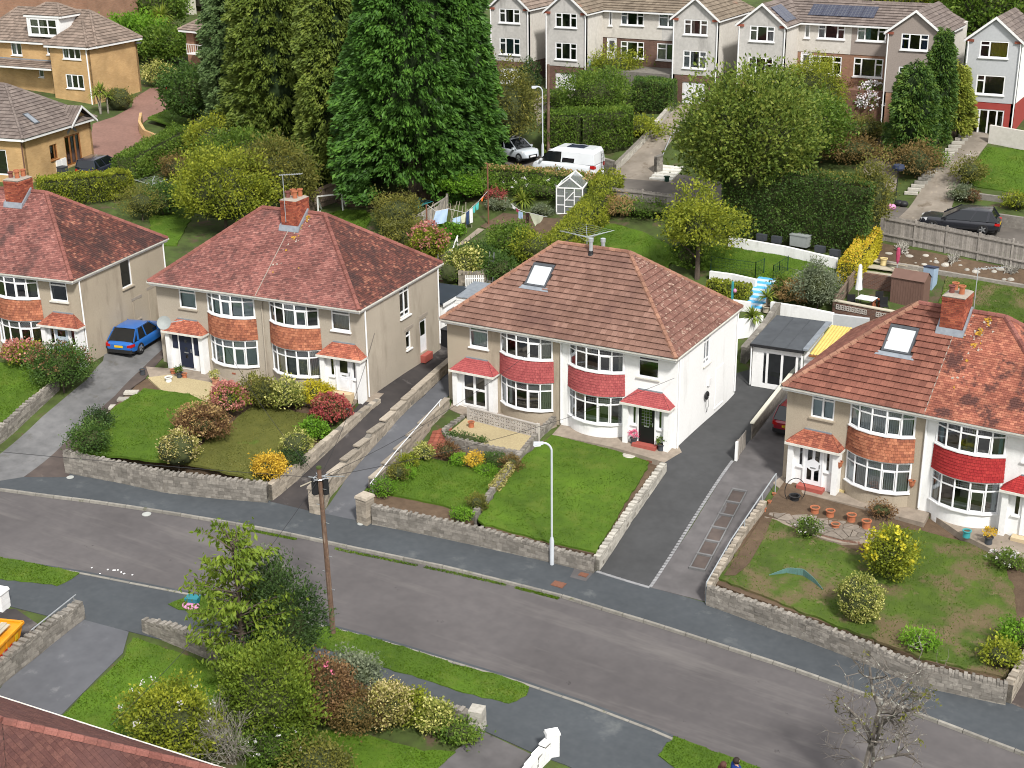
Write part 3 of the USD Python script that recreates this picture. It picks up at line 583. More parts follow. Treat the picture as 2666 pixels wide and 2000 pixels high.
def skirt(parent, cx, yf, z0, z1, p0, p1, hw, mat, label=None):
    """tile hanging between the two windows of a bay"""
    A0, A1 = arc(cx, yf, p0, hw+.03,20), arc(cx, yf, p1, hw,20); nc = 8; V = []; F = []; m = MB(); r = np.random.default_rng(int(abs(cx*100+yf*10)))
    core = MB()
    for i in range(20): core.quad((*A0[i], z0),(*A0[i+1], z0),(*A1[i+1], z1),(*A1[i], z1))
    core.add([(*q, z0) for q in A0]+[(cx, yf, z0)],[[21, i+1, i] for i in range(20)])
    s = part('tile_hanging', core, 'roof_felt', parent, label)
    L = lambda t, f: np.array([np.interp(t, np.linspace(0,1,21), A0[:, k]*(1-f)+A1[:, k]*f) for k in (0,1)])
    for c in range(nc):
        f0, f1 = c/nc,(c+1)/nc; nt = 20; off = .5*(c % 2)
        for i in range(-1, nt+1):
            t0, t1 = max(0,(i+off)/nt+.0012), min(1,(i+1+off)/nt-.0012)
            if t1-t0 < .008: continue
            P = []
            for f, o in ((f0-.012,.034),(f0-.012,.012),(f1,.012),(f1,.006)):
                for t in (t0, t1):
                    q = L(t, f); d = np.array([q[0]-cx, q[1]-yf-.9]); d /= np.linalg.norm(d); P.append((*(q+d*(o+r.normal(0,.0015))), z0+(z1-z0)*f))
            # outer low a,b ; inner low a,b ; outer top a,b ; inner top
            m.add(P,[[0,1,5],[0,5,4],[0,3,1],[0,2,3],[0,4,6],[0,6,2],[1,3,7],[1,7,5]])
    part('hung_tiles', m, mat, s, kind='stuff', tint=8)
def door(parent, cx, y, z0, w, h, mat, style):
    m = MB().box(cx-w/2, y-.05, z0, cx+w/2, y, z0+h); fr = MB()
    for a, b in ((-w/2-.07,-w/2),(w/2, w/2+.07)): fr.box(cx+a, y-.07, z0, cx+b, y+.02, z0+h+.07)
    fr.box(cx-w/2, y-.07, z0+h, cx+w/2, y+.02, z0+h+.07)
    if style in ('panel', 'blue'):
        m.box(cx-w*.3, y-.062, z0+.12, cx+w*.3, y-.05, z0+h*.40); m.box(cx-w*.22, y-.07, z0+.2, cx+w*.22, y-.062, z0+h*.34)
    if style == 'glazed': m.box(cx-w*.3, y-.06, z0+.12, cx+w*.3, y-.05, z0+h*.38)
    d = part('front_door' if style != 'glazed' else 'side_door', m, mat, parent); part('door_frame', fr, 'upvc', d)
    g = MB(); q = lambda x0, c0, x1, c1: g.quad((cx+x0*w, y-.056, z0+c0*h),(cx+x1*w, y-.056, z0+c0*h),(cx+x1*w, y-.056, z0+c1*h),(cx+x0*w, y-.056, z0+c1*h))
    if style == 'panel': q(-.27,.52,.27,.90)
    if style == 'blue': q(-.3,.72,.3,.9)
    if style == 'three': [q(-.09, c,.09, c+.10) for c in (.28,.50,.72)]
    if style == 'black':
        q(-.32,.45,.32,.93); l = MB()
        for i in range(1,4): l.box(cx+(-.32+.16*i)*w-.006, y-.064, z0+.45*h, cx+(-.32+.16*i)*w+.006, y-.057, z0+.93*h)
        for i in range(1,6): l.box(cx-.32*w, y-.064, z0+(.45+.08*i)*h-.006, cx+.32*w, y-.0572, z0+(.45+.08*i)*h+.006)
        part('leading', l, 'leading', d)
    if style == 'glazed': q(-.33,.45,.33,.94)
    if style == 'star':
        for s in (-1,1):
            g.add([(cx+s*.08*w, y-.056, z0+.12*h),(cx+s*.34*w, y-.056, z0+.12*h),(cx+s*.34*w, y-.056, z0+.42*h),(cx+s*.08*w, y-.056, z0+.36*h)],[[0,1,2],[0,2,3]] if s > 0 else [[0,2,1],[0,3,2]])
            g.add([(cx+s*.08*w, y-.056, z0+.66*h),(cx+s*.34*w, y-.056, z0+.60*h),(cx+s*.34*w, y-.056, z0+.93*h),(cx+s*.08*w, y-.056, z0+.93*h)],[[0,1,2],[0,2,3]] if s > 0 else [[0,2,1],[0,3,2]])
    part('door_glass', g, 'dark_glass', d); part('handle', MB().box(cx+w*.36, y-.09, z0+h*.46, cx+w*.40, y-.05, z0+h*.56), 'steel', d); part('letterbox', MB().box(cx-.13, y-.066, z0+h*.425, cx+.13, y-.05, z0+h*.455), 'steel', d)
def porch(parent, cx, yf, z0, mat, style, sg):
    """white porch with a small tiled hipped canopy"""
    e, h, pj, hw, tw = 2.13,2.70,.62,1.28,.62
    A, B, C_, D_ = (cx-hw, yf-pj, e),(cx+hw, yf-pj, e),(cx+tw, yf, h),(cx-tw, yf, h); core = MB()
    core.poly([A, B, C_, D_]); core.poly([(cx-hw, yf, e), A, D_]); core.poly([B,(cx+hw, yf, e), C_]); core.poly([A,(cx-hw, yf, e),(cx+hw, yf, e), B])
    po = part('porch', core, 'roof_felt', parent)
    for s in (-1,1): part('post', MB().box(cx+s*1.08-.13, yf-.52,-.5, cx+s*1.08+.13, yf-.02, e-.02), 'white', po)
    for q, sd in (((A, B, C_, D_),1),((B,(cx+hw, yf, e), C_, C_),2),(((cx-hw, yf, e), A, D_, D_),3)): tile_slope(po, *q, mat,.11,.17,.022,0, seed=sd)
    g = MB(); g.box(cx-hw-.05, yf-pj-.07, e-.11, cx+hw+.05, yf-pj+.02, e-.005)
    for s in (-1,1): g.box(cx+s*hw-.05, yf-pj+.02, e-.11, cx+s*hw+.05, yf, e-.006)
    part('gutter', g, 'old_white', po); f = MB().box(cx-tw-.02, yf-.05, h-.03, cx+tw+.02, yf, h+.05); part('flashing', f, 'lead', po)
    wp = sbox(cx-.95,-.5, cx+.95, e-.1); dw = .84; dx = cx+(.12*sg if style == 'panel' else 0); y = yf-.30; zf = z0
    if style == 'double':
        wall(po,(0, y,0), EX,-EY_, wp,[(cx-.72, zf, cx+.72,2.02)], 'white',.06, 'porch_wall')
        win(parent,(0, y,0), EX,-EY_, cx-.72, zf, cx+.72,2.02,[(1,[.52,.48]),(1,[.52,.48])], curt=None, sill=None, fw=.11, inset=.0, name='porch_door')
        return
    holes = [(dx-dw/2, zf, dx+dw/2, zf+1.93)]; sides = {'panel': [(-.72,-.48),(.60,.78)], 'three': [], 'black': [(-.78,-.58),(.58,.78)], 'star': [(-.74,-.54),(.56,.76)], 'blue': [(-.82,-.52),(.52,.82)]}[style]
    if sg < 0 and style == 'panel': sides = [(-b,-a) for a, b in sides]
    sh = [(cx+a,.95 if style != 'blue' else 1.0, cx+b,1.92) for a, b in sides]
    wall(po,(0, y,0), EX,-EY_, wp, holes+sh, 'white',.06, 'porch_wall')
    for a, c0, b, c1 in sh: win(parent,(0, y,0), EX,-EY_, a, c0, b, c1,[(1,[1])], fw=.035, inset=.02, glass='dark_glass', name='side_light')
    door(parent, dx, y-.01, zf, dw,1.93, {'panel': 'door_white', 'three': 'door_navy', 'black': 'door_black', 'star': 'door_white', 'blue': 'door_blue'}[style], style)
    if style == 'three': [part('door_surround', MB().box(a, y-.03, zf+b, c, y-.001, zf+1.93), 'door_navy', parent) for a, b, c in ((cx-.90,1.0, dx-dw/2-.07),(dx+dw/2+.07,.75, cx+.93))]
    st = {'black': 'step_red', 'star': 'step_red', 'panel': 'step_cream'}.get(style)
    if st: part('step', MB().box(cx-.62, yf-.72,-.35, cx+.62, yf-.31, zf-.02), st, parent)
def semi(name, label, cx, cy, yaw, base, W, D, R, ins, uc, halves, roofs, chimney=None, lichen=None, sky=None, side=None, hips='ridge_red', group=None):
    """halves: (left, right) dicts; roofs: (left front, right front, left hip, right hip, back) of (material, kind)"""
    t = thing(name, label, 'house',(cx, cy, base), yaw, group); H = 4.74; yf = -D/2+.48; yb = D/2-.35; xw = W/2-.09; sy = np.sign
    x0, x1 = -xw, xw
    for s, hf in ((-1, halves[0]),(1, halves[1])):
        c = uc+s*1.95; xa, xb = (x0, uc) if s < 0 else (uc, x1); wm = hf['wall']; wc = uc+s*4.72
        holes = [(c-1.40,.72, c+1.40,2.12),(c-1.40,3.36, c+1.40,4.56),(wc-.55,3.34, wc+.55,4.50),(uc+s*4.85-.6,.2, uc+s*4.85+.6,1.9)]
        wall(t,(0, yf,0), EX,-EY_, sbox(xa+.002,-1.4, xb-.002,4.66), holes, wm,.24, 'front_wall')
        win(t,(0, yf,0), EX,-EY_, wc-.55,3.34, wc+.55,4.50, hf.get('wl',[(1,[.76,.24])]), curt=hf.get('wc'), sill=hf.get('sillm', 'upvc'), inset=.04)
        P = bow(t, c, yf,3.40,4.58,.46, curt=hf.get('cu'), lead=hf.get('lead', True), openers=hf.get('open',(3,)), sillmat='upvc')
        P = bow(t, c, yf,.70,2.14,.56, curt=hf.get('cl'), lead=hf.get('lead', True), openers=hf.get('open2',(3,)), sillmat='upvc')
        skirt(t, c, yf,2.20,3.32,.66,.50,1.52, hf['skirt'])
        lw = MB(); A = arc(c, yf,.55,1.45,16)
        for i in range(16): lw.quad((*A[i],-1.2),(*A[i+1],-1.2),(*A[i+1],.635),(*A[i],.635))
        lw.add([(*q,.634) for q in A]+[(c, yf+.01,.634)],[[17, i, i+1] for i in range(16)])
        part('bay_wall', lw, wm, t, smooth=30)
        hd = MB(); A = arc(c, yf,.50,1.48,16); hd.add([(*q,2.16) for q in A]+[(*q,2.22) for q in A],[[i, i+1, i+18, i+17] for i in range(16)]); part('bay_head', hd, 'white', t)
        porch(t, uc+s*4.85, yf, hf.get('sill',.2), hf['porch'], hf['door'], s)
        # side wall
        sh = []; sw = side if s > 0 and side else {}
        for k in ('stair', 'small', 'door'):
            if k in sw: sh.append(sw[k][:4])
        if s > 0: wall(t,(xw,0,0), EY_, EX, sbox(yf+.002,-1.4, yb,4.66), sh, wm,.24, 'side_wall')
        else: wall(t,(-xw,0,0),-EY_,-EX, sbox(-yb,-1.4,-yf-.002,4.66),[], wm,.24, 'side_wall')
        wall(t,(0, yb,0),-EX, EY_, sbox(-xb+.24,-1.4,-xa-.24,4.66) if True else None,[(-(wc+.8),3.3,-(wc-.8),4.4),(-(c+.9),3.3,-(c-.9),4.4),(-(c+.9),.3,-(c-.9),2.1)], wm,.24, 'rear_wall')
        for a, b, c0, c1 in ((wc-.8, wc+.8,3.3,4.4),(c-.9, c+.9,3.3,4.4),(c-.9, c+.9,.3,2.1)): win(t,(0, yb,0),-EX, EY_,-b, c0,-a, c1,[(1,[.75,.25]),(1,[1])], inset=.06)
        for q in hf.get('airbrick',[]): part('air_brick', MB().box(c+q[0]-.11, yf-.56, q[1], c+q[0]+.11, yf-.5, q[1]+.09), 'vent_brick', t)
    if side:
        o = (xw,0,0)
        if 'stair' in side: win(t, o, EY_, EX, *side['stair'][:4],[(1,[1])] if side.get('plain') else [(1,[.18,.64,.18]),(1,[.18,.64,.18])], sill=side['stair'][4], fw=.06, lead=False)
        if 'small' in side: win(t, o, EY_, EX, *side['small'][:4],[(1,[.72,.28])], fw=.06)
        if 'door' in side:
            a, c0, b, c1 = side['door'][:4]; m = MB().obox((xw-.06, a, c0),(0, b-a,0),(-.05,0,0),(0,0, c1-c0)); d = part('side_door', m, 'door_white', t); g = MB().quad((xw-.055, a+.14, c0+.95),(xw-.055, b-.14, c0+.95),(xw-.055, b-.14, c1-.14),(xw-.055, a+.14, c1-.14)); part('door_glass', g, 'dark_glass', d)
            part('step', MB().box(xw, a-.05, c0-.5, xw+.3, b+.05, c0-.10), 'step_red', t)
        for i,(a, c0, b, c1) in enumerate(side.get('blocked',[])): part('blocked_window', MB().obox((xw-.01, a, c0),(0, b-a,0),(.035,0,0),(0,0, c1-c0)).obox((xw-.01, a-.06, c0-.08),(0, b-a+.12,0),(.07,0,0),(0,0,.08)), halves[1]['wall'], t)
        for a, c0 in side.get('lintel',[]): part('lintel', MB().obox((xw-.01, a, c0),(0,1.0,0),(.03,0,0),(0,0,.16)), 'mortar', t)
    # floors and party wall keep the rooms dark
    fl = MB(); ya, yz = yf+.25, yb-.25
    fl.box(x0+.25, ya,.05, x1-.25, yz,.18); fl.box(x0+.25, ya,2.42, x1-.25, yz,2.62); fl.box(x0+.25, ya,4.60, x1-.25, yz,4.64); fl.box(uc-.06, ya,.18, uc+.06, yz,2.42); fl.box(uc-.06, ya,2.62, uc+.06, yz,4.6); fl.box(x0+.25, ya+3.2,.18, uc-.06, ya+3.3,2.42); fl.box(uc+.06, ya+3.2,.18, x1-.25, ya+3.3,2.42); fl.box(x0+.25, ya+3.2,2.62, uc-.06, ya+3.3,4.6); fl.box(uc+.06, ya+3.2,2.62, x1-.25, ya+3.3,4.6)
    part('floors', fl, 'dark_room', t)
    rm = MB()
    for s in (-1,1):
        for zz in (.18,2.62): rm.box(uc+s*2.1-.8, ya+1.6, zz, uc+s*2.1+.8, ya+2.3, zz+.75)
    part('furniture', rm, 'curtain_cream', t)
    # roof
    w, d = W/2, D/2; e = [(-w,-d, H),(w,-d, H),(w, d, H),(-w, d, H)]; rl, rr = np.array((-w+ins,0, H+R)), np.array((w-ins,0, H+R)); e = [np.array(q) for q in e]
    mf, mt = np.array((uc,-d, H)), np.array((uc,0, H+R))
    rf = MB(); k = .012*EZ
    rf.poly([e[0]-k, e[1]-k, rr-k, rl-k]); rf.poly([e[1]-k, e[2]-k, rr-k]); rf.poly([e[2]-k, e[3]-k, rl-k, rr-k]); rf.poly([e[3]-k, e[0]-k, rl-k]); rf.poly([e[0]-.06*EZ, e[3]-.06*EZ, e[2]-.06*EZ, e[1]-.06*EZ])
    roof = part('roof', rf, 'roof_felt', t)
    K = {'clay': (.115,.18,.022), 'conc': (.335,.30,.050)}
    sk = [sky] if sky else None
    for q,(mat, kd), sd, tp in (((e[0], mf, mt, rl), roofs[0],1,300),((mf, e[1], rr, mt), roofs[1],2,300 if roofs[0][1] != 'conc' else 0),((e[3], e[0], rl, rl), roofs[2],3,0),((e[1], e[2], rr, rr), roofs[3],4,0),((e[2], e[3], rl, rr), roofs[4],5,0)):
        g, wd, th = K[kd]; skp = None
        if sky and sd in (1,2):
            off = (0 if sd == 1 else uc+w); skp = [(sky[0]+w-off, sky[1]+w-off, sky[2], sky[3])]
        tile_slope(roof, *q, mat, g, wd, th, tp if kd == 'conc' else 0, skip=skp, seed=sd, name='roof_tile')
    up = EZ
    for a, b, mm in ((e[0], rl, hips if isinstance(hips, str) else hips[0]),(e[1], rr, hips if isinstance(hips, str) else hips[1]),(e[2], rr, hips if isinstance(hips, str) else hips[1]),(e[3], rl, hips if isinstance(hips, str) else hips[0])): caps(roof, a+EZ*.03, b+EZ*.03, mm, up, name='hip_tile')
    caps(roof, rl+EZ*.03, rr+EZ*.03, hips if isinstance(hips, str) else hips[1], up)
    ft = MB(); ft.box(-w+.02,-d+.02, H-.2, w-.02,-d+.05, H-.01); ft.box(w-.05,-d+.05, H-.2, w-.02, d-.05, H-.01); ft.box(-w+.02,-d+.05, H-.2,-w+.05, d-.05, H-.01); ft.box(-w+.02, d-.05, H-.2, w-.02, d-.02, H-.01); part('fascia', ft, 'white', t)
    so = MB().box(-w+.05,-d+.05, H-.105, w-.05, yf-.002, H-.09); part('soffit', so, 'soffit', t)
    gu = MB(); g = .07
    for a, b, nrm in ((e[0], e[1],(0,-1,0)),(e[1], e[2],(1,0,0)),(e[2], e[3],(0,1,0)),(e[3], e[0],(-1,0,0))):
        nrm = np.array(nrm, float); dd = (b-a)/np.linalg.norm(b-a); a2, b2 = a-dd*.02, b+dd*.02
        prof = [(-.01,0),(0,-.06),(.045,-.09),(.09,-.06),(.10,0),(.088,0),(.078,-.05),(.045,-.075),(.012,-.05),(.005,0)]
        v = [a2+nrm*x+EZ*(z-.01) for x, z in prof]+[b2+nrm*x+EZ*(z-.01) for x, z in prof]; n_ = len(prof); gu.add(v,[[i,(i+1) % n_, n_+(i+1) % n_, n_+i] for i in range(n_)])
    part('gutter', gu, 'old_white', t)
    for pth in ([(x1+.07, yf+.12, H-.1),(x1+.05, yf+.12, H-.35),(x1+.05, yf+.12,-.1)],[(x1+.07, yb-.12, H-.1),(x1+.05, yb-.12, H-.35),(x1+.05, yb-.12,.2)],[(uc+.02,-d-.0, H-.1),(uc+.02, yf-.05, H-.4),(uc+.02, yf-.05,.1)]): part('downpipe', MB().tube(pth,.042,8), 'upvc' if pth[0][0] > 3 or halves[1]['wall'] == 'white_render' else halves[0]['wall'], t)
    if chimney:
        xa, xb, ya2, yb2, zt = chimney; zlow = H+R*(1-max(abs(ya2), abs(yb2))/d)-.15
        ch = part('chimney', MB().box(xa+.02, ya2+.02, zlow-.1, xb-.02, yb2-.02, H+R+zt-.02), 'mortar', t)
        brick_stack(ch, xa, ya2, xb, yb2, zlow, H+R+zt)
        part('flaunching', MB().hexa([(xa-.02, ya2-.02, H+R+zt),(xb+.02, ya2-.02, H+R+zt),(xb+.02, yb2+.02, H+R+zt),(xa-.02, yb2+.02, H+R+zt),(xa+.15, ya2+.15, H+R+zt+.09),(xb-.15, ya2+.15, H+R+zt+.09),(xb-.15, yb2-.15, H+R+zt+.09),(xa+.15, yb2-.15, H+R+zt+.09)]), 'mortar', ch)
        ps = [(-.22,-.25),(.22,-.25),(-.22,.25),(.22,.25)][:4 if name else 4]
        for i,(px_, py_) in enumerate(ps[:halves[0].get('pots',4)]):
            pm = MB(); pot(pm,((xa+xb)/2+px_,(ya2+yb2)/2+py_, H+R+zt+.05),.15,.42 if i % 2 else .36,.04); part('chimney_pot', pm, 'terracotta' if i else 'ridge_red', ch, smooth=40)
        fl = MB(); zf = lambda y: H+R*(1-abs(y)/d)
        fl.hexa([(xa-.12, ya2-.14, zf(ya2-.14)+.03),(xb+.12, ya2-.14, zf(ya2-.14)+.03),(xb+.12, ya2+.0, zf(ya2)+.03),(xa-.12, ya2, zf(ya2)+.03),(xa-.12, ya2-.14, zf(ya2-.14)+.06),(xb+.12, ya2-.14, zf(ya2-.14)+.06),(xb+.12, ya2-.03, zf(ya2)+.24),(xa-.12, ya2-.03, zf(ya2)+.24)])
        for sx in (xa-.12, xb+.03): fl.hexa([(sx, ya2, zf(ya2)+.0),(sx+.09, ya2, zf(ya2)+.0),(sx+.09,0, H+R),(sx,0, H+R),(sx, ya2, zf(ya2)+.2),(sx+.09, ya2, zf(ya2)+.2),(sx+.09,0, H+R+.22),(sx,0, H+R+.22)])
        part('flashing', fl, 'lead', ch)
    if lichen:
        sl = np.array([0, d, R])/np.hypot(d, R); nn = np.cross(EX, sl); o = np.array((0,-d, H)); lr = np.random.default_rng(4); q = uc-.03
        part('party_line', MB().obox(o+EX*q+nn*.03, EX*.035, sl*np.hypot(d, R)*.86, nn*.022), 'mortar', roof)
        for mt_, n_ in (('lichen_yellow',18),('lichen_white',30)):
            m = MB()
            for i in range(n_):
                s = (.96-abs(lr.normal(0,.24)))*np.hypot(d, R); u = lichen+lr.normal(.25+.5*(s/5.6-.6),.20); c = o+EX*u+sl*s+nn*.047; rr_ = lr.uniform(.03,.15 if mt_ == 'lichen_yellow' else .08); an = np.sort(lr.uniform(0,2*PI,7)); m.poly([c+(EX*math.cos(a)+sl*math.sin(a))*rr_*lr.uniform(.6,1.1) for a in an])
            part(mt_, m, mt_, roof, kind='stuff')
    if sky:
        a, b, s0, s1 = sky; sl = np.array([0, d, R])/np.hypot(d, R); nn = np.cross(EX, sl); o = np.array((0,-d, H)); P = lambda x, s, h: o+EX*x+sl*s+nn*h
        f = MB(); bb = lambda x0_, s0_, x1_, s1_, h0, h1: f.hexa([P(x0_, s0_, h0), P(x1_, s0_, h0), P(x1_, s1_, h0), P(x0_, s1_, h0), P(x0_, s0_, h1), P(x1_, s0_, h1), P(x1_, s1_, h1), P(x0_, s1_, h1)])
        bb(a, s0, b, s0+.1,-.02,.12); bb(a, s1-.14, b, s1,-.02,.13); bb(a, s0+.1, a+.09, s1-.14,-.02,.12); bb(b-.09, s0+.1, b, s1-.14,-.02,.12); q = part('skylight', f, 'dark_grey_metal', roof)
        part('pane', MB().quad(P(a+.08, s0+.09,.09), P(b-.08, s0+.09,.09), P(b-.08, s1-.12,.09), P(a+.08, s1-.12,.09)), 'skyglass', roof)
        part('blind', MB().quad(P(a+.08, s0+.09,.075), P(b-.08, s0+.09,.075), P(b-.08, s1-.12,.075), P(a+.08, s1-.12,.075)), 'white', roof)
        part('flashing', MB().hexa([P(a-.25, s0-.22,.04), P(b+.25, s0-.22,.04), P(b+.12, s0,.04), P(a-.12, s0,.04), P(a-.25, s0-.22,.06), P(b+.25, s0-.22,.06), P(b+.12, s0,.07), P(a-.12, s0,.07)]), 'lead', roof)
    return t
PANE('skyglass',(.95,.97,.97),.02,.12,.25)
SL, ST, BL = ('blind_striped', 'full'),('curtain_white', 'slats'), 'blind'
CL, CR = ('curtain_cream', 'left'),('curtain_cream', 'right')
HC = semi('semi_detached_house', 'wide brown concrete tiled pair with rose tile-hung bays, left half beige, right half white',0,0,0,.64,13.04,8.80,3.496,4.509,.19,
     ({'wall': 'pebbledash', 'skirt': 'hung_rose', 'porch': 'hung_rose', 'door': 'double', 'sill': .15, 'cu': [('curtain_white', 'left'), None, None, None,('curtain_cream', 'full')], 'cl': [('curtain_white', 'left'),('curtain_white', 'left'), None, None,('curtain_cream', 'slats')], 'wc': ('curtain_white', 'left'), 'open': (3,), 'open2': (3,)},
      {'wall': 'white_render', 'skirt': 'hung_rose', 'porch': 'hung_rose', 'door': 'black', 'sill': .12, 'lead': 'grid', 'cu': [None, None, None, None,('curtain_cream', 'right')], 'cl': [None]*5, 'sillm': 'old_white', 'open2': (3,)}),
     (('concrete_tile', 'conc'),('concrete_tile', 'conc'),('concrete_tile_mossy', 'conc'),('concrete_tile_mossy', 'conc'),('concrete_tile', 'conc')), sky=(-2.75,-1.55,2.75,4.15),
     side={'stair': (-.62,3.10,.22,4.55, 'old_white'), 'blocked': [(1.15,.25,2.2,2.35)]}, hips='ridge_brown')
HB = semi('semi_detached_house', 'pebbledashed pair with old red clay tiled roof, central brick chimney and orange tile-hung bays',-15.82,-3.99,.0804,1.76,12.98,9.02,3.40,4.535,.35,
     ({'wall': 'pebbledash_grey', 'skirt': 'hung_orange', 'porch': 'porch_orange', 'door': 'three', 'sill': .1, 'cu': [BL]*5, 'cl': [BL]*5, 'wc': BL, 'sillm': 'pebbledash_grey', 'open': (2,), 'airbrick': [(.2,.22)]},
      {'wall': 'pebbledash_grey', 'skirt': 'hung_orange', 'porch': 'porch_orange', 'door': 'panel', 'sill': .22, 'cu': [None, None,('curtain_white', 'slats'), SL, None], 'cl': [('curtain_white', 'left'), SL, SL, SL,('curtain_white', 'slats')], 'lead': True, 'wc': ('curtain_cream', 'left')}),
     (('clay_old', 'clay'),('clay_old', 'clay'),('clay_dark', 'clay'),('clay_dark', 'clay'),('clay_dark', 'clay')), chimney=(-.12,.86,-1.0,.25,.80), lichen=.55,
     side={'stair': (-.25,2.95,.82,4.6, 'upvc'), 'small': (.25,1.05,.8,2.05), 'door': (1.82,.32,2.62,2.2), 'lintel': [(.1,2.12),(1.75,2.3)]})
HA = semi('semi_detached_house', 'leftmost beige pair with dark red clay roof, overgrown chimney and pale blue front door',-31.55,-8.45,.1462,2.22,13.0,8.83,3.375,4.54,.43,
     ({'wall': 'pebbledash', 'skirt': 'hung_orange', 'porch': 'porch_orange', 'door': 'panel', 'cu': None, 'cl': None},
      {'wall': 'pebbledash', 'skirt': 'hung_orange', 'porch': 'porch_orange', 'door': 'blue', 'sill': .1, 'cu': None, 'cl': [None, None, None, None,('curtain_green', 'full')], 'wc': None, 'sillm': 'old_white'}),
     (('clay_old', 'clay'),('clay_old', 'clay'),('clay_dark', 'clay'),('clay_dark', 'clay'),('clay_dark', 'clay')), chimney=(-.1,.9,-.9,.3,.75),
     side={'stair': (-.15,3.0,.82,4.55, 'pebbledash'), 'plain': True, 'blocked': [(.6,.95,1.2,2.05),(2.1,.3,2.9,2.25)], 'lintel': [(.5,2.08),(2.0,2.28)]})
HD = semi('semi_detached_house', 'rightmost pair, left roof half brown with skylight, right half orange, brick chimney between',18.44,-.32,-.0681,.17,12.96,8.81,3.488,4.554,.06,
     ({'wall': 'pebbledash', 'skirt': 'hung_orange', 'porch': 'porch_orange', 'door': 'star', 'sill': .15, 'pots': 3, 'cu': [ST]*5, 'cl': [ST]*5, 'wl': [(1,[.78,.22]),(1,[.78,.22])], 'wc': 'blind', 'lead': True, 'sillm': 'pebbledash'},
      {'wall': 'white_render', 'skirt': 'hung_red', 'porch': 'hung_red', 'door': 'panel', 'sill': .1, 'lead': 'grid', 'cu': [('curtain_teal', 'left'), None, None, None,('curtain_teal', 'right')], 'cl': [('curtain_white', 'left'), None, None, None,('curtain_white', 'right')]}),
     (('concrete_red', 'conc'),('clay_orange', 'clay'),('concrete_red', 'conc'),('clay_orange', 'clay'),('concrete_red', 'conc')), chimney=(-.62,.38,-1.05,.25,.85), lichen=.75, sky=(-2.75,-1.45,2.75,4.2), hips=('ridge_brown', 'ridge_red'))
# ------------------------------------------------------------------ garden walls, lawns and beds in front of the houses
M('stone_grey',(.255,.235,.205),(.165,.15,.13),6,.95,.6,18, vary=.30, stain=[((.12,.11,.095),2.0,.56,.72),((.38,.36,.31),3.0,.62,.74)], dist=.03)
M('stone_pale',(.36,.315,.255),(.25,.215,.17),6,.95,.6,18, vary=.28, stain=[((.16,.145,.12),2.0,.60,.76)], dist=.03)
M('stone_light',(.44,.42,.37),(.30,.28,.24),6,.95,.6,18, vary=.25, stain=[((.18,.17,.145),2.0,.58,.74)], dist=.03)
M('wall_core',(.20,.18,.155),(.13,.12,.10),8,.95)
M('brick_red',(.30,.095,.06),(.21,.065,.042),6,.9,.3,40, vary=.25)
M('brick_brown',(.18,.095,.065),(.12,.065,.048),6,.9,.3,40, vary=.2)
def poly_at(P, s):
    P = np.asarray(P, float); d = np.r_[0, np.cumsum(np.linalg.norm(np.diff(P[:, :2], axis=0), axis=1))]
    return np.array([np.interp(s, d, P[:, k]) for k in range(P.shape[1])]), d[-1]
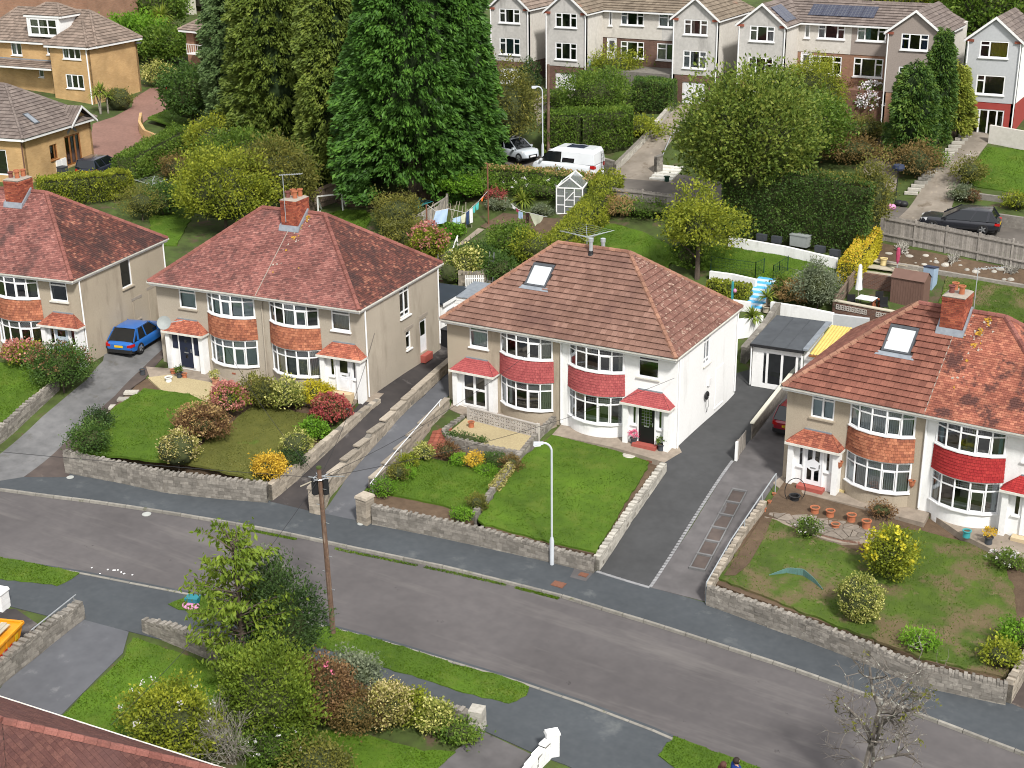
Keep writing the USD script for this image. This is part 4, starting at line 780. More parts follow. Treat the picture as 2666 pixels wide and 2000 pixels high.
def stone_wall(label, px, heights, mat='stone_grey', thick=.30, course=.165, slen=.36, coping='upright', step=0.0, base=None, name='stone_wall', sink=.12, pts=None, cap_h=.15, group=None):
    P = pts if pts is not None else Gs(px, base or Z); P = np.array([(*p, h) for p, h in zip(P, heights)]); _, L = poly_at(P,0)
    o = P[0, :3]; t = thing(name, label, 'wall', o, group=group); r = np.random.default_rng(int(L*100)); k = 0; rest = MB(); core = MB()
    def hgt(s):
        q, _ = poly_at(P, s)
        if step:
            q2, _ = poly_at(P,(math.floor(s/step)+.5)*step if (math.floor(s/step)+.5)*step < L else L); return q2[2]+q2[3]-q[2]
        return q[3]
    def fr(s):
        q, _ = poly_at(P, s); a, _ = poly_at(P, max(0, s-.3)); b, _ = poly_at(P, min(L, s+.3)); d = (b-a)[:2]; d = d/np.linalg.norm(d); return q, np.array([-d[1], d[0],0])
    def block(s0, s1, z0, z1, th, lift=0):
        q0, n0 = fr(s0); q1, n1 = fr(s1); e = r.normal(0,.007,4); h = th/2
        B0, B1 = q0[:3]-o, q1[:3]-o
        lo = [B0-n0*(h+e[0])+EZ*z0, B1-n1*(h+e[1])+EZ*z0, B1+n1*(h+e[2])+EZ*z0, B0+n0*(h+e[3])+EZ*z0]
        j = r.normal(0,.006,4); hi = [lo[i]+EZ*(z1-z0+j[i]) for i in range(4)]
        return MB().hexa(lo+hi)
    def put(nm, m):
        nonlocal k
        if k < 300: part(nm, m, mat, t); k += 1
        else: rest.add(*m.get())
    nseg = max(2, int(L/.5))
    for i in range(nseg):
        s0, s1 = L*i/nseg, L*(i+1)/nseg; q0, n0 = fr(s0); q1, n1 = fr(s1); h = thick/2-.012; c = .03
        h0, h1 = hgt(min(s0+.01, L)), hgt(max(s1-.01,0)); B0, B1 = q0[:3]-o, q1[:3]-o
        core.hexa([B0-n0*h-EZ*.3, B1-n1*h-EZ*.3, B1+n1*h-EZ*.3, B0+n0*h-EZ*.3, B0-n0*h+EZ*(h0-c), B1-n1*h+EZ*(h1-c), B1+n1*h+EZ*(h1-c), B0+n0*h+EZ*(h0-c)])
    part('wall_core', core, 'wall_core', t)
    hm = max(hgt(s) for s in np.linspace(0, L,40)); c = 0; z = -sink
    while z < hm:
        ch = course*r.uniform(.8,1.15); s = -r.uniform(0, slen*.6)
        while s < L:
            l = slen*r.uniform(.6,1.35); s0, s1 = max(s+.006,0), min(s+l-.006, L); s += l
            if s1-s0 < .05: continue
            hh = min(hgt(min(s0+.02, L)), hgt(max(s1-.02,0)))
            if z > hh-.05: continue
            put('stone', block(s0, s1, z+.006, min(z+ch-.006, hh), thick))
        z += ch
    s = 0.0; i = 0
    if coping == 'upright':
        while s < L-.04:
            l = r.uniform(.10,.19); s0, s1 = s+.006, min(s+l-.006, L); s += l; i += 1; q = hgt((s0+s1)/2); e = cap_h*(r.uniform(.85,1.25) if i % 2 else r.uniform(.5,.8))
            put('coping_stone', block(s0, s1, q-.01, q+e, thick*r.uniform(.85,1.0)))
    elif coping == 'flat':
        st = step or .6
        while s < L-.04:
            s1 = min(s+st, L); q = hgt((s+s1)/2)
            if step: 
                a, _ = fr(s+.01); b, _ = fr(s1-.01); zt = hgt((s+s1)/2)+fr((s+s1)/2)[0][2]
                q0, n0 = fr(s); q1, n1 = fr(s1); h = thick/2+.025; X = lambda qq, nn, sg, zz: np.array([*(qq[:2]+nn[:2]*h*sg-o[:2]), zz-o[2]])
                put('coping_stone', MB().hexa([X(q0, n0,-1, zt), X(q1, n1,-1, zt), X(q1, n1,1, zt), X(q0, n0,1, zt), X(q0, n0,-1, zt+.07), X(q1, n1,-1, zt+.07), X(q1, n1,1, zt+.07), X(q0, n0,1, zt+.07)]))
            else: put('coping_stone', block(s+.004, s1-.004, q, q+.07, thick+.05))
            s = s1
    if rest.n: part('stones', rest, mat, t, kind='stuff', tint=8)
    return t
def pillar(label, px, w, h, mat='stone_pale', base=None, cap=True, d=None, name='gate_pillar', rz=.2):
    p = G(*px) if base is None else on(*px, base); t = thing(name, label, 'pillar', p, rz); r = np.random.default_rng(int(px[0])); d = d or w; n = max(2, int(h/.17))
    part('wall_core', MB().box(-w/2+.02,-d/2+.02,-.3, w/2-.02, d/2-.02, h-.02), 'wall_core' if mat != 'white_render' else 'white_render', t)
    for i in range(n):
        z0, z1 = h*i/n+.006, h*(i+1)/n-.006; m = w*r.uniform(-.15,.15)
        for a, b in ((-w/2, m-.006),(m+.006, w/2)): part('stone', MB().box(a-r.uniform(0,.012),-d/2-r.uniform(0,.012), z0-(.2 if i == 0 else 0), b+r.uniform(0,.012), d/2+r.uniform(0,.012), z1), mat, t)
    if cap: part('cap_stone', MB().hexa([(-w/2-.05,-d/2-.05, h),(w/2+.05,-d/2-.05, h),(w/2+.05, d/2+.05, h),(-w/2-.05, d/2+.05, h),(-w/2-.02,-d/2-.02, h+.12),(w/2+.02,-d/2-.02, h+.12),(w/2+.02, d/2+.02, h+.12),(-w/2-.02, d/2+.02, h+.12)]), mat, t)
    return t
fB = lambda x, y: .85-.05*(x+19)+.08*(y-(-18.7+.257*(x+19)))
fC = lambda x, y: -.05-.05*(x-2)+.055*(y+14.3)
fD = lambda x, y: -.52-.04*(x-12)+.078*(y+14.2)
fA = lambda x, y: Z(x, y)+.35
def bed(name, px, mat, fn, off=0.0, skirt=1.0, **k):
    q = Polygon([p[:2] for p in Gs(px, fn)]).buffer(0); LOW.append(q) if skirt > .5 and q.geom_type == 'Polygon' else None
    return sheet(name, Gs(px, fn), mat, off,.7, fn, skirt=skirt, rough=.03, **k)
bed('garden_soil',[(186,1168),(250,1174),(440,1190),(560,1216),(690,1254),(985,1040),(960,1000),(900,985),(380,975),(290,1060)], 'soil', fB,-.10)
lawn('lawn', Gs([(375,1013),(460,1022),(551,1031),(600,1040),(590,1080),(520,1150),(455,1205),(430,1202),(240,1183),(200,1178),(232,1130),(300,1060)], fB), 'lawn_lush',6000, fB, label='bright green lawn left of the brown hydrangea row, behind the long stone wall')
lawn('lawn', Gs([(668,1052),(800,1078),(815,1112),(770,1165),(740,1205),(690,1250),(640,1244),(520,1213),(470,1205),(560,1130)], fB), 'lawn_dry',6000, fB, blade='grass_dry', label='dull olive green lawn right of the brown hydrangea row')
fCl = lambda x, y: -.08-.05*(x-2)+.012*(y+14.3)
bed('garden_soil',[(1262,1372),(1400,1404),(1545,1440),(1715,1222),(1690,1165),(1448,1110),(1352,1206)], 'soil', fC,-.08)
bed('garden_soil',[(972,1312),(1090,1336),(1225,1364),(1340,1206),(1390,1150),(1200,1105),(1120,1140),(1044,1207),(974,1292)], 'soil', fCl,-.08)
lawn('lawn', Gs([(1437,1134),(1592,1163),(1693,1191),(1689,1211),(1551,1438),(1429,1410),(1258,1366),(1242,1354),(1348,1203)], fC), 'lawn_lush',6000, fC, label='large smooth lawn in front of the white half house, behind the lamp post')
lawn('lawn', Gs([(1107,1191),(1193,1211),(1290,1232),(1278,1280),(1225,1340),(1150,1315),(1002,1285),(1034,1240)], fCl), 'lawn_lush',6000, fCl, label='small square lawn below the brick steps, left of the dividing stone wall')
bed('garden_soil',[(1850,1512),(1970,1556),(2100,1600),(2250,1655),(2400,1712),(2520,1745),(2620,1770),(2690,1650),(2690,1480),(2400,1325),(2050,1240),(1985,1330)], 'soil', fD,-.08)
lawn('lawn', Gs([(1870,1505),(1985,1358),(2005,1352),(2090,1385),(2250,1445),(2300,1370),(2400,1385),(2590,1430),(2640,1530),(2650,1700),(2620,1765),(2400,1712),(2100,1598)], fD), 'lawn_patchy',6000, fD, label='patchy green and brown lawn behind the long wall on the right')
lawn('lawn', Gs([(-90,940),(0,945),(70,952),(120,972),(140,998),(48,1066),(0,1103),(-90,1165)], fA), 'lawn_lush',6000, fA, skirt=.6, label='bright lawn at the left edge in front of the leftmost house')
bed('bare_earth',[(1885,1500),(1980,1355),(2010,1350),(1990,1400),(1950,1470),(1915,1500)], 'soil', fD,.03,.02)
# paths along the fronts
sheet('path', Gs([(1462,1105),(1560,1090),(1760,1150),(1775,1178),(1730,1205),(1592,1164),(1437,1133)]), 'path_concrete',.012,.8, skirt=.5)
sheet('path', Gs([(380,955),(560,960),(900,1020),(1000,1025),(975,1050),(900,1040),(750,1030),(620,1018),(390,985)]), 'path_concrete',.01,.8, skirt=.5)
sheet('path', Gs([(1180,1040),(1330,1070),(1440,1085),(1450,1110),(1400,1130),(1300,1105),(1215,1085),(1170,1065)]), 'path_concrete',.01,.8, skirt=.6)
sheet('path', Gs([(2380,1310),(2420,1270),(2600,1380),(2720,1450),(2720,1490),(2600,1440),(2500,1390)]), 'path_concrete',.014,.8, skirt=.6)
sheet('path', Gs([(2012,1258),(2055,1225),(2200,1270),(2420,1335),(2405,1362),(2250,1322),(2110,1290),(2030,1272)]), 'path_concrete',.01,.8, skirt=.7)
bed('gravel_bed',[(385,985),(440,978),(560,1000),(650,1020),(640,1045),(550,1052),(430,1028)], 'gravel_buff', Z,.05,.4)
fG = lambda x, y: .60
bed('gravel_bed',[(1168,1128),(1215,1088),(1300,1105),(1400,1140),(1352,1178),(1250,1160),(1180,1145)], 'gravel_buff', fG,0,.6)
# walls
stone_wall('long grey stone wall with jagged coping below the two lawns left of the pole',[(175,1228),(430,1279),(699,1305)],[.98,.92,.80])
stone_wall('pale stone wall beside the dark brown drive, right of the olive lawn',[(704,1301),(813,1207),(920,1106),(985,1046)],[.80,.68,.45,.2], 'stone_pale', coping='none', slen=.42)
stone_wall('stepped pale stone wall between the brown drive and the blue grey drive',[(840,1322),(851,1293),(920,1214),(1000,1126),(1080,1042),(1150,976),(1183,946)],[1.0,.85,.72,.62,.55,.48,.40], 'stone_pale', coping='flat', step=1.25, slen=.42)
pillar('pale stone pillar at the road end of the stepped wall, behind the telegraph pole',(826,1331),.52,1.22)
pillar('square stone pillar between the blue grey drive and the dark stone wall',(953,1358),.58,1.22, rz=-.1)
stone_wall('dark stone wall with jagged coping below the lawn, behind the lamp post',[(972,1362),(1250,1418),(1549,1488)],[.80,.70,.50])
stone_wall('light stone wall with rounded coping along the left of the black drive',[(1553,1484),(1640,1352),(1728,1226)],[.52,.48,.36], 'stone_light', slen=.5)
stone_wall('low ivy-flecked stone wall dividing the small lawn from the large lawn',[(1232,1350),(1348,1200),(1400,1140),(1448,1098)],[.18,.22,.28,.34], 'stone_grey', thick=.24, base=fC, cap_h=.10, sink=.5)
stone_wall('low curved stone wall retaining the straw coloured gravel bed',[(1206,1106),(1156,1140),(1168,1158),(1240,1178),(1350,1200)],[.40,.40,.40,.40,.40], 'stone_grey', thick=.26, base=lambda x, y: .20, cap_h=.12)
stone_wall('low cream wall under the handrail along the right of the blue grey drive',[(968,1290),(1034,1206),(1100,1130),(1165,1062)],[.75,.62,.6,.5], 'stone_pale', coping='flat', step=1.3, slen=.45, thick=.26)
stone_wall('long pale stone wall with jagged coping below the patchy lawn on the right',[(1842,1571),(2100,1663),(2400,1783),(2618,1830)],[.72,.72,.72,.72])
stone_wall('crumbling low stone edge climbing beside the earth bank, under the right handrail',[(1842,1570),(1935,1406),(1988,1330)],[.72,.5,.4], 'stone_pale', thick=.26)
stone_wall('short stone wall end running up at the right edge of the picture',[(2622,1829),(2660,1760),(2720,1650)],[.8,.8,.6], 'stone_pale')
stone_wall('rough stone wall below the left edge lawn, under a thin pole',[(-60,1195),(10,1142),(75,1082),(150,1012)],[.65,.6,.6,.4], 'stone_grey')
fN = Z
stone_wall('ruined looking stone wall between the skip and the grey drive',[(-40,1806),(5,1770),(105,1690),(212,1607)],[.75,.75,.75,.6], 'stone_grey', thick=.42)
stone_wall('mossy stone wall beside the pavement, left of the small leafy tree',[(378,1640),(450,1668),(540,1706),(700,1758)],[.35,.62,.62,.62], 'stone_grey', thick=.34)
stone_wall('stone wall behind the yellow shrubs, ending at a pillar wrapped in white plastic',[(880,1800),(1050,1838),(1225,1895)],[.55,.55,.55], 'stone_grey', thick=.34)
pillar('stone pillar topped with white plastic sheet beside the pavement',(1243,1897),.5,.85, 'stone_light', cap=False)
stone_wall('white painted stepped block wall at the bottom edge',[(1432,1968),(1400,2000),(1360,2050)],[.75,.6,.5], 'white', coping='flat', step=.5, slen=.42, thick=.22)
pillar('white painted block pillar at the bottom edge',(1438,1966),.42,.88, 'white', rz=.8, d=.26)
pillar('cream white pillar at the left edge beside the skip',(4,1583),.5,.75, 'white', rz=.2)
# pierced screen wall of concrete blocks
M('screen_block',(.46,.43,.39),(.34,.31,.28),7,.95,.3,30, vary=.12)
a, b = on(1222,1094, lambda x, y: .56), on(1402,1141, lambda x, y: .56); d = (b-a)[:2]; n = 13; w = np.linalg.norm(d)/n; u = np.array([*d/np.linalg.norm(d),0]); nn = np.cross(u, EZ)
t = thing('screen_wall', 'pierced grey concrete block screen behind the straw coloured gravel bed', 'screen wall', a)
hole = sbox(-w*.27,-w*.27, w*.27, w*.27).difference(sbox(-w*.11,-w*.11, w*.11, w*.11)); cr = sbox(-w*.36,-w*.05, w*.36, w*.05).union(sbox(-w*.05,-w*.36, w*.05, w*.36))
pat = sbox(-w/2+.004,-w/2+.004, w/2-.004, w/2-.004).difference(Point(0,0).buffer(w*.40,5)).union(Point(0,0).buffer(w*.20,4)).union(affinity.rotate(cr,0).intersection(Point(0,0).buffer(w*.42)))
for i in range(n):
    for j in range(2): part('screen_block', MB().extr(pat,.09,(u*(i+.5)*w+EZ*(w*(j+.5)+.05), u, EZ, nn)), 'screen_block', t)
part('base', MB().obox((0,0,-.3), u*n*w, nn*.1, EZ*.345), 'screen_block', t)
for i in (-.06, n*w-.08): part('post', MB().obox(u*i-nn*.02+EZ*-.3, u*.16, nn*.14, EZ*(2*w+.45)), 'screen_block', t)
part('capping', MB().obox(EZ*(2*w+.055)-nn*.02, u*n*w, nn*.13, EZ*.05), 'screen_block', t)
# red brick steps
def steps(name, label, p0, p1, width, n, mat, cat='steps', tread=None, depth=None):
    p0, p1 = np.asarray(p0, float), np.asarray(p1, float); d = (p1-p0)[:2]; L = np.linalg.norm(d); d = np.array([*d/L,0]); s = np.cross(d, EZ); t = thing(name, label, cat, p0); h = (p1-p0)[2]/n
    for i in range(n):
        o = d*(L*i/n)-s*width/2; m = MB().obox(o+EZ*(h*i-.35), d*(L/n+.06), s*width, EZ*(h+.35-(.012 if tread else 0)))
        part('step', m, mat, t)
        if tread: part('tread', MB().obox(o+d*.01+s*.004+EZ*(h*(i+1)-.012), d*(L/n-.01), s*(width-.008), EZ*.012), tread, t)
    return t
t = thing('steps', 'worn red brick steps climbing from the small lawn to the pierced screen wall', 'steps', on(1127,1186, fCl)); p0 = XF[t][0]; p1 = on(1160,1098, lambda x, y: .62); d = (p1-p0); L = np.linalg.norm(d[:2]); dd = np.array([*d[:2]/L,0]); ss = np.cross(dd, EZ); r = np.random.default_rng(3)
for i in range(8):
    for j in range(4): part('brick', MB().obox(dd*(L*i/8)+ss*(-.46+.23*j)+EZ*(d[2]*i/8-.2), dd*(L/8+.05), ss*.215, EZ*(.2+d[2]/8+r.normal(0,.008))), 'brick_red', t)
# handrails
def rail(label, pts, hgt, posts, mat='galvanised', r=.028, base=Z, mesh=False, name='handrail'):
    P = [np.array(p, float)+EZ*hgt for p in pts]; o = np.array(pts[0], float); t = thing(name, label, 'handrail', o)
    part('rail', MB().tube([p-o for p in P], r,7), mat, t, smooth=50)
    for s in posts:
        q, _ = poly_at(np.array(P), s*poly_at(np.array(P),0)[1]); part('post', MB().tube([q-o, q-o-EZ*(hgt+.05)], r*.9,6), mat, t)
    return t
M('rail_white',(.62,.63,.64),(.50,.51,.52),5,.5)
rail('long pale handrail along the right of the blue grey drive',[G(966,1303), G(1034,1216), G(1150,1080)],.85,(.03,.4,.75,.97), 'rail_white')
rail('long galvanised handrail climbing the right side of the drive to the star-panelled door',[G(1837,1570), G(1900,1458), G(2012,1290), G(2018,1282)],.95,(.0,.3,.55,.8,1.0))
rail('thin pole resting along the wall below the left edge lawn',[G(-30,1170), G(70,1080), G(150,1012)],.62,(.05,.6), 'flag',.03)
rail('spotted black and white rail above the rough wall beside the skip',[G(90,1700), G(205,1606)],1.0,(.05,.95), 'steel')
rail('bent grey handrail beside the steep concrete drive on the hill',[G(1720,445), G(1745,385), G(1830,275)],.8,(.02,.5,.98))
make_ground()
# ------------------------------------------------------------------ the upper row, the yellow brick houses, outbuildings
M('render_grey',(.54,.52,.49),(.43,.415,.39),5,.95,.4,40, big=.10, stain=[((.23,.22,.205),.9,.54,.74,(1,1,.28)),((.14,.135,.12),.5,.68,.80,(1,1,.5))])
M('render_cream_and_sunlit',(.60,.57,.52),(.50,.47,.42),5,.95,.4,40, big=.08, stain=[((.33,.31,.28),.9,.58,.78,(1,1,.28))])  # cream walls; on the wing flanks it paints the sunlit side
M('render_brown',(.33,.28,.245),(.26,.22,.195),12,.95,.4,40, big=.08, stain=[((.19,.17,.15),.9,.58,.78,(1,1,.3))])
M('render_blue_grey',(.46,.47,.48),(.41,.42,.43),6,.9,.2,30, big=.05)
M('paint_red',(.33,.055,.045),(.28,.045,.038),3,.8)
M('garage_white',(.76,.76,.77),(.70,.70,.71),3,.5)
BRICK('brick_dark',(.16,.085,.06),(.115,.06,.045),(.17,.14,.12))
BRICK('brick_buff',(.36,.20,.12),(.30,.15,.09),(.26,.21,.17))
BRICK('brick_yellow',(.50,.32,.145),(.44,.27,.115),(.47,.34,.19))
BRICK('brick_tan',(.33,.175,.11),(.27,.14,.085),(.25,.19,.15))
ROOF('tile_olive',[(0,(.145,.115,.085)),(.5,(.18,.145,.108)),(1,(.215,.175,.13))],[((.24,.13,.09),.7,.60,.72),((.09,.07,.05),.9,.64,.76)],.15)
ROOF('tile_grey',[(0,(.125,.10,.088)),(.5,(.16,.13,.115)),(1,(.195,.16,.14))],[((.09,.075,.07),.6,.58,.74)],.12)
ROOF('tile_brown',[(0,(.15,.115,.092)),(.5,(.19,.148,.12)),(1,(.24,.185,.15))],[((.10,.085,.075),.6,.58,.74)],.12)
M('solar',(.025,.03,.06),(.015,.018,.035),6,.15, spec=.6)
def planes_roof(t, planes, mat, felt='roof_felt', g=.34, w=.31, th=.034, name='roof', edge=None):
    m = MB()
    for A, B, C_, D_ in planes: m.poly([np.array(A, float)-EZ*.012, np.array(B, float)-EZ*.012, np.array(C_, float)-EZ*.012, np.array(D_, float)-EZ*.012])
    r = part(name, m, felt, t)
    for i, p in enumerate(planes): tile_slope(r, *p, mat, g, w, th,0, seed=i+3)
    return r
W3 = lambda a=.30, b=.40: [(a,[.68,.32]),(b,[1]),(a,[.68,.32])]
def gable_block(label, xl, wings, mid, z0, mats, roofmat, yb=7.6, group=None):
    """upper row pair: gabled wings with garages under them and a set back middle; local origin at the front of the wings, ground floor level"""
    t = thing('gabled_house', label, 'house',(xl,37.5, z0),0, group); ze, za = 4.20,5.62; gz = -2.3
    for (a, b, ml, mg, wl, wu, gk) in wings:
        a, b = a-xl, b-xl; c = (a+b)/2; wx0, wx1 = c-.90, c+.98
        face = Polygon([(a,0),(b,0),(b, ze),(c, za),(a, ze)]); holes = [(wx0,.52, wx1,1.82),(wx0,2.98, wx1,4.08)]
        wall(t,(0,0,0), EX,-EY_, face, holes, ml,.24, 'wing_wall')
        if gk == 'picture': l1 = [(.28,[.70,.30]),(.72,[1])]; l2 = [(.34,[.72,.28]),(.66,[1])]
        else: l1 = l2 = W3()
        win(t,(0,0,0), EX,-EY_, wx0,.52, wx1,1.82, l1, curt=wl, fw=.08, inset=.03); win(t,(0,0,0), EX,-EY_, wx0,2.98, wx1,4.08, l2, curt=wu, fw=.08, inset=.03)
        lw, rw = (a, b)
        for x, s, mm in ((a,-1, ml),(b,1, 'render_cream_and_sunlit' if ml != 'render_blue_grey' else 'white_render')):  # right flanks get paler render; the sun on them is put into the colour
            yend = 3.2 if (mid and ((s > 0 and b-.1 < mid[1]-xl and x < mid[1]-xl-1) or (s < 0 and x > mid[0]-xl+1))) else yb
            if s > 0: wall(t,(x,0,0), EY_, EX, sbox(.002,0, yend, ze),[(1.3,.55,1.9,1.7)] if yend < 4 and False else [], mm,.24, 'flank_wall')
            else: wall(t,(x,0,0),-EY_,-EX, sbox(-yend,0,-.002, ze),[], mm,.24, 'flank_wall')
            part('flank_base', MB().box(x-.24 if s > 0 else x+.02,.03, gz-1.5, x-.02 if s > 0 else x+.24, yend,-.002), mg, t)
        # base storey
        gh = (c-.92, gz, c+.92, gz+1.78)
        wall(t,(0,.03,0), EX,-EY_, sbox(a+.02, gz-1.2, b-.02,-.002),[gh] if gk != 'picture' else [(c-1.0, gz+.05, c+1.15,-.48)], mg,.24, 'base_wall')
        if gk == 'picture': win(t,(0,.03,0), EX,-EY_, c-1.0, gz+.05, c+1.15,-.48,[(.24,[1]),(.27,[1]),(.27,[1]),(.22,[1])], fw=.09, inset=.05, sill=None, name='glazed_doors')
        elif gk:
            g = part('garage_door', MB().box(gh[0],.10, gh[1], gh[2],.14, gh[3]), 'garage_white', t)
            for i in range(3):
                for j in range(3): part('panel', MB().hexa([(gh[0]+.08+i*.59,.099, gz+.08+j*.57),(gh[0]+.58+i*.59,.099, gz+.08+j*.57),(gh[0]+.58+i*.59,.12, gz+.08+j*.57),(gh[0]+.08+i*.59,.12, gz+.08+j*.57),(gh[0]+.10+i*.59,.08, gz+.56+j*.57),(gh[0]+.56+i*.59,.08, gz+.56+j*.57),(gh[0]+.58+i*.59,.12, gz+.58+j*.57),(gh[0]+.08+i*.59,.12, gz+.58+j*.57)]), 'garage_white', g)
        # corbels, barge boards, wing roof running back
        for x in (a, b-.42): part('corbel', MB().box(x-.03,-.10, ze-.22, x+.45,-.001, ze-.06), 'brick_red', t)
        o = .16; rb = MB(); u1 = np.array([c-a,0, za-ze]); u1 /= np.linalg.norm(u1)
        E1, E2, T = np.array([a-o,-.22, ze-o*.8]), np.array([b+o,-.22, ze-o*.8]), np.array([c,-.22, za+.02])
        for e in (E1, E2): rb.hexa([e+EZ*-.12, T+EZ*-.12, T+EZ*-.12+EY_*.05, e+EZ*-.12+EY_*.05, e+EZ*.06, T+EZ*.06, T+EZ*.06+EY_*.05, e+EZ*.06+EY_*.05])
        part('barge_board', rb, 'white', t)
        yr = 6.2; Lr, Rr = (a-o,-.2, ze-o*.8+.03),(b+o,-.2, ze-o*.8+.03)
        planes_roof(t,[((a-o, yr, ze-o*.8+.03), Lr,(c,-.2, za+.03),(c, yr, za+.03)),(Rr,(b+o, yr, ze-o*.8+.03),(c, yr, za+.03),(c,-.2, za+.03))], roofmat, name='wing_roof')
        gt = MB()
        for x in (a-o-.04, b+o-.05): gt.box(x,-.2, ze-o*.8-.10, x+.09,6.0, ze-o*.8-.01)
        part('gutter', gt, 'white', t)
        for x in (a+.1, b-.04): part('downpipe', MB().tube([(x,-.12, ze-.2),(x,-.07, ze-.5),(x,-.07, gz)],.045,7), 'upvc' if wl != 'skip' else 'black', t)
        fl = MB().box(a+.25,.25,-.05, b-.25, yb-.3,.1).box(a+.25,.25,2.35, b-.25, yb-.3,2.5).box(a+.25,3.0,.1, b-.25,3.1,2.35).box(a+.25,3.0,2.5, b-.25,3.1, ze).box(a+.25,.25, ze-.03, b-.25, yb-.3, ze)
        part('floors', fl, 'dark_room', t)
    if mid:
        m0, m1, pm, fronts, split = mid[0]-xl, mid[1]-xl, mid[2]-xl, mid[3], mid[4]; ym = 3.0
        hol = [(a-xl, b, c-xl, d) for a, b, c, d, *_ in fronts]
        for x0, x1, mu, mlw in ((m0, pm, split[0], split[2]),(pm, m1, split[1], split[3])):
            wall(t,(0, ym,0), EX,-EY_, sbox(x0+.003,2.0, x1-.003, ze-.05),[h for h in hol if h[1] > 2], mu,.24, 'upper_wall')
            wall(t,(0, ym+.04,0), EX,-EY_, sbox(x0+.003,-2.5, x1-.003,1.998),[h for h in hol if h[1] < 2], mlw,.24, 'lower_wall')
        for a, b, c, d, kind, cu in fronts:
            o = (0, ym+(.04 if b < 2 else 0),0)
            if kind == 'door':
                dm = MB().box(a-xl+.05, ym+.06, b, c-xl-.05, ym+.11, d-.05); dd = part('front_door', dm, 'door_white', t); part('door_glass', MB().quad((a-xl+.2, ym+.055, b+1.0),(c-xl-.2, ym+.055, b+1.0),(c-xl-.2, ym+.055, d-.2),(a-xl+.2, ym+.055, d-.2)), 'dark_glass', dd)
                part('door_frame', MB().box(a-xl, ym+.03, b, a-xl+.05, ym+.12, d).box(c-xl-.05, ym+.03, b, c-xl, ym+.12, d).box(a-xl+.05, ym+.03, d-.05, c-xl-.05, ym+.12, d), 'upvc', dd)
            else: win(t, o, EX,-EY_, a-xl, b, c-xl, d, kind, curt=cu, fw=.08, inset=.03)
        planes_roof(t,[((m0-.2, ym-.25, ze-.1),(m1+.2, ym-.25, ze-.1),(m1+2,5.6,5.45),(m0-2,5.6,5.45)),((m1+3.7, yb+.3, ze-.1),(m0-3.7, yb+.3, ze-.1),(m0-2,5.6,5.45),(m1+2,5.6,5.45))], roofmat)
        rr = planes_roof(t,[((m1+3.75,2.2, ze-.12),(m1+3.75, yb+.3, ze-.12),(m1+2,5.6,5.47),(m1+1.95,5.6,5.47))], roofmat, name='hip_roof')
        planes_roof(t,[((m0-3.75, yb+.3, ze-.12),(m0-3.75,2.8, ze-.12),(m0-2,5.6,5.47),(m0-1.95,5.6,5.47))], roofmat, name='hip_roof'); caps(rr,(m0-2,5.6,5.46),(m1+2,5.6,5.46), roofmat, EZ)
        part('gutter', MB().box(m0+.2, ym-.34, ze-.22, m1-.2, ym-.25, ze-.11), 'white', t); part('soffit', MB().box(m0+.2, ym-.25, ze-.2, m1-.2, ym, ze-.17), 'white', t)
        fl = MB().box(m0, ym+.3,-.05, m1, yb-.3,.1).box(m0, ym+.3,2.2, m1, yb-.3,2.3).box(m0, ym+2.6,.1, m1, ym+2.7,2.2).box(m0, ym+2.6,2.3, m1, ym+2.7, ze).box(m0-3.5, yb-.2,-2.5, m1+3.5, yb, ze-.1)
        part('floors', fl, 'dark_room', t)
    return t
CW, CC, CT, CB, CY = 'curtain_white', 'curtain_cream', 'curtain_teal', 'curtain_blue', 'curtain_yellow'
gable_block('two grey gabled wings with white garage doors and olive tiled roof between',-22.5,[(-22.5,-18.95, 'render_grey', 'brick_dark',[None, None, None],[None, None,(CW, 'right')], 'garage'),(-11.75,-8.15, 'render_grey', 'brick_dark',[(CW, 'full'),(CW, 'both'),(CW, 'full')],[(CC, 'full'),(CC, 'both'),(CC, 'full')], 'garage')],
    (-18.95,-11.75,-13.9,[(-17.4,3.02,-15.45,4.06, W3(.28,.44),[(CW, 'full'), None, None]),(-14.2,3.02,-12.0,4.06,[(.36,[.68,.32]),(.64,[1])],[(CW, 'full'),(CW, 'left')]),(-17.4,.5,-15.4,1.78, W3(.28,.44),[(CC, 'full'),('curtain_green', 'left'), None]),(-14.3,.5,-12.0,1.78,[(.34,[.68,.32]),(.66,[1])],[(CC, 'full'),('curtain_green', 'full')]),(-18.6,-.05,-17.75,1.95, 'door', None),(-18.45,2.9,-18.15,4.06,[(1,[1])], None)],('render_cream_and_sunlit', 'render_grey', 'brick_dark', 'brick_dark')),11.5, None, 'tile_olive')
gable_block('pair with solar panels on its roof, pale grey left wing, brown right wing',-6.6,[(-6.6,-3.0, 'render_grey', 'brick_tan',[(CC, 'full'), None,(CC, 'right')],[(CC, 'full'), None,(CW, 'full')], 'garage'),(4.3,8.1, 'render_brown', 'brick_buff',[(CW, 'left'),(CT, 'full'),(CT, 'full')],[(CB, 'both'), None,(CB, 'full')], 'garage')],
    (-3.0,4.3,.95,[(-1.55,3.02,.45,4.04, W3(.27,.46),[(CW, 'full'), None, None]),(1.35,3.02,3.45,4.04,[(.27,[.68,.32]),(.46,[1]),(.27,[.68,.32])],[(CW, 'full'),(CT, 'left'), None]),(-1.9,.45,.35,1.78, W3(.28,.44),[(CC, 'full'),(CY, 'half'), None]),(1.25,.45,3.4,1.80, W3(.26,.48),[None, None, None]),(-2.75,-.05,-1.9,1.95, 'door', None),(-2.55,3.0,-2.15,4.04,[(1,[1])],[(CC, 'full')])],('render_cream_and_sunlit', 'render_brown', 'brick_tan', 'brick_tan')),11.3, None, 'tile_grey')
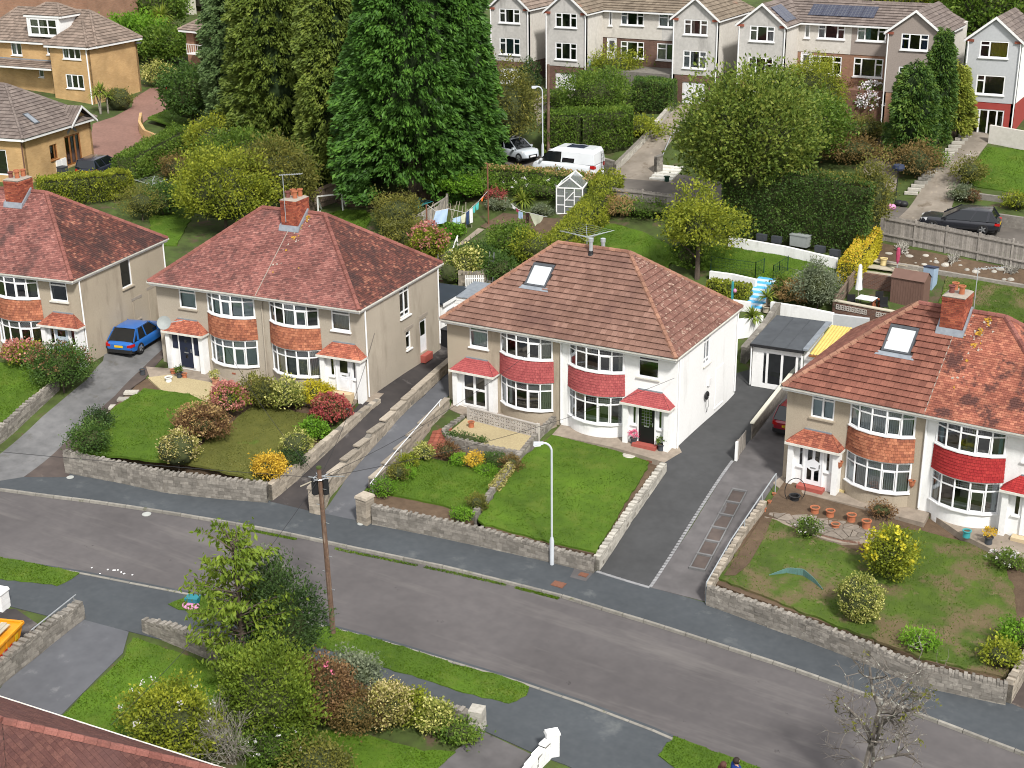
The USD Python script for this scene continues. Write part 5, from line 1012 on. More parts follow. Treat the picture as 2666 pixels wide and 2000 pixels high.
gable_block('grey gabled wing partly behind the tallest conifer, teal curtains in its lower window',-27.5,[(-27.5,-24.0, 'render_grey', 'brick_dark',[(CW, 'full'),(CT, 'full'),(CT, 'full')],[(CC, 'full'),(CC, 'both'),(CC, 'full')], 'garage')], None,11.6, None, 'tile_brown')
gable_block('smooth blue grey gabled house with red painted base and white glazed doors',9.75,[(9.75,13.3, 'render_blue_grey', 'paint_red',[None, None],[None,(CY, 'full')], 'picture')], None,11.1, None, 'tile_grey')
# solar panels on the roof of the pair
def panels(label, o, u, w_, n, cols, rows, pw=1.0, ph=1.55):
    o, u, w_, n = (np.asarray(q, float) for q in (o, u, w_, n)); t = thing('solar_panels', label, 'solar panel', o)
    for i in range(cols):
        for j in range(rows):
            p = part('panel', MB().obox(u*(i*pw+.012)+w_*(j*ph+.012)+n*.06, u*(pw-.024), w_*(ph-.024), n*.035), 'solar', t); f = MB()
            for k in range(1,4): f.obox(u*(i*pw+pw*k/4-.006)+w_*(j*ph+.03)+n*.0955, u*.012, w_*(ph-.06), n*.003)
            for k in range(1,7): f.obox(u*(i*pw+.03)+w_*(j*ph+ph*k/7-.006)+n*.0965, u*(pw-.06), w_*.012, n*.003)
            part('grid', f, 'leading', p)
sl = np.array([0,2.85,1.35]); sl /= np.linalg.norm(sl); nn = np.cross(EX, sl)
panels('row of black solar panels on the long roof slope of the grey roofed pair', np.array([-2.6,40.25,15.4])+sl*.95, EX, sl, nn,5,1,.98,1.5)
c_ = np.array([-4.8+.0,0,0]); w2 = np.array([-1.8,0,1.42]); w2 /= np.linalg.norm(w2); n2 = np.cross(-EY_, w2); n2 = n2 if n2[2] > 0 else -n2
panels('blue solar panels on the right slope of the left wing of the grey roofed pair', np.array([-2.84,37.8,15.42])+w2*.35, EY_, w2, n2,2,1,1.1,1.6)
# ---------------- yellow brick houses
def hip(t, x0, y0, x1, y1, ze, r, mat, o=.35, ridge='x', name='roof', capmat='ridge_brown'):
    a, b, c, d = x0-o, y0-o, x1+o, y1+o; w, h = c-a, d-b; k = min(w, h)/2
    if w >= h: L, R_ = (a+k,(b+d)/2, ze+r),(c-k,(b+d)/2, ze+r); pl = [((a, b, ze),(c, b, ze), R_, L),((c, b, ze),(c, d, ze), R_, R_),((c, d, ze),(a, d, ze), L, R_),((a, d, ze),(a, b, ze), L, L)]
    else: L, R_ = ((a+c)/2, b+k, ze+r),((a+c)/2, d-k, ze+r); pl = [((a, b, ze),(c, b, ze), L, L),((c, b, ze),(c, d, ze), R_, L),((c, d, ze),(a, d, ze), R_, R_),((a, d, ze),(a, b, ze), L, R_)]
    r_ = planes_roof(t, pl, mat, name=name)
    for e, q in (((a, b, ze), L),((c, b, ze), R_ if w >= h else L),((c, d, ze), R_),((a, d, ze), L if w >= h else R_)): caps(r_, np.array(e)+EZ*.03, np.array(q)+EZ*.03, mat, EZ,.45, name='hip_tile')
    if np.linalg.norm(np.array(L)-R_) > .3: caps(r_, np.array(L)+EZ*.03, np.array(R_)+EZ*.03, mat, EZ,.45)
    part('fascia', MB().box(a+.02, b+.0, ze-.2, c-.02, b+.05, ze-.02).box(c-.06, b+.05, ze-.2, c-.01, d-.05, ze-.02).box(a+.01, b+.05, ze-.2, a+.06, d-.05, ze-.02).box(a+.02, d-.05, ze-.2, c-.02, d, ze-.02).box(a+.06, b+.05, ze-.12, c-.06, d-.05, ze-.09), 'white', t)
    return r_
M('tile_ridge_grey',(.21,.17,.13),(.15,.12,.10),5,.9)
t = thing('brick_house', 'two storey yellow brick house with glazed white dormer in its hipped roof', 'house',(-64.3,30,7.4),.06)
wall(t,(0,0,0), EX,-EY_, sbox(-4.4,-1.5,0,4.05),[(-2.9,.35,-.85,1.6),(-2.9,2.95,-.85,3.95)], 'brick_yellow',.24, 'front_wall')
win(t,(0,0,0), EX,-EY_,-2.9,.35,-.85,1.6,[(1,[1]),(1,[1]),(1,[1])], curt=[(CW, 'full'), None, None], fw=.09, inset=.04); win(t,(0,0,0), EX,-EY_,-2.9,2.95,-.85,3.95,[(1,[1]),(1,[1]),(1,[1])], curt=[(CW, 'left'), None, None], fw=.09, inset=.04)
wall(t,(0,0,0), EY_, EX, sbox(.002,-1.5,6.6,4.05),[], 'brick_yellow',.24, 'side_wall'); wall(t,(-4.4,0,0),-EY_,-EX, sbox(-1.2,-1.5,-.002,4.05),[], 'brick_yellow',.24, 'side_wall')
wall(t,(0,1.2,0), EX,-EY_, sbox(-14,-1.5,-4.402,4.05),[(-10.2,2.75,-8.9,3.9),(-5.6,0,-4.65,2.05),(-7.2,.9,-6.6,1.9),(-5.9,3.0,-4.6,3.85)], 'brick_yellow',.24, 'front_wall')
win(t,(0,1.2,0), EX,-EY_,-10.2,2.75,-8.9,3.9,[(1,[1]),(1,[1])], curt=[(CW, 'full'), None], fw=.09); win(t,(0,1.2,0), EX,-EY_,-7.2,.9,-6.6,1.9,[(1,[1])], fw=.08); win(t,(0,1.2,0), EX,-EY_,-5.9,3.0,-4.6,3.85,[(1,[1])], fw=.13)
win(t,(0,1.2,0), EX,-EY_,-5.6,0,-4.65,2.05,[(1,[1,1,1]),(1,[1,1,1])], fw=.10, sill=None, name='entrance_door')
wall(t,(0,6.6,0),-EX, EY_, sbox(0,-1.5,14,4.05),[], 'brick_yellow',.24, 'rear_wall')
planes_roof(t,[((-13,-.1,1.95),(-4.4,-.1,1.95),(-4.4,1.2,2.4),(-13,1.2,2.4))], 'tile_brown', name='porch_roof'); part('porch_fascia', MB().box(-13,-.14,1.8,-4.4,-.1,1.95), 'white', t); part('lead_flashing', MB().box(-13,1.15,2.38,-4.4,1.2,2.5), 'lead', t)
hip(t,-14,1.2,0,6.6,4.1,2.6, 'tile_brown',.4); hip(t,-4.4,0,0,4.4,4.1,1.95, 'tile_brown',.35, name='wing_roof')
dm = MB().box(-7.6,.95,4.6,-7.35,3.5,6.45).box(-4.05,.95,4.6,-3.8,3.5,6.45).box(-7.35,.95,4.6,-4.05,1.1,4.75).box(-7.35,.95,6.2,-4.05,1.1,6.45); d_ = part('dormer', dm, 'white', t)
win(t,(0,1.0,0), EX,-EY_,-7.3,4.75,-4.1,6.2,[(1,[.5,.5]),(1,[.5,.5]),(1,[.5,.5])], curt=[(CC, 'full'),(CC, 'left'), None], fw=.10, inset=-.02, sill=None, name='dormer_window'); hip(t,-7.6,1.2,-3.8,3.6,6.5,.9, 'tile_brown',.3, name='dormer_roof'); part('floors', MB().box(-13.7,1.6,2.2,-.3,6.3,2.4).box(-13.7,4.5,-1,-.3,4.6,4.0).box(-7.3,3.4,4.6,-4.1,3.5,6.4).box(-7.3,1.2,4.5,-4.1,3.4,4.6), 'dark_room', t)
part('downpipe', MB().tube([(-.1,-.08,4.0),(-.1,-.08,-1)],.06,7), 'upvc', t); part('satellite_dish', MB().lathe([(.02,.06),(.22,.02),(.30,-.04),(.29,-.05),(.21,.01),(.02,.05)],(0,0,0),12).xf((.35,6.4,3.7)), 'dark_grey_metal', t)
t = thing('brick_house', 'yellow brick house with grey hipped roof, rooflights and brown french doors', 'house',(-51.7,10.2,4.95),.17)
wall(t,(0,0,0), EX,-EY_, sbox(-12,-1.5,0,3.1),[(-4.2,.25,-1.6,2.2)], 'brick_yellow',.24, 'front_wall'); win(t,(0,0,0), EX,-EY_,-4.2,.25,-1.6,2.2,[(1,[1]),(1,[1])], curt=[(CC, 'left'), None], fw=.10, sill=None)
wall(t,(0,0,0), EY_, EX, Polygon([(.002,-1.5),(8.4,-1.5),(8.4,3.1),(6.9,4.1),(5.6,3.1),(.002,3.1)]),[(3.0,.85,3.9,2.0),(4.9,0,6.9,2.3)], 'brick_yellow',.24, 'side_wall')
M('brown_frame',(.26,.11,.035),(.20,.08,.028),5,.5)
win(t,(0,0,0), EY_, EX,3.0,.85,3.9,2.0,[(1,[1]),(.5,[1])], mat='brown_frame', sill='brown_frame', curt=[(CW, 'half'), None], fw=.09); win(t,(0,0,0), EY_, EX,4.9,0,6.9,2.3,[(1,[1]),(1,[1]),(1,[1])], mat='brown_frame', sill=None, curt=[None,(CW, 'right'),(CW, 'full')], fw=.12, name='french_doors')
wall(t,(0,8.4,0),-EX, EY_, sbox(0,-1.5,12,3.1),[], 'brick_yellow',.24, 'rear_wall'); r_ = hip(t,-12,0,0,8.4,3.15,3.1, 'tile_grey',.4)
planes_roof(t,[((.45,5.4,3.05),(.45,6.95,4.35),(-2.6,6.95,4.35),(-2.2,5.4,3.05)),((.45,8.7,2.95),(-1.0,8.7,2.95),(-2.6,6.95,4.35),(.45,6.95,4.35))], 'tile_grey', name='gable_roof')
part('barge_board', MB().hexa([(.42,5.4,2.9),(.5,5.4,2.9),(.5,6.95,4.2),(.42,6.95,4.2),(.42,5.4,3.08),(.5,5.4,3.08),(.5,6.95,4.38),(.42,6.95,4.38)]).hexa([(.42,6.95,4.2),(.5,6.95,4.2),(.5,8.75,2.8),(.42,8.75,2.8),(.42,6.95,4.38),(.5,6.95,4.38),(.5,8.75,2.98),(.42,8.75,2.98)]), 'white', t)
for sx, sw, hh in ((-4.4,1.0,1.1), ):
    s_ = np.array([0,4.6,3.1]); s_ /= np.linalg.norm(s_); o = np.array((sx,-.4,3.15))+s_*1.6; n_ = np.cross(EX, s_); q = part('skylight', MB().obox(o+n_*.0, EX*1.3, s_*1.15, n_*.10), 'dark_grey_metal', r_); part('pane', MB().obox(o+EX*.12+s_*.1+n_*.101, EX*1.06, s_*.93, n_*.004), 'skyblue_glass' if False else 'lead', q)
s_ = np.array([-4.6,0,3.1]); s_ /= np.linalg.norm(s_); o = np.array((.4,2.2,3.15))+s_*1.0; n_ = np.cross(EY_, s_); n_ = n_ if n_[2] > 0 else -n_; q = part('skylight', MB().obox(o, EY_*.62, s_*1.25, n_*.1), 'dark_grey_metal', r_); part('pane', MB().obox(o+EY_*.08+s_*.1+n_*.101, EY_*.46, s_*1.05, n_*.004), 'lead', q)
for y in (3.5,4.15): part('meter_box', MB().box(.0, y,-.1,.12, y+.55,.75), 'white', t)
part('floors', MB().box(-11.7,.3,-1,-.3,8.1,0).box(-11.7,3.4,0,-3,3.5,3), 'dark_room', t); part('downpipe', MB().tube([(-.05,-.08,3.0),(-.05,-.08,-1)],.055,7), 'brick_brown', t)
sg = MB()
for i in range(9):
    a = (i-4)/4; sg.obox((.005,5.35+.13*i,2.42+.35*(1-abs(a))), EY_*.11, EX*.03, EZ*.24)
part('slate_arch', sg, 'lead', t)
t = thing('brick_house', 'brown brick house wall with two white windows in the far top left corner', 'house',(-88,42,10),.1)
wall(t,(0,0,0), EX,-EY_, sbox(-3,-4,11,9),[(4.6,4.0,6.4,5.4),(8.1,4.0,9.9,5.4)], 'brick_tan',.24, 'front_wall'); part('flank', MB().box(10.7,.25,-4,11,8,9).box(-3,4,-4,10.7,4.2,9), 'brick_tan', t)
for a in (4.6,8.1): win(t,(0,0,0), EX,-EY_, a,4.0, a+1.8,5.4,[(1,[1]),(1,[1])], curt=[(CW, 'full'), None], fw=.12)
planes_roof(t,[((-3.5,-.5,9),(11.5,-.5,9),(11.5,4,12),(-3.5,4,12))], 'tile_brown')
# orange brick house left of the conifers and the cream house above it
P0 = uy(528,78,40.0)
t = thing('brick_house', 'orange brick house corner with balcony seen left of the conifers', 'house',(P0[0]-2.1,40.0, P0[2]-3.2),-.12)
wall(t,(0,0,0), EX,-EY_, sbox(0,-3,8,3.1),[(1.0,1.2,3.2,2.9),(2.6,-2.4,3.6,-.6)], 'brick_buff',.24, 'front_wall'); wall(t,(0,0,0),-EY_,-EX, sbox(-7,-3,-.002,3.1),[], 'brick_buff',.24, 'side_wall'); win(t,(0,.9,0), EX,-EY_,1.0,1.2,3.2,2.9,[(1,[1]),(1,[1])], fw=.1); win(t,(0,0,0), EX,-EY_,2.6,-2.4,3.6,-.6,[(1,[1])], fw=.1)
hip(t,0,0,9,7,3.15,2.4, 'tile_brown',.5); b_ = MB().box(.9,-.9,1.05,3.4,-.01,1.15).box(.9,-.9,1.95,3.4,-.86,2.0)
for i in range(9): b_.box(.92+.3*i,-.89,1.15,.95+.3*i,-.86,1.95)
part('balcony', b_, 'white', t)
P0 = uy(470,20,62.0); t = thing('rendered_house', 'cream rendered house with bay and grey terrace at the top edge', 'house',(P0[0],62, P0[2]-3.0),0.05)
wall(t,(0,0,0), EX,-EY_, sbox(-6,-2,9,6),[(-1.9,.9,-.3,3.2),(2.0,2.0,4.0,4.5)], 'curtain_cream',.24, 'front_wall'); win(t,(0,0,0), EX,-EY_,-1.9,.9,-.3,3.2,[(1,[1]),(1,[1])], curt=[(CW, 'full'), None], fw=.12)
part('terrace', MB().box(-6,-5,-3,10,-.3,.2), 'render_blue_grey', t); part('flank', MB().box(-6,.25,-2,-5.75,8,6).box(8.75,.25,-2,9,8,6).box(-5.7,3,-2,8.7,3.1,6), 'curtain_cream', t); planes_roof(t,[((-6.5,-.5,6),(9.5,-.5,6),(9.5,4,8.5),(-6.5,4,8.5))], 'tile_brown')
r_ = MB().box(-6,-5,1.1,10,-4.95,1.15)
for i in range(17): r_.box(-6+i,-5,.2,-5.96+i,-4.96,1.1)
part('railing', r_, 'galvanised', t)
# ---------------- outbuildings beside the pairs
M('felt_roof',(.075,.082,.09),(.055,.06,.067),2,.8,.2,20, big=.15)
M('epdm',(.035,.045,.06),(.028,.036,.048),3,.4, big=.15)
M('yellow_sheet',(.62,.47,.14),(.50,.36,.10),4,.6)
q = G(1953,990); zb = Z(q[0], q[1]); zr = zb+2.30
FL, FR, RL, RR = un(1957,896, zr), un(2092,915, zr), un(2040,827, zr+.05), un(2172,847, zr+.05)
yw_ = math.atan2((FR-FL)[1],(FR-FL)[0]); Wd, Dp = np.linalg.norm((FR-FL)[:2]), np.linalg.norm((RL-FL)[:2])
t = thing('garage', 'white flat roofed garden room with glazed double doors and grey felt roof', 'garage',(*FL[:2], zb), yw_)
wall(t,(0,.12,0), EX,-EY_, sbox(.05,-.5, Wd-.1,2.25),[(.55,.05,2.75,1.98)], 'white_render',.2, 'front_wall'); win(t,(0,.12,0), EX,-EY_,.55,.05,2.75,1.98,[(.14,[1]),(.36,[1]),(.36,[1]),(.14,[1])], fw=.10, sill=None, name='glazed_doors', inset=.02)
part('side_wall', MB().box(.05,.33,-.5,.25, Dp,2.25), 'white_render', t); part('side_wall', MB().box(Wd-.3,.33,-.5, Wd-.1, Dp,2.25), 'white_render', t); part('rear_wall', MB().box(.25, Dp-.2,-.5, Wd-.3, Dp,2.25), 'white_render', t); part('interior', MB().box(.3,1.8,-.3, Wd-.35,1.9,2.2), 'dark_room', t)
part('roof', MB().hexa([(-.05,-.08,2.26),(Wd+.05,-.08,2.26),(Wd+.05, Dp+.1,2.31),(-.05, Dp+.1,2.31),(-.05,-.08,2.36),(Wd+.05,-.08,2.36),(Wd+.05, Dp+.1,2.41),(-.05, Dp+.1,2.41)]), 'felt_roof', t); part('fascia', MB().box(-.06,-.11,2.20, Wd+.06,-.081,2.35), 'black', t)
for i in (1,2): part('roof_seam', MB().hexa([(Wd*i/3-.03,-.08,2.362),(Wd*i/3+.03,-.08,2.362),(Wd*i/3+.03, Dp,2.412),(Wd*i/3-.03, Dp,2.412),(Wd*i/3-.03,-.08,2.368),(Wd*i/3+.03,-.08,2.368),(Wd*i/3+.03, Dp,2.418),(Wd*i/3-.03, Dp,2.418)]), 'dark_grey_metal', t)
part('lead_flashing', MB().box(Wd-.02,-.1,2.37, Wd+.28, Dp,2.47), 'lead', t); part('downpipe', MB().tube([(.0,.0,2.2),(.0,.05,0)],.04,7), 'upvc', t)
t2 = thing('lean_to', 'yellow corrugated plastic lean-to roof beside the grey felt roof', 'lean-to',(*FL[:2], zb), yw_); cs = MB(); n = 14; L0 = 1.15
for i in range(n): a, b = Wd+.3+L0*i/n, Wd+.3+L0*(i+1)/n; za, zc = .035*(i % 2),.035*((i+1) % 2); cs.quad((a,0,2.18+za),(b,0,2.18+zc),(b, Dp-.2,2.34+zc),(a, Dp-.2,2.34+za))
part('sheet', cs, 'yellow_sheet', t2); part('front_wall', MB().box(Wd+.0,.25,-.3, Wd+1.4,.35,2.15), 'white_render', t2); part('gutter', MB().box(Wd+.3,-.1,2.08, Wd+1.5,0,2.17), 'brown_frame', t2)
# between the second and third pair
zb = Z(-9.2,1.5); zr = zb+2.35; A, B, C_ = un(1146,792, zr), un(1209,750, zr), un(1138,737, zr)
yw_ = .06; t = thing('outbuilding', 'small outbuilding with dark flat roof squeezed between two pairs of houses', 'outbuilding',(A[0], A[1], zb), yw_)
Dp = np.linalg.norm((B-A)[:2]); part('walls', MB().box(-2.4,.1,-.6,0, Dp,2.28), 'white_render', t); part('roof', MB().box(-2.5,0,2.28,.12, Dp+.1,2.42), 'epdm', t); part('fascia', MB().box(.121,.1,2.16,.15, Dp,2.34), 'white', t); win(t,(.001,0,0), EY_, EX,.5,1.15,1.6,1.85,[(1,[1])], fw=.08, inset=-.06)
A = un(1183,796, zr-.6); t = thing('garden_shed', 'white weatherboarded shed end beside the hip of the brown roof', 'shed',(A[0], A[1], zb+.0),.05)
for i in range(11): part('board', MB().hexa([(0,0,.1+.2*i),(2.2,0,.1+.2*i),(2.2,.1,.1+.2*i),(0,.1,.1+.2*i),(0,.018,.3+.2*i),(2.2,.018,.3+.2*i),(2.2,.1,.3+.2*i),(0,.1,.3+.2*i)]), 'white', t)
part('roof', MB().hexa([(-.05,-.05,2.3),(2.25,-.05,2.3),(2.25,2.6,2.45),(-.05,2.6,2.45),(-.05,-.05,2.34),(2.25,-.05,2.34),(2.25,2.6,2.49),(-.05,2.6,2.49)]), 'lead', t); part('side_wall', MB().box(0,.1,-.4,.08,2.5,2.3), 'white', t)
# opposite house in the near left corner
E0, E1 = un(0,1817,3.1), un(575,2002,3.1); d = (E1-E0)[:2]; yw_ = math.atan2(d[1], d[0]); L0 = np.linalg.norm(d)
ROOF('clay_plum',[(0,(.075,.034,.030)),(.5,(.098,.044,.037)),(1,(.125,.058,.047))],[((.10,.05,.045),.5,.52,.70),((.17,.12,.10),3.0,.70,.76)],.15)
t = thing('house', 'plum tiled roof of the house on the near side of the street, bottom left corner', 'house',(*E0[:2],-1.6), yw_)
H = 4.7; xa, xb, dp, rz_ = -6.5,9.5,8.8,3.4
rr = planes_roof(t,[((xa,0, H),(xa,-dp, H),(xa+4.4,-dp/2, H+rz_),(xa+4.4,-dp/2, H+rz_)),((xb,-dp, H),(xb,0, H),(xb-4.4,-dp/2, H+rz_),(xb-4.4,-dp/2, H+rz_)),((xb,0, H),(xa,0, H),(xa+4.4,-dp/2, H+rz_),(xb-4.4,-dp/2, H+rz_)),((xa,-dp, H),(xb,-dp, H),(xb-4.4,-dp/2, H+rz_),(xa+4.4,-dp/2, H+rz_))], 'clay_plum', g=.115, w=.18, th=.02)
caps(rr,(xa+4.4,-dp/2, H+rz_+.03),(xb-4.4,-dp/2, H+rz_+.03), 'ridge_red', EZ); caps(rr,(xa,0, H+.03),(xa+4.4,-dp/2, H+rz_+.03), 'ridge_red', EZ, name='hip_tile'); caps(rr,(xb,0, H+.03),(xb-4.4,-dp/2, H+rz_+.03), 'ridge_red', EZ, name='hip_tile')
part('gutter', MB().box(xa,0, H-.1, xb,.11, H-.01), 'old_white', t); part('walls', MB().box(xa+.1,-dp+.4,-1.5, xb-.1,-.4, H-.1), 'pebbledash', t)
# ------------------------------------------------------------------ trees, shrubs and hedges
LEAF('leaf_conifer_dark',[(.018,.045,.008),(.045,.11,.016),(.095,.20,.026)],.22, scale=.7)
LEAF('leaf_conifer_olive',[(.032,.052,.010),(.080,.115,.017),(.155,.195,.034)],.22, scale=.7)
LEAF('leaf_conifer_light',[(.045,.07,.013),(.105,.145,.024),(.19,.23,.04)],.22, scale=.7)
LEAF('leaf_conifer_blue',[(.032,.058,.020),(.080,.128,.042),(.135,.19,.07)],.2)
LEAF('leaf_yew',[(.012,.026,.008),(.03,.058,.014),(.06,.10,.022)],.2)
LEAF('leaf_cypress',[(.016,.04,.010),(.05,.10,.016),(.13,.19,.03)],.2, scale=1.2)
LEAF('leaf_gold_conifer',[(.07,.10,.015),(.18,.21,.03),(.34,.34,.07)],.25)
LEAF('leaf_oak',[(.028,.050,.008),(.075,.115,.016),(.135,.175,.028),(.19,.20,.035)],.3, scale=.8)
LEAF('leaf_mid',[(.025,.05,.006),(.07,.125,.014),(.15,.21,.03)],.3, scale=.8)
LEAF('leaf_dark',[(.018,.040,.008),(.042,.085,.015),(.09,.145,.026)],.25, scale=.9)
LEAF('leaf_cherry',[(.045,.08,.010),(.115,.17,.018),(.21,.27,.034)],.35, scale=1.0)
LEAF('leaf_privet',[(.04,.065,.008),(.105,.155,.016),(.21,.26,.035)],.3, scale=1.0)
LEAF('leaf_bright',[(.04,.09,.008),(.10,.21,.015),(.19,.33,.03)],.35)
LEAF('leaf_yellow_green',[(.05,.07,.008),(.16,.19,.018),(.34,.35,.035)],.35, scale=1.0)
LEAF('leaf_olive',[(.045,.05,.012),(.11,.115,.022),(.21,.19,.04)],.3, scale=.9)
LEAF('leaf_grey_green',[(.05,.065,.035),(.12,.145,.085),(.22,.24,.16)],.25)
LEAF('leaf_yellow',[(.20,.17,.010),(.42,.37,.022),(.60,.55,.06)],.35)
LEAF('leaf_gold',[(.25,.15,.015),(.52,.35,.035),(.66,.48,.09)],.3)
LEAF('leaf_variegated',[(.05,.08,.012),(.20,.22,.04),(.62,.58,.22)],.3, noise=.25)
LEAF('leaf_cream_edge',[(.07,.06,.02),(.24,.23,.05),(.58,.48,.26)],.3, noise=.2)
LEAF('leaf_brown',[(.045,.022,.012),(.12,.065,.028),(.24,.15,.07)],.25, noise=.3)
LEAF('leaf_rust',[(.055,.042,.015),(.125,.085,.028),(.20,.145,.05)],.25)
LEAF('flower_pink',[(.20,.06,.055),(.36,.14,.12),(.46,.24,.18)],.25, noise=.3)
LEAF('flower_red',[(.10,.018,.022),(.26,.045,.05),(.36,.12,.08)],.25, noise=.3)
LEAF('flower_white',[(.6,.55,.58),(.78,.75,.77)],.25)
LEAF('flower_hotpink',[(.5,.08,.16),(.65,.18,.28)],.25)
LEAF('straw',[(.16,.10,.045),(.30,.20,.08),(.42,.32,.14)],.25)
LEAF('palm_leaf',[(.05,.08,.012),(.15,.20,.025),(.28,.30,.05)],.3)
M('bark',(.11,.085,.065),(.065,.05,.04),12,.95,.6,20)
M('bark_twig',(.20,.18,.155),(.075,.06,.05),7,.95,.5,20, stain=[((.42,.42,.36),5,.56,.66)])
M('bark_pale',(.30,.28,.24),(.12,.10,.085),9,.95,.5,20, stain=[((.46,.46,.38),4,.54,.64)])
M('inner_dark',(.050,.060,.020),(.032,.040,.014),3,1.0); M('inner_green',(.022,.040,.012),(.014,.026,.008),3,1.0)  # dark tones for the solid cores added inside foliage
def leafmesh(p, d, size, asp, r, flat=.6):
    """diamond leaves at p pointing along d"""
    n = len(p); d = d/np.maximum(np.linalg.norm(d, axis=1, keepdims=True),1e-9); q = r.normal(0,1,(n,3)); q[:,2] *= flat
    s = np.cross(d, q); s /= np.maximum(np.linalg.norm(s, axis=1, keepdims=True),1e-9); L = (size*r.uniform(.6,1.35, n))[:, None]; w = L*asp; nn = np.cross(s, d)
    v = np.stack([p-d*L*.5, p+s*w*.5+nn*L*.10, p+d*L*.5, p-s*w*.5+nn*L*.10],1).reshape(-1,3)
    i = np.arange(n)[:, None]*4; return v, np.vstack([i+[0,1,2], i+[0,2,3]]).reshape(-1,3) if False else np.concatenate([i+[0,1,2], i+[0,2,3]],1).reshape(-1,3)
def unit(n, r):
    q = r.normal(0,1,(n,3)); return q/np.linalg.norm(q, axis=1, keepdims=True)
def clumps(c, a, nc, nl, sig, size, asp, r, up=.15, low=-.35, inner=.72, droop=0.0, power=1.0, bump=.22):
    """clumps of leaves through the outer part of an uneven ellipsoid (centre c, half axes a)"""
    c, a = np.asarray(c, float), np.asarray(a, float); u = unit(nc*3, r); u = u[u[:,2] > low][:nc]; k = r.uniform(inner,1.0, len(u))**power; k = np.where(r.uniform(0,1, len(u)) < .07, k*r.uniform(1.05,1.28, len(u)), k)
    D_ = unit(9, r); D_[:,2] = np.abs(D_[:,2]); lob = 1+bump*(1.5*((np.clip(u@D_.T,0,1)**7).max(1)-.5)+.5*meshkit.noise(u*3.1+c*.7,3)); cc = c+u*a*(k*lob)[:, None]
    P = np.repeat(cc, nl,0)+r.normal(0, sig,(len(cc)*nl,3))*[1,1,.8]; U = np.repeat(u, nl,0)
    d = U*.7+r.normal(0,.6, P.shape)+np.array([0,0, up-droop]); return leafmesh(P, d, size, asp, r)
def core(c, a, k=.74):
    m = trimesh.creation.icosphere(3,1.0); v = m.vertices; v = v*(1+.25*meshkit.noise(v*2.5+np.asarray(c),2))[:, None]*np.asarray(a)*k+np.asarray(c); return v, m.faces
def trunk(h, r0, lean=(0,0), limbs=0, rr=None, span=1.5, z0=.35):
    m = MB(); top = np.array([lean[0], lean[1], h]); m.tube([(0,0,-.4),(lean[0]*.2, lean[1]*.2, h*.3),(lean[0]*.6, lean[1]*.6, h*.65), top],[r0*1.25, r0, r0*.8, r0*.45],7)
    for i in range(limbs):
        a = 2*PI*i/limbs+rr.uniform(-.4,.4); s = np.array([lean[0], lean[1],0])*.6+EZ*h*rr.uniform(z0,.8); e = s+np.array([math.cos(a)*span, math.sin(a)*span, span*rr.uniform(.4,.9)]); m.tube([s,(s+e)/2+EZ*.12, e],[r0*.5, r0*.35, r0*.12],5)
    return m
SEED = [100]
def plant(name, label, cat, px, a, mat, nc, nl, sig, size, asp=.55, h0=0.0, base=None, stem=.04, group=None, corek=.60, extra=(), low=-.5, up=.15, off=(0,0), z=None, droop=0.0, bump=.34, inner=.64):
    """a shrub or small round tree: half axes a, its lowest leaves at h0"""
    SEED[0] += 1; r = np.random.default_rng(SEED[0]); p = (on(*px, base) if base else G(*px)) if len(px) == 2 else np.array(px, float)
    t = thing(name, label, cat, p,0, group); c = np.array([off[0], off[1], h0+a[2]*.92])
    part('foliage', clumps(c, a, nc, nl, sig, size, asp, r, up, low, inner, droop=droop, bump=bump), mat, t, tint=4)
    if corek: part('inner_branches', core(c, a, corek), 'inner_dark', t, smooth=True)  # solid blob added inside the leaves; hides gaps and darkens the interior
    if stem: part('stem' if stem < .09 else 'trunk', trunk(h0+a[2]*.8, stem, off,4 if stem > .06 else 0, r, min(a[:2])*.6), 'bark', t)
    for nm, m2, frac, sz, top in extra:
        u = unit(int(nc*frac*3), r); u = u[u[:,2] > top]; q = c+u*np.array(a)*(1.0+bump*meshkit.noise(u*2.2+c*.7,3))[:, None]
        P = np.repeat(q,9,0)+r.normal(0, sz*.38,(len(q)*9,3)); part(nm, leafmesh(P, np.repeat(u,9,0)+r.normal(0,.8, P.shape), sz*.55,.9, r), m2, t, tint=4)
    return t
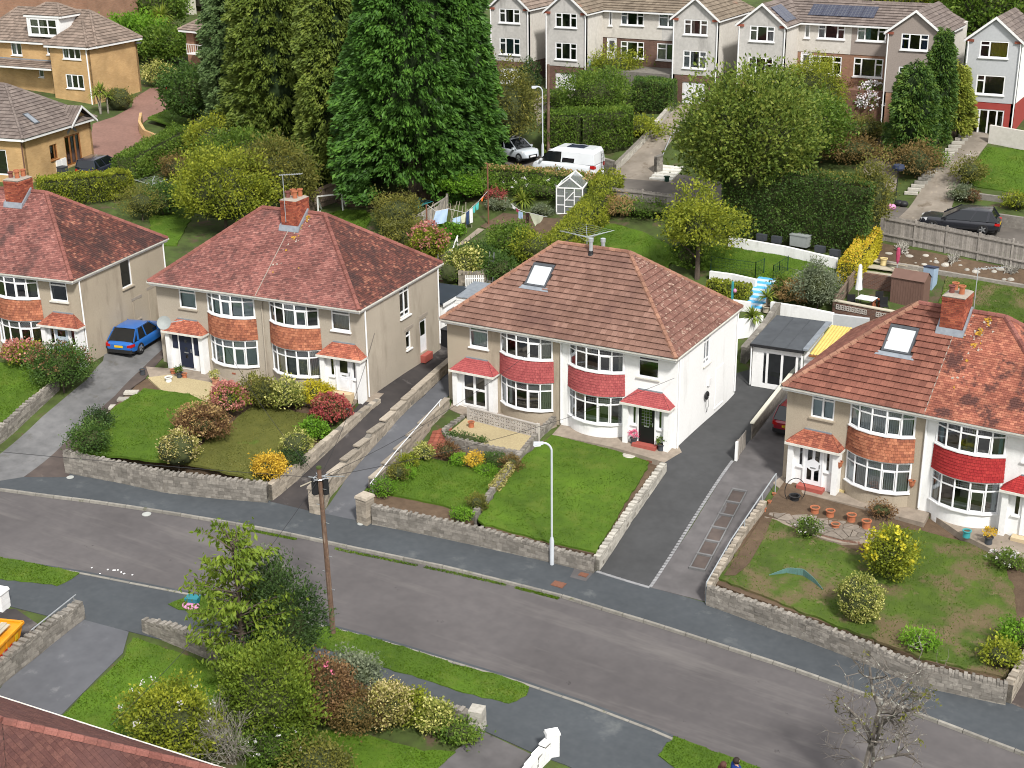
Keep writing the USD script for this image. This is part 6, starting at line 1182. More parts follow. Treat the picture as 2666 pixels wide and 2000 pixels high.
def conifer(label, px, H, R, mat, n, h0=.6, base=None, cut=None, shape=(2.4,.62), spray=.42, name='conifer_tree', boughs=520, droop=.25, pos=None, trunks=1):
    SEED[0] += 1; r = np.random.default_rng(SEED[0]); p = G(*px) if pos is None else np.array(pos, float); t = thing(name, label, 'tree', p)
    prof = lambda f: R*np.clip(1-f**shape[0],0,1)**shape[1]
    f = r.uniform(0,1, boughs*2); f = f[r.uniform(0,1, len(f)) < (prof(f)/R*.8+.2)][:boughs]; a = r.uniform(0,2*PI, len(f))
    if cut is not None:
        keep = ~((f < cut[0]) & (np.abs(((a-cut[1]+PI) % (2*PI))-PI) < cut[2])); f, a = f[keep], a[keep]
    Rb = prof(f)*(r.uniform(.84,1.06, len(f)))*(1+.10*np.sin(a*3+f*9+SEED[0])); k = n//len(f)
    A, Fq, Rr = np.repeat(a, k), np.repeat(f, k), np.repeat(Rb, k); tt = 1-np.abs(r.normal(0,.16, len(A))); rad = Rr*tt; side = r.normal(0,1, len(A))*(.12+.55*(1-tt))*.9
    z = h0+(H-h0)*Fq-droop*rad*.35-(tt**3)*droop*.8+r.normal(0,.14, len(A)); ca, sa = np.cos(A), np.sin(A)
    P = np.stack([ca*rad-sa*side, sa*rad+ca*side, z],1); d = np.stack([ca-sa*side*.9, sa+ca*side*.9,-.35+r.normal(0,.35, len(A))],1)+r.normal(0,.25,(len(A),3))
    part('crown', leafmesh(P, d, spray,.42, r,.4), mat, t, tint=4)
    q = MB(); hs = np.linspace(0,1,9); q.lathe([(.04, h0+.9+1.6*(cut is not None))]+[(max(.05, prof(x)*(.62 if x > .12 else .42)), h0+.9+1.6*(cut is not None)+(H-h0-1.2-1.6*(cut is not None))*x) for x in hs], sides=14); part('inner_branches', q, 'inner_green', t, smooth=True)  # turned solid added in the crown to block sight and light through it
    for i in range(trunks): part('trunk', MB().tube([(i*.5, i*.3,-.5),(i*.5, i*.3, H*.9)],[.34,.05],8), 'bark', t)
    return t
def hedge(label, px, h, w, mat, dens, size=.10, group=None, base=None, ragged=.10, cat='hedge', asp=.55, name='hedge', top_extra=None):
    SEED[0] += 1; r = np.random.default_rng(SEED[0]); P = np.array(Gs(px, base or Z)); o = P[0].copy(); t = thing(name, label, cat, o); _, L = poly_at(P,0); hh = np.broadcast_to(h,(len(P),)); PH = np.c_[P, hh]
    area = L*(2*hh.mean()+w)+2*w*hh.mean(); n = int(area*dens); s = r.uniform(-.02,1.02, n)*L; per = r.uniform(0,2*hh.mean()+w, n); hm = hh.mean()
    dd = np.r_[0, np.cumsum(np.linalg.norm(np.diff(P[:, :2], axis=0), axis=1))]; q = np.stack([np.interp(s, dd, PH[:, k]) for k in range(4)],1)
    e = .25; q2 = np.stack([np.interp(np.clip(s+e,0, L), dd, PH[:, k]) for k in range(2)],1)-np.stack([np.interp(np.clip(s-e,0, L), dd, PH[:, k]) for k in range(2)],1); q2 /= np.maximum(np.linalg.norm(q2, axis=1, keepdims=True),1e-6); nv = np.stack([-q2[:,1], q2[:,0]],1)
    H_ = q[:,3]; sc = H_/hm; side = np.where(per < hm,-1, np.where(per > hm+w,1,0)); zz = np.where(side < 0, per, np.where(side > 0,2*hm+w-per, hm))*sc; off = np.where(side != 0, side*w/2*(1-.12*(zz/np.maximum(H_,.01))**4), per-hm-w/2)
    ends = r.uniform(0,1, n) < 2*w*hm/area
    s_end = r.uniform(0,1, n) < .5; off = np.where(ends, r.uniform(-w/2, w/2, n), off); zz = np.where(ends, r.uniform(0,1, n)*H_, zz); 
    E0, E1 = np.array([*P[0, :2],0]), np.array([*P[-1, :2],0]); X = q[:, :3].copy(); X[ends & s_end, :2] = P[0, :2]; X[ends & ~s_end, :2] = P[-1, :2]; X[ends & s_end,2] = P[0,2]; X[ends & ~s_end,2] = P[-1,2]
    X[:, :2] += nv*off[:, None]; X[:,2] += zz; nz = meshkit.noise(X*1.1,3); out = np.c_[nv*side[:, None], np.where(side == 0,1.0,.15)]
    X += out*(nz*ragged*1.6+r.normal(0, ragged*.35, n))[:, None]; X -= o
    part('foliage', leafmesh(X, out*.7+r.normal(0,.6, X.shape)+[0,0,.25], size, asp, r), mat, t, tint=4)
    m = MB(); k = max(2, int(L/.8))
    for i in range(k):
        a, b = poly_at(PH, L*i/k)[0], poly_at(PH, L*(i+1)/k)[0]; d = (b-a)[:2]; d /= np.linalg.norm(d); v = np.array([-d[1], d[0],0])*(w/2-.10); A_, B_ = a[:3]-o, b[:3]-o
        m.hexa([A_-v-EZ*.3, B_-v-EZ*.3, B_+v-EZ*.3, A_+v-EZ*.3, A_-v*.9+EZ*(a[3]-.10), B_-v*.9+EZ*(b[3]-.10), B_+v*.9+EZ*(b[3]-.10), A_+v*.9+EZ*(a[3]-.10)])
    part('inner_branches', m, 'inner_dark', t)  # boxes added inside the hedge so its depth stays dark and opaque
    if top_extra:
        nm, m2, k2 = top_extra; sel = (side == 0) & (r.uniform(0,1, n) < k2); part(nm, leafmesh(X[sel]+[0,0,.04], r.normal(0,.7,(sel.sum(),3))+[0,0,.8], size*1.2,.5, r), m2, t, tint=4)
    return t
def spiky(name, label, cat, px, h, n, L, mat, heads=1, base=None, w=.10, stemr=.07, pos=None):
    """cabbage palm or yucca: sword leaves from the head of a bare stem"""
    SEED[0] += 1; r = np.random.default_rng(SEED[0]); p = (on(*px, base) if base else G(*px)) if pos is None else np.array(pos, float); t = thing(name, label, cat, p)
    for q in range(heads):
        a0 = r.uniform(0,6.28); top = np.array([math.cos(a0)*.35*(heads > 1)*h*.3, math.sin(a0)*.35*(heads > 1)*h*.3, h*(1-.12*q)])
        if h > .2: part('stem', MB().tube([(0,0,-.2), top*np.array([.4,.4,.6]), top],[stemr*1.2, stemr, stemr*.8],7), 'bark_pale', t)
        u = unit(n*2, r); u = u[u[:,2] > -.35][:n]; m = MB()
        for d in u:
            l = L*r.uniform(.7,1.1); s = np.cross(d, EZ); s /= np.linalg.norm(s)+1e-9; m.add([top-s*w*.3, top+s*w*.3, top+d*l*.6+s*w*.5-EZ*.02*l, top+d*l*.6-s*w*.5-EZ*.02*l, top+d*l-EZ*.35*l*(1-abs(d[2]))],[[0,1,2],[0,2,3],[3,2,4]])
        part('leaves', m, mat, t, tint=5)
    return t
# ---- the big conifers behind the gardens
conifer('huge dark green conifer with a hollow at its foot, rightmost of the tall trees',(1075,500),19,5.4, 'leaf_conifer_dark',70000,.5, cut=(.10,-1.15,.40), boughs=1900, spray=.38, trunks=2)
conifer('tall olive green conifer left of the dark one, second from the left',(735,405),18.5,4.5, 'leaf_conifer_olive',60000,.3, boughs=1700, spray=.36)
conifer('narrow pale olive conifer squeezed between the two broadest conifers',(880,455),18,3.1, 'leaf_conifer_light',42000,.3, boughs=1200, spray=.36)
conifer('blue tinged conifer at the left edge of the tall group',(640,372),17,3.4, 'leaf_conifer_blue',40000,.2, boughs=1200, spray=.36)
conifer('drooping mid green conifer behind the right shoulder of the darkest conifer',(1195,455),17,3.2, 'leaf_conifer_dark',28000,.8, boughs=850, droop=.5)
conifer('short young conifer at the foot of the olive conifer',(700,430),6.5,2.2, 'leaf_conifer_olive',9000,.2, boughs=240)
plant('laurel_tree', 'dark glossy round tree beside the brick paved drive, left of the conifers', 'tree',(505,335),(2.5,2.5,2.7), 'leaf_dark',420,22,.32,.24, h0=.2, stem=.14)
plant('hawthorn_tree', 'yellowish loose tree right of the tall conifers, left of the rear lamp post', 'tree',(1322,415),(2.5,2.3,2.9), 'leaf_olive',360,22,.30,.19, h0=.8, stem=.14, corek=.55)
plant('oak_tree', 'large spreading green tree with yellowing leaves above the tall hedge', 'tree',(1942,592),(3.7,3.4,4.3), 'leaf_oak',1100,24,.38,.24, h0=1.1, stem=.30, corek=.6, bump=.4)
plant('oak_tree', 'smaller green tree beside the large spreading tree, below the solar panel house', 'tree',(2085,440),(2.5,2.4,2.6), 'leaf_mid',360,22,.36,.24, h0=.3, stem=.16, bump=.45, corek=.6)
hedge('very tall dark clipped hedge behind the white garden wall',[(1893,600),(2080,622),(2268,654)],[4.0,4.1,4.0],2.0, 'leaf_dark',210,.15, ragged=.20, top_extra=('yellowing_tips', 'leaf_olive',.35))
plant('sapling', 'slim olive green tree standing at the right end of the tall dark hedge', 'tree',(2262,640),(1.15,1.1,2.3), 'leaf_olive',200,20,.24,.15, h0=.7, stem=.07, corek=.6)
plant('apple_tree', 'bright yellow green apple tree in the rear garden above the brown roof', 'tree',(1815,724),(2.1,2.0,2.05), 'leaf_yellow_green',270,24,.27,.19, h0=1.2, stem=.15, corek=.35, droop=.15, bump=.6)
plant('dark_shrub', 'dark shrub under the yellow green apple tree', 'shrub',(1800,700),(1.2,1.1,.9), 'leaf_mid',120,16,.18,.16)
hedge('golden yellow hedge running downhill beside the wooden fence and parasol',[(2203,742),(2232,700),(2266,650)],1.25,1.1, 'leaf_yellow',330,.12, top_extra=('yellow_tips', 'leaf_gold',.4))
plant('olive_tree', 'silvery olive bush against the white wall, left of the parasol', 'shrub',(2128,806),(1.15,1.1,1.4), 'leaf_grey_green',220,18,.20,.13)
hedge('yellow green leafy hedge left of the blue and white steps',[(1846,768),(1905,776),(1948,784)],.85,.9, 'leaf_yellow_green',260,.16)
plant('ornamental_grass', 'rust coloured tuft of grasses below the fenced lawn', 'grass clump',(2065,788),(1.1,.7,.65), 'straw',110,18,.14,.30,.12, stem=0)
plant('shrub', 'narrow green climber beside the blue and white steps', 'shrub',(2030,782),(.45,.4,.75), 'leaf_mid',70,16,.14,.13)
spiky('cordyline', 'spiky cordyline in a square stone planter by the blue steps', 'palm',(1996,805),.75,46,.75, 'palm_leaf')
spiky('cordyline', 'thin spiky cordyline against the white wall beside the white house', 'palm',(1962,868),1.1,50,.7, 'palm_leaf',2)
# ---- hedges and bushes of the middle gardens
hedge('rough hedge along the lane in front of the white van',[(1262,488),(1400,488),(1545,508)],[1.3,1.1,1.05],1.3, 'leaf_mid',240,.15, ragged=.22, top_extra=('dry_tips', 'straw',.5))
hedge('bright green hedge running down between the greenhouse garden and the rotary line lawn',[(1588,505),(1560,560),(1505,622),(1440,690)],[1.4,1.4,1.4,1.3],1.5, 'leaf_yellow_green',260,.15, ragged=.25)
plant('shrub', 'round green shrub with white blooms in the middle of the washing line garden', 'shrub',(1335,668),(1.6,1.4,.95), 'leaf_mid',300,18,.24,.17, extra=[('blooms', 'flower_white',.02,.12,.3)])
plant('shrub', 'pale yellow green shrub between the round shrub and the bright green hedge', 'shrub',(1395,690),(1.3,1.2,1.1), 'leaf_yellow_green',160,18,.22,.14)
plant('shrub', 'dark olive shrub above the variegated laurel beside the brown garden steps', 'shrub',(1240,712),(1.7,1.4,.95), 'leaf_dark',220,18,.2,.14)
plant('variegated_laurel', 'yellow spotted laurel bush right of the white railed garden steps', 'shrub',(1215,728),(1.2,1.0,.95), 'leaf_variegated',170,18,.18,.17)
plant('shrub', 'dark shrub above the open block garden wall, right of the spotted laurel', 'shrub',(1300,735),(1.2,1.0,.9), 'leaf_dark',140,16,.2,.14)
plant('shrub', 'neat green domed shrub at the foot of the brown garden steps', 'shrub',(1174,735),(.62,.62,.62), 'leaf_mid',110,16,.1,.08, corek=.9)
plant('hydrangea', 'faded orange brown hydrangea left of the white railed garden steps', 'hydrangea',(1120,685),(1.15,1.1,1.25), 'leaf_yellow_green',190,18,.18,.16, extra=[('flower_heads', 'flower_pink',.35,.24,.1)])
plant('shrub', 'olive green shrub behind the right hip of the red clay roof', 'shrub',(1052,655),(1.3,1.2,1.0), 'leaf_olive',230,18,.22,.15)
plant('shrub', 'brownish olive shrub between the goal post lawn and the washing', 'shrub',(1035,600),(1.8,1.7,1.25), 'leaf_olive',260,18,.25,.14)
plant('vine', 'bright lime green vine sprawling over the cane frame behind the washing', 'vine',(1192,528),(2.1,1.1,.6), 'leaf_bright',260,18,.2,.20, h0=.7, stem=0, corek=.6)
plant('shrub', 'green shrub with yellow blooms below the conifers beside the rusty post', 'shrub',(1255,515),(1.2,1.0,.9), 'leaf_mid',130,16,.2,.16)
plant('red_acer', 'small crimson acer in the washing line garden', 'shrub',(1288,528),(.62,.55,.55), 'flower_red',70,16,.12,.11)
plant('lavender', 'low grey green cushion plant beside the crimson acer', 'shrub',(1300,545),(.9,.7,.35), 'leaf_grey_green',90,14,.12,.10)
plant('lavender', 'low silver cushion plant behind the cream washing', 'shrub',(1410,558),(.8,.6,.3), 'leaf_grey_green',80,14,.12,.10)
plant('flower_bed_plants', 'rose bushes dotted with white flowers below the lane hedge', 'shrub',(1400,520),(2.6,.8,.7), 'leaf_mid',200,14,.2,.14, stem=0, corek=.5, extra=[('blooms', 'flower_white',.06,.13,.2)])
spiky('yucca', 'spiky yucca in the flower bed left of the greenhouse', 'palm',(1362,532),.3,60,1.0, 'palm_leaf')
plant('shrub', 'clump of bright leafy vegetables by the washing', 'vegetables',(1180,612),(.9,.7,.4), 'leaf_bright',90,16,.14,.18, stem=0)
plant('shrub', 'small bright green plant at the head of the white railed steps', 'vegetables',(1160,625),(.55,.5,.35), 'leaf_bright',60,16,.12,.15, stem=0)
plant('dead_plant', 'brown withered clump below the grey board fence', 'shrub',(1600,560),(1.2,.9,.6), 'straw',110,16,.18,.30,.12)
plant('low_scrub', 'weedy green scrub under the grey board fence', 'scrub',(1680,560),(2.4,1.2,.5), 'leaf_mid',170,14,.22,.14, stem=0)
# ---- left: overgrown gardens behind the first two pairs
plant('hazel_bush', 'large yellowing hazel behind the red clay roof, left of its chimney', 'tree',(590,605),(3.4,2.8,2.7), 'leaf_yellow_green',620,22,.32,.20, h0=.3, stem=.12)
plant('hazel_bush', 'olive green hazel directly behind the brick chimney with the aerial', 'tree',(735,560),(3.2,2.6,2.5), 'leaf_olive',560,22,.32,.19, h0=.3, stem=.12)
plant('hazel_bush', 'mid green bush at the foot of the olive conifer, above the yellowing hazel', 'tree',(640,480),(3.0,2.4,2.2), 'leaf_mid',460,20,.32,.20, h0=.2, stem=.12)
plant('hazel_bush', 'pale green bush above the brown board gate, left of the conifers', 'tree',(560,430),(2.6,2.2,1.9), 'leaf_yellow_green',320,20,.30,.20, stem=.1)
plant('shrub', 'rusty brown bush left of the yellowing hazel, beside the rotary drier', 'shrub',(465,470),(1.4,1.2,1.0), 'leaf_rust',160,16,.22,.14)
plant('shrub', 'dark leaved shrub above the gap between the first two roofs', 'shrub',(425,560),(1.5,1.4,1.1), 'leaf_dark',200,18,.22,.16)
plant('shrub', 'twiggy pale brown shrub above the dark red roof hip', 'shrub',(372,575),(1.6,1.4,1.3), 'leaf_olive',170,14,.26,.12, corek=.45)
hedge('tall yellow olive hedge behind the dark red roof, below the black estate car',[(112,530),(230,520),(335,505)],[1.6,1.7,1.6],1.8, 'leaf_yellow_green',230,.17, ragged=.28)
hedge('long green hedge running uphill to the brown board gate',[(330,470),(400,430),(478,385)],[1.7,1.7,1.6],1.7, 'leaf_mid',230,.16, ragged=.25)
# ---- top left
plant('golden_bush', 'round golden bush at the end of the brick paved drive', 'shrub',(418,226),(1.5,1.4,1.15), 'leaf_variegated',200,18,.2,.17)
plant('box_bush', 'clipped green bush at the corner of the yellow brick house', 'shrub',(312,285),(1.05,1.0,.95), 'leaf_olive',150,16,.16,.13, corek=.88)
plant('shrub', 'low dark shrub against the yellow brick house front', 'shrub',(192,248),(1.3,.8,.6), 'leaf_olive',110,16,.18,.14)
spiky('cabbage_palm', 'small twin stemmed cabbage palm before the yellow brick house', 'palm',(262,296),2.0,60,.95, 'palm_leaf',2)
spiky('cabbage_palm', 'lower leaning cabbage palm beside the clipped green bush', 'palm',(282,294),1.5,50,.8, 'palm_leaf')
spiky('cabbage_palm', 'tall cabbage palm with a big shaggy head left of the conifers', 'palm',(425,135),3.6,150,1.6, 'palm_leaf',2, w=.16)
for q,(px, a, m, lb) in enumerate([((250,52),(5,3,3.6), 'leaf_mid', 'green tree mass behind the yellow brick house roof, leftmost'),((330,70),(5,3.2,3.6), 'leaf_dark', 'dark green tree mass right of the yellow brick house ridge'),((410,95),(4.4,3,3.2), 'leaf_mid', 'green tree mass behind the tall cabbage palm'),((360,150),(3.2,2.4,1.9), 'leaf_bright', 'bright broad leaved bush right of the satellite dish'),((440,165),(3.0,2.4,1.6), 'leaf_mid', 'green bush below the tall cabbage palm')]):
    plant('bushy_tree', lb, 'tree', px, a, m,420,20,.4,.30, h0=.2, stem=.15)
# ---- gardens of the upper row
plant('shrub', 'large rounded dense bush in front of the recessed brick wall of the upper row', 'shrub',(1552,318),(2.6,2.2,2.0), 'leaf_mid',460,22,.28,.17)
plant('shrub', 'ivy green bush behind the large rounded bush, below the bench', 'shrub',(1600,235),(2.2,1.8,1.5), 'leaf_yellow_green',300,20,.26,.17)
plant('shrub', 'leafy bush below the thin steel stair rails of the upper row', 'shrub',(1668,215),(1.6,1.4,1.2), 'leaf_mid',200,18,.24,.17)
hedge('feathery clipped hedge left of the steep concrete drive',[(1652,285),(1700,282),(1752,285)],[2.2,2.1,1.9],1.9, 'leaf_cypress',260,.15, ragged=.15)
hedge('long dark hedge above the white van',[(1425,392),(1520,392),(1640,372)],[2.6,2.7,2.3],2.0, 'leaf_mid',230,.17, ragged=.25)
plant('weeds', 'wild tangle of yellowing weeds beside the steep concrete drive', 'scrub',(1640,350),(2.6,1.6,.6), 'leaf_yellow_green',210,16,.25,.18, stem=0)
plant('weeds', 'low wild greenery below the large rounded bush', 'scrub',(1490,340),(2.6,1.4,.7), 'leaf_mid',190,16,.25,.17, stem=0)
plant('thuja', 'short dark upright thuja beside the left white garage door', 'shrub',(1378,265),(.8,.8,1.6), 'leaf_yew',150,18,.16,.15)
plant('box_bush', 'small clipped bush below the left white garage door', 'shrub',(1446,285),(.85,.8,.75), 'leaf_mid',110,16,.14,.12)
plant('shrub', 'brown and olive bush before the front door of the solar panel pair', 'shrub',(2175,240),(2.4,2.0,1.9), 'leaf_rust',340,20,.28,.16)
plant('bamboo', 'tall bright green bamboo clump left of the garden steps', 'shrub',(2110,325),(2.6,2.0,2.4), 'leaf_yellow_green',420,20,.3,.24,.25, droop=.4)
plant('shrub', 'dark purple brown shrub right of the bamboo clump', 'shrub',(2196,295),(.9,.8,1.2), 'leaf_brown',130,16,.18,.13)
plant('hydrangea', 'white flowering hydrangea beside the dark garden steps', 'hydrangea',(2272,305),(1.2,1.0,1.2), 'leaf_mid',150,16,.2,.15, extra=[('flower_heads', 'flower_white',.45,.26,-.2)])
plant('scrub', 'reddish wild scrub on the bank between the bamboo and the drive', 'scrub',(2215,420),(2.3,1.8,.9), 'leaf_rust',260,16,.28,.15, stem=0)
plant('scrub', 'olive scrub at the top of the bank below the dark garden steps', 'scrub',(2240,365),(1.9,1.4,.8), 'leaf_olive',170,16,.25,.15, stem=0)
conifer('broad upright cypress with feathery tips, front of the three by the drives',(2368,412),6.3,1.75, 'leaf_cypress',12000,.2, shape=(3.4,.5), spray=.26, boughs=360, droop=.0, name='cypress_tree')
conifer('tallest slim dark cypress beside the brown rendered wing',(2432,372),7.6,1.2, 'leaf_cypress',10000,.2, shape=(3.0,.5), spray=.24, boughs=300, droop=.0, name='cypress_tree')
conifer('pale gold feathery cypress right of the tallest slim cypress',(2478,352),5.0,1.5, 'leaf_gold_conifer',9000,.3, shape=(2.0,.6), spray=.32, boughs=240, droop=.1, name='cypress_tree')
plant('scrub', 'rusty brown scrub at the foot of the broad cypress', 'scrub',(2378,465),(1.5,1.2,1.2), 'leaf_rust',170,16,.25,.15, stem=0)
plant('shrub', 'green shrubs beside the stone garden stair, below the broad cypress', 'shrub',(2420,440),(1.2,.9,.6), 'leaf_mid',90,14,.2,.14, stem=0)
plant('shrub', 'twiggy shrub with white flowers at the edge of the sloping right lawn', 'shrub',(2520,480),(1.1,1.0,.9), 'leaf_olive',120,16,.2,.13, corek=.5, extra=[('blooms', 'flower_white',.03,.10,-.2)])
plant('shrub', 'tiny dark red shrub on the terrace above the black car', 'shrub',(2532,528),(.45,.4,.4), 'leaf_brown',50,14,.1,.10)
plant('shrub', 'grey green shrub on the terrace, left of the tiny dark red one', 'shrub',(2498,522),(.8,.6,.5), 'leaf_grey_green',80,14,.15,.11)
plant('shrub', 'leafy yellow green shrub on the terrace at the right edge', 'shrub',(2645,545),(.8,.6,.5), 'leaf_yellow_green',80,14,.15,.15)
for q,(x, y, a, m, lb) in enumerate([(-30,56,(5,4,5), 'leaf_mid', 'background tree behind the upper row, leftmost'),(-1,57,(5,4,4.5), 'leaf_yellow_green', 'yellow green background tree behind the olive roof'),(8.5,54,(4.5,4,4.0), 'leaf_mid', 'green background tree right of the solar panel roof'),(14,55,(4,3.5,5.5), 'leaf_yew', 'dark background conifer at the top right'),(20,55,(4,3.5,4.6), 'leaf_mid', 'green background tree at the top right corner'),(3,62,(6,5,5), 'leaf_mid', 'far background tree above the grey roof')]):
    plant('background_tree', lb, 'tree',(x, y, Z(x, y)), a, m,520,20,.5,.36, h0=.5, stem=.25)
# ---- front gardens
plant('hydrangea', 'dusty pink hydrangea below the left bay of the pebbledashed pair', 'hydrangea',(598,1078),(.82,.78,.78), 'leaf_yellow_green',110,16,.13,.12, base=fB, extra=[('flower_heads', 'flower_pink',1.0,.20,-.1)])
plant('hydrangea', 'large faded brown hydrangea between the bright lawn and the olive lawn', 'hydrangea',(528,1145),(1.28,.95,.88), 'leaf_brown',330,22,.14,.11, base=fB, extra=[('flower_heads', 'straw',.3,.14,.1)])
plant('variegated_bush', 'cream and green variegated bush at the wall end of the brown hydrangea', 'shrub',(464,1204),(.86,.80,.72), 'leaf_cream_edge',210,20,.12,.11, base=fB, corek=.88)
plant('shrub', 'dark olive brown shrub below the middle of the pebbledashed pair', 'shrub',(682,1060),(1.0,.9,.85), 'leaf_olive',190,18,.15,.11, base=fB)
plant('shrub', 'yellow flecked leafy shrub right of the dark olive shrub', 'shrub',(752,1066),(.85,.8,.82), 'leaf_variegated',150,18,.16,.14, base=fB)
plant('yellow_shrub', 'brilliant yellow shrub below the porch of the pebbledashed pair', 'shrub',(835,1058),(.80,.72,.66), 'leaf_yellow',190,20,.13,.11, base=fB)
plant('hydrangea', 'crimson hydrangea beside the brilliant yellow shrub', 'hydrangea',(862,1106),(.85,.8,.76), 'leaf_brown',120,16,.13,.12, base=fB, extra=[('flower_heads', 'flower_red',1.0,.19,-.1)])
plant('shrub', 'lime green shrub below the crimson hydrangea', 'shrub',(818,1142),(.66,.6,.48), 'leaf_bright',110,18,.12,.13, base=fB)
plant('box_ball', 'yellow edged rounded bush beside the sloping stone wall', 'shrub',(776,1184),(.66,.62,.55), 'leaf_variegated',150,20,.10,.10, base=fB, corek=.88)
plant('shrub', 'low black green shrub between the rounded bush and the amber bush', 'shrub',(758,1212),(.72,.6,.32), 'leaf_yew',110,16,.12,.10, base=fB)
plant('amber_shrub', 'amber yellow shrub in the wall corner of the olive lawn', 'shrub',(706,1246),(.72,.66,.55), 'leaf_gold',170,20,.12,.11, base=fB)
plant('juniper', 'dark upright juniper beside the left drive edge', 'shrub',(258,1118),(.70,.65,.5), 'leaf_yew',110,16,.13,.11, base=fB)
plant('shrub', 'wild dark green shrub in the left corner above the long stone wall', 'shrub',(240,1178),(1.0,.8,.7), 'leaf_dark',170,16,.17,.12, base=fB)
plant('hydrangea', 'rosy hydrangea in front of the leftmost house bay', 'hydrangea',(62,950),(1.05,.8,.62), 'leaf_yellow_green',120,16,.14,.13, base=fA, extra=[('flower_heads', 'flower_pink',.8,.2,0)])
plant('shrub', 'big dark bush in front of the pale blue door', 'shrub',(165,1005),(1.45,1.25,1.12), 'leaf_dark',330,20,.2,.12, base=fA, extra=[('brown_tips', 'leaf_brown',.2,.15,.2)])
for px, a, m, lb in [((1104,1198),(.48,.42,.42), 'leaf_variegated', 'small golden shrub at the foot of the brick steps'),((1066,1218),(.45,.4,.35), 'leaf_yellow_green', 'small yellow green shrub beside the pale handrail'),((1034,1250),(.50,.48,.42), 'leaf_olive', 'clipped olive ball beside the pale handrail'),((1058,1240),(.5,.4,.22), 'leaf_bright', 'low bright plant right of the clipped olive ball'),((1000,1288),(.65,.55,.38), 'leaf_bright', 'leafy green clump behind the square stone pillar'),
                     ((1165,1196),(.55,.48,.45), 'leaf_brown', 'bronze shrub below the straw coloured gravel bed'),((1194,1212),(.34,.32,.30), 'leaf_bright', 'bright green plant right of the bronze shrub'),((1236,1218),(.42,.36,.38), 'leaf_gold', 'golden plant below the straw coloured gravel bed'),((1288,1218),(.62,.5,.40), 'leaf_dark', 'dark heather below the gravel bed wall'),((1270,1234),(.55,.35,.20), 'leaf_bright', 'low bright plant along the small lawn edge'),((1332,1228),(.52,.46,.42), 'leaf_rust', 'russet shrub at the head of the dividing wall'),((1244,1328),(.45,.42,.36), 'leaf_olive', 'olive shrub at the low end of the dividing wall'),((1200,1352),(.5,.35,.25), 'leaf_bright', 'bright weeds along the wall top of the small lawn'),((1215,1160),(1.3,.35,.32), 'leaf_dark', 'dark creeping shrub along the gravel bed wall')]:
    plant('shrub', lb, 'shrub', px, a, m,80,16,.09,.09, base=fCl)
hedge('cream variegated ivy along the dividing stone wall',[(1285,1282),(1330,1222)],.30,.34, 'leaf_cream_edge',420,.10, base=fC, name='ivy', cat='ivy', ragged=.08)
plant('privet_bush', 'yellow and green leafy bush on the right hand lawn, behind the clipped barrel bush', 'shrub',(2312,1500),(.95,.9,1.02), 'leaf_yellow_green',260,20,.18,.13, base=fD, extra=[('yellow_leaves', 'leaf_yellow',.07,.24,-.1)])
plant('clipped_bush', 'barrel shaped clipped variegated bush on the right hand lawn', 'shrub',(2236,1608),(.80,.78,.92), 'leaf_variegated',480,20,.06,.085, base=fD, corek=.84, bump=.06, inner=.94, low=-.8)
plant('rose_bush', 'rose bush with small white flowers beside the brick edged patio', 'shrub',(2104,1398),(.5,.46,.45), 'leaf_mid',80,14,.12,.09, base=fD, extra=[('blooms', 'flower_white',.15,.07,-.2)])
plant('shrub', 'dry brown plant in the raised patio corner', 'shrub',(2295,1345),(.55,.45,.35), 'leaf_brown',70,14,.12,.09, base=fD)
plant('weeds', 'bright weeds along the inside of the long right hand wall', 'weeds',(2395,1688),(.7,.45,.35), 'leaf_bright',90,14,.14,.11, base=fD, stem=0)
plant('weeds', 'tall weeds near the right end of the long wall', 'weeds',(2600,1735),(.7,.5,.5), 'leaf_yellow_green',90,14,.14,.13, base=fD, stem=0)
plant('shrub', 'bright green shrub beside the wall at the right edge', 'shrub',(2650,1690),(.6,.6,.6), 'leaf_bright',100,16,.14,.13, base=fD)
plant('flower_bed_plants', 'white flowering bedding plants at the right edge below the white house', 'flowers',(2622,1478),(.75,.55,.35), 'leaf_mid',90,14,.12,.09, base=fD, stem=0, extra=[('blooms', 'flower_white',.3,.08,0)])
plant('shrub', 'small dark climbing plant beside the pebbledash bay of the right pair', 'shrub',(1950,1330),(.01,.01,.01), 'leaf_dark',3,2,.02,.02, corek=0, stem=0) if False else None
# ---- near side of the street
def leafy_tree(label, px, H, mat, R, nb, leaf, name='cherry_tree'):
    SEED[0] += 1; r = np.random.default_rng(SEED[0]); p = G(*px); t = thing(name, label, 'tree', p); m = MB(); Vs = []; Fs = []; n0 = 0
    m.tube([(0,0,-.3),(.05,.05, H*.35),(-.05,.1, H*.7),(.1,0, H)],[.13,.10,.06,.02],7)
    for i in range(nb):
        f = r.uniform(.16,.97); a = r.uniform(0,2*PI); l = R*(1-f*.66)*r.uniform(.55,1.15)*(1 if f > .3 else .75); s = np.array([0,0, H*f]); d = np.array([math.cos(a), math.sin(a),.55]); e = s+d*l
        m.tube([s, s+d*l*.5+EZ*.05, e],[.035,.022,.008],4)
        k = int(14+62*l/R); tt = r.uniform(.35,1.08, k); P = s+d*l*tt[:, None]+r.normal(0,.15,(k,3))*np.array([1,1,.6])-EZ*.08; dd = d*.35+r.normal(0,.45,(k,3))-EZ*.8
        v, f_ = leafmesh(P, dd, leaf,.42, r); Vs.append(v); Fs.append(f_+n0); n0 += len(v)
    part('trunk', m, 'bark', t); part('crown',(np.vstack(Vs), np.vstack(Fs)), mat, t, tint=4); return t
leafy_tree('small tree with drooping yellow green leaves beside the near pavement',(640,1800),6.3, 'leaf_cherry',2.8,88,.25)
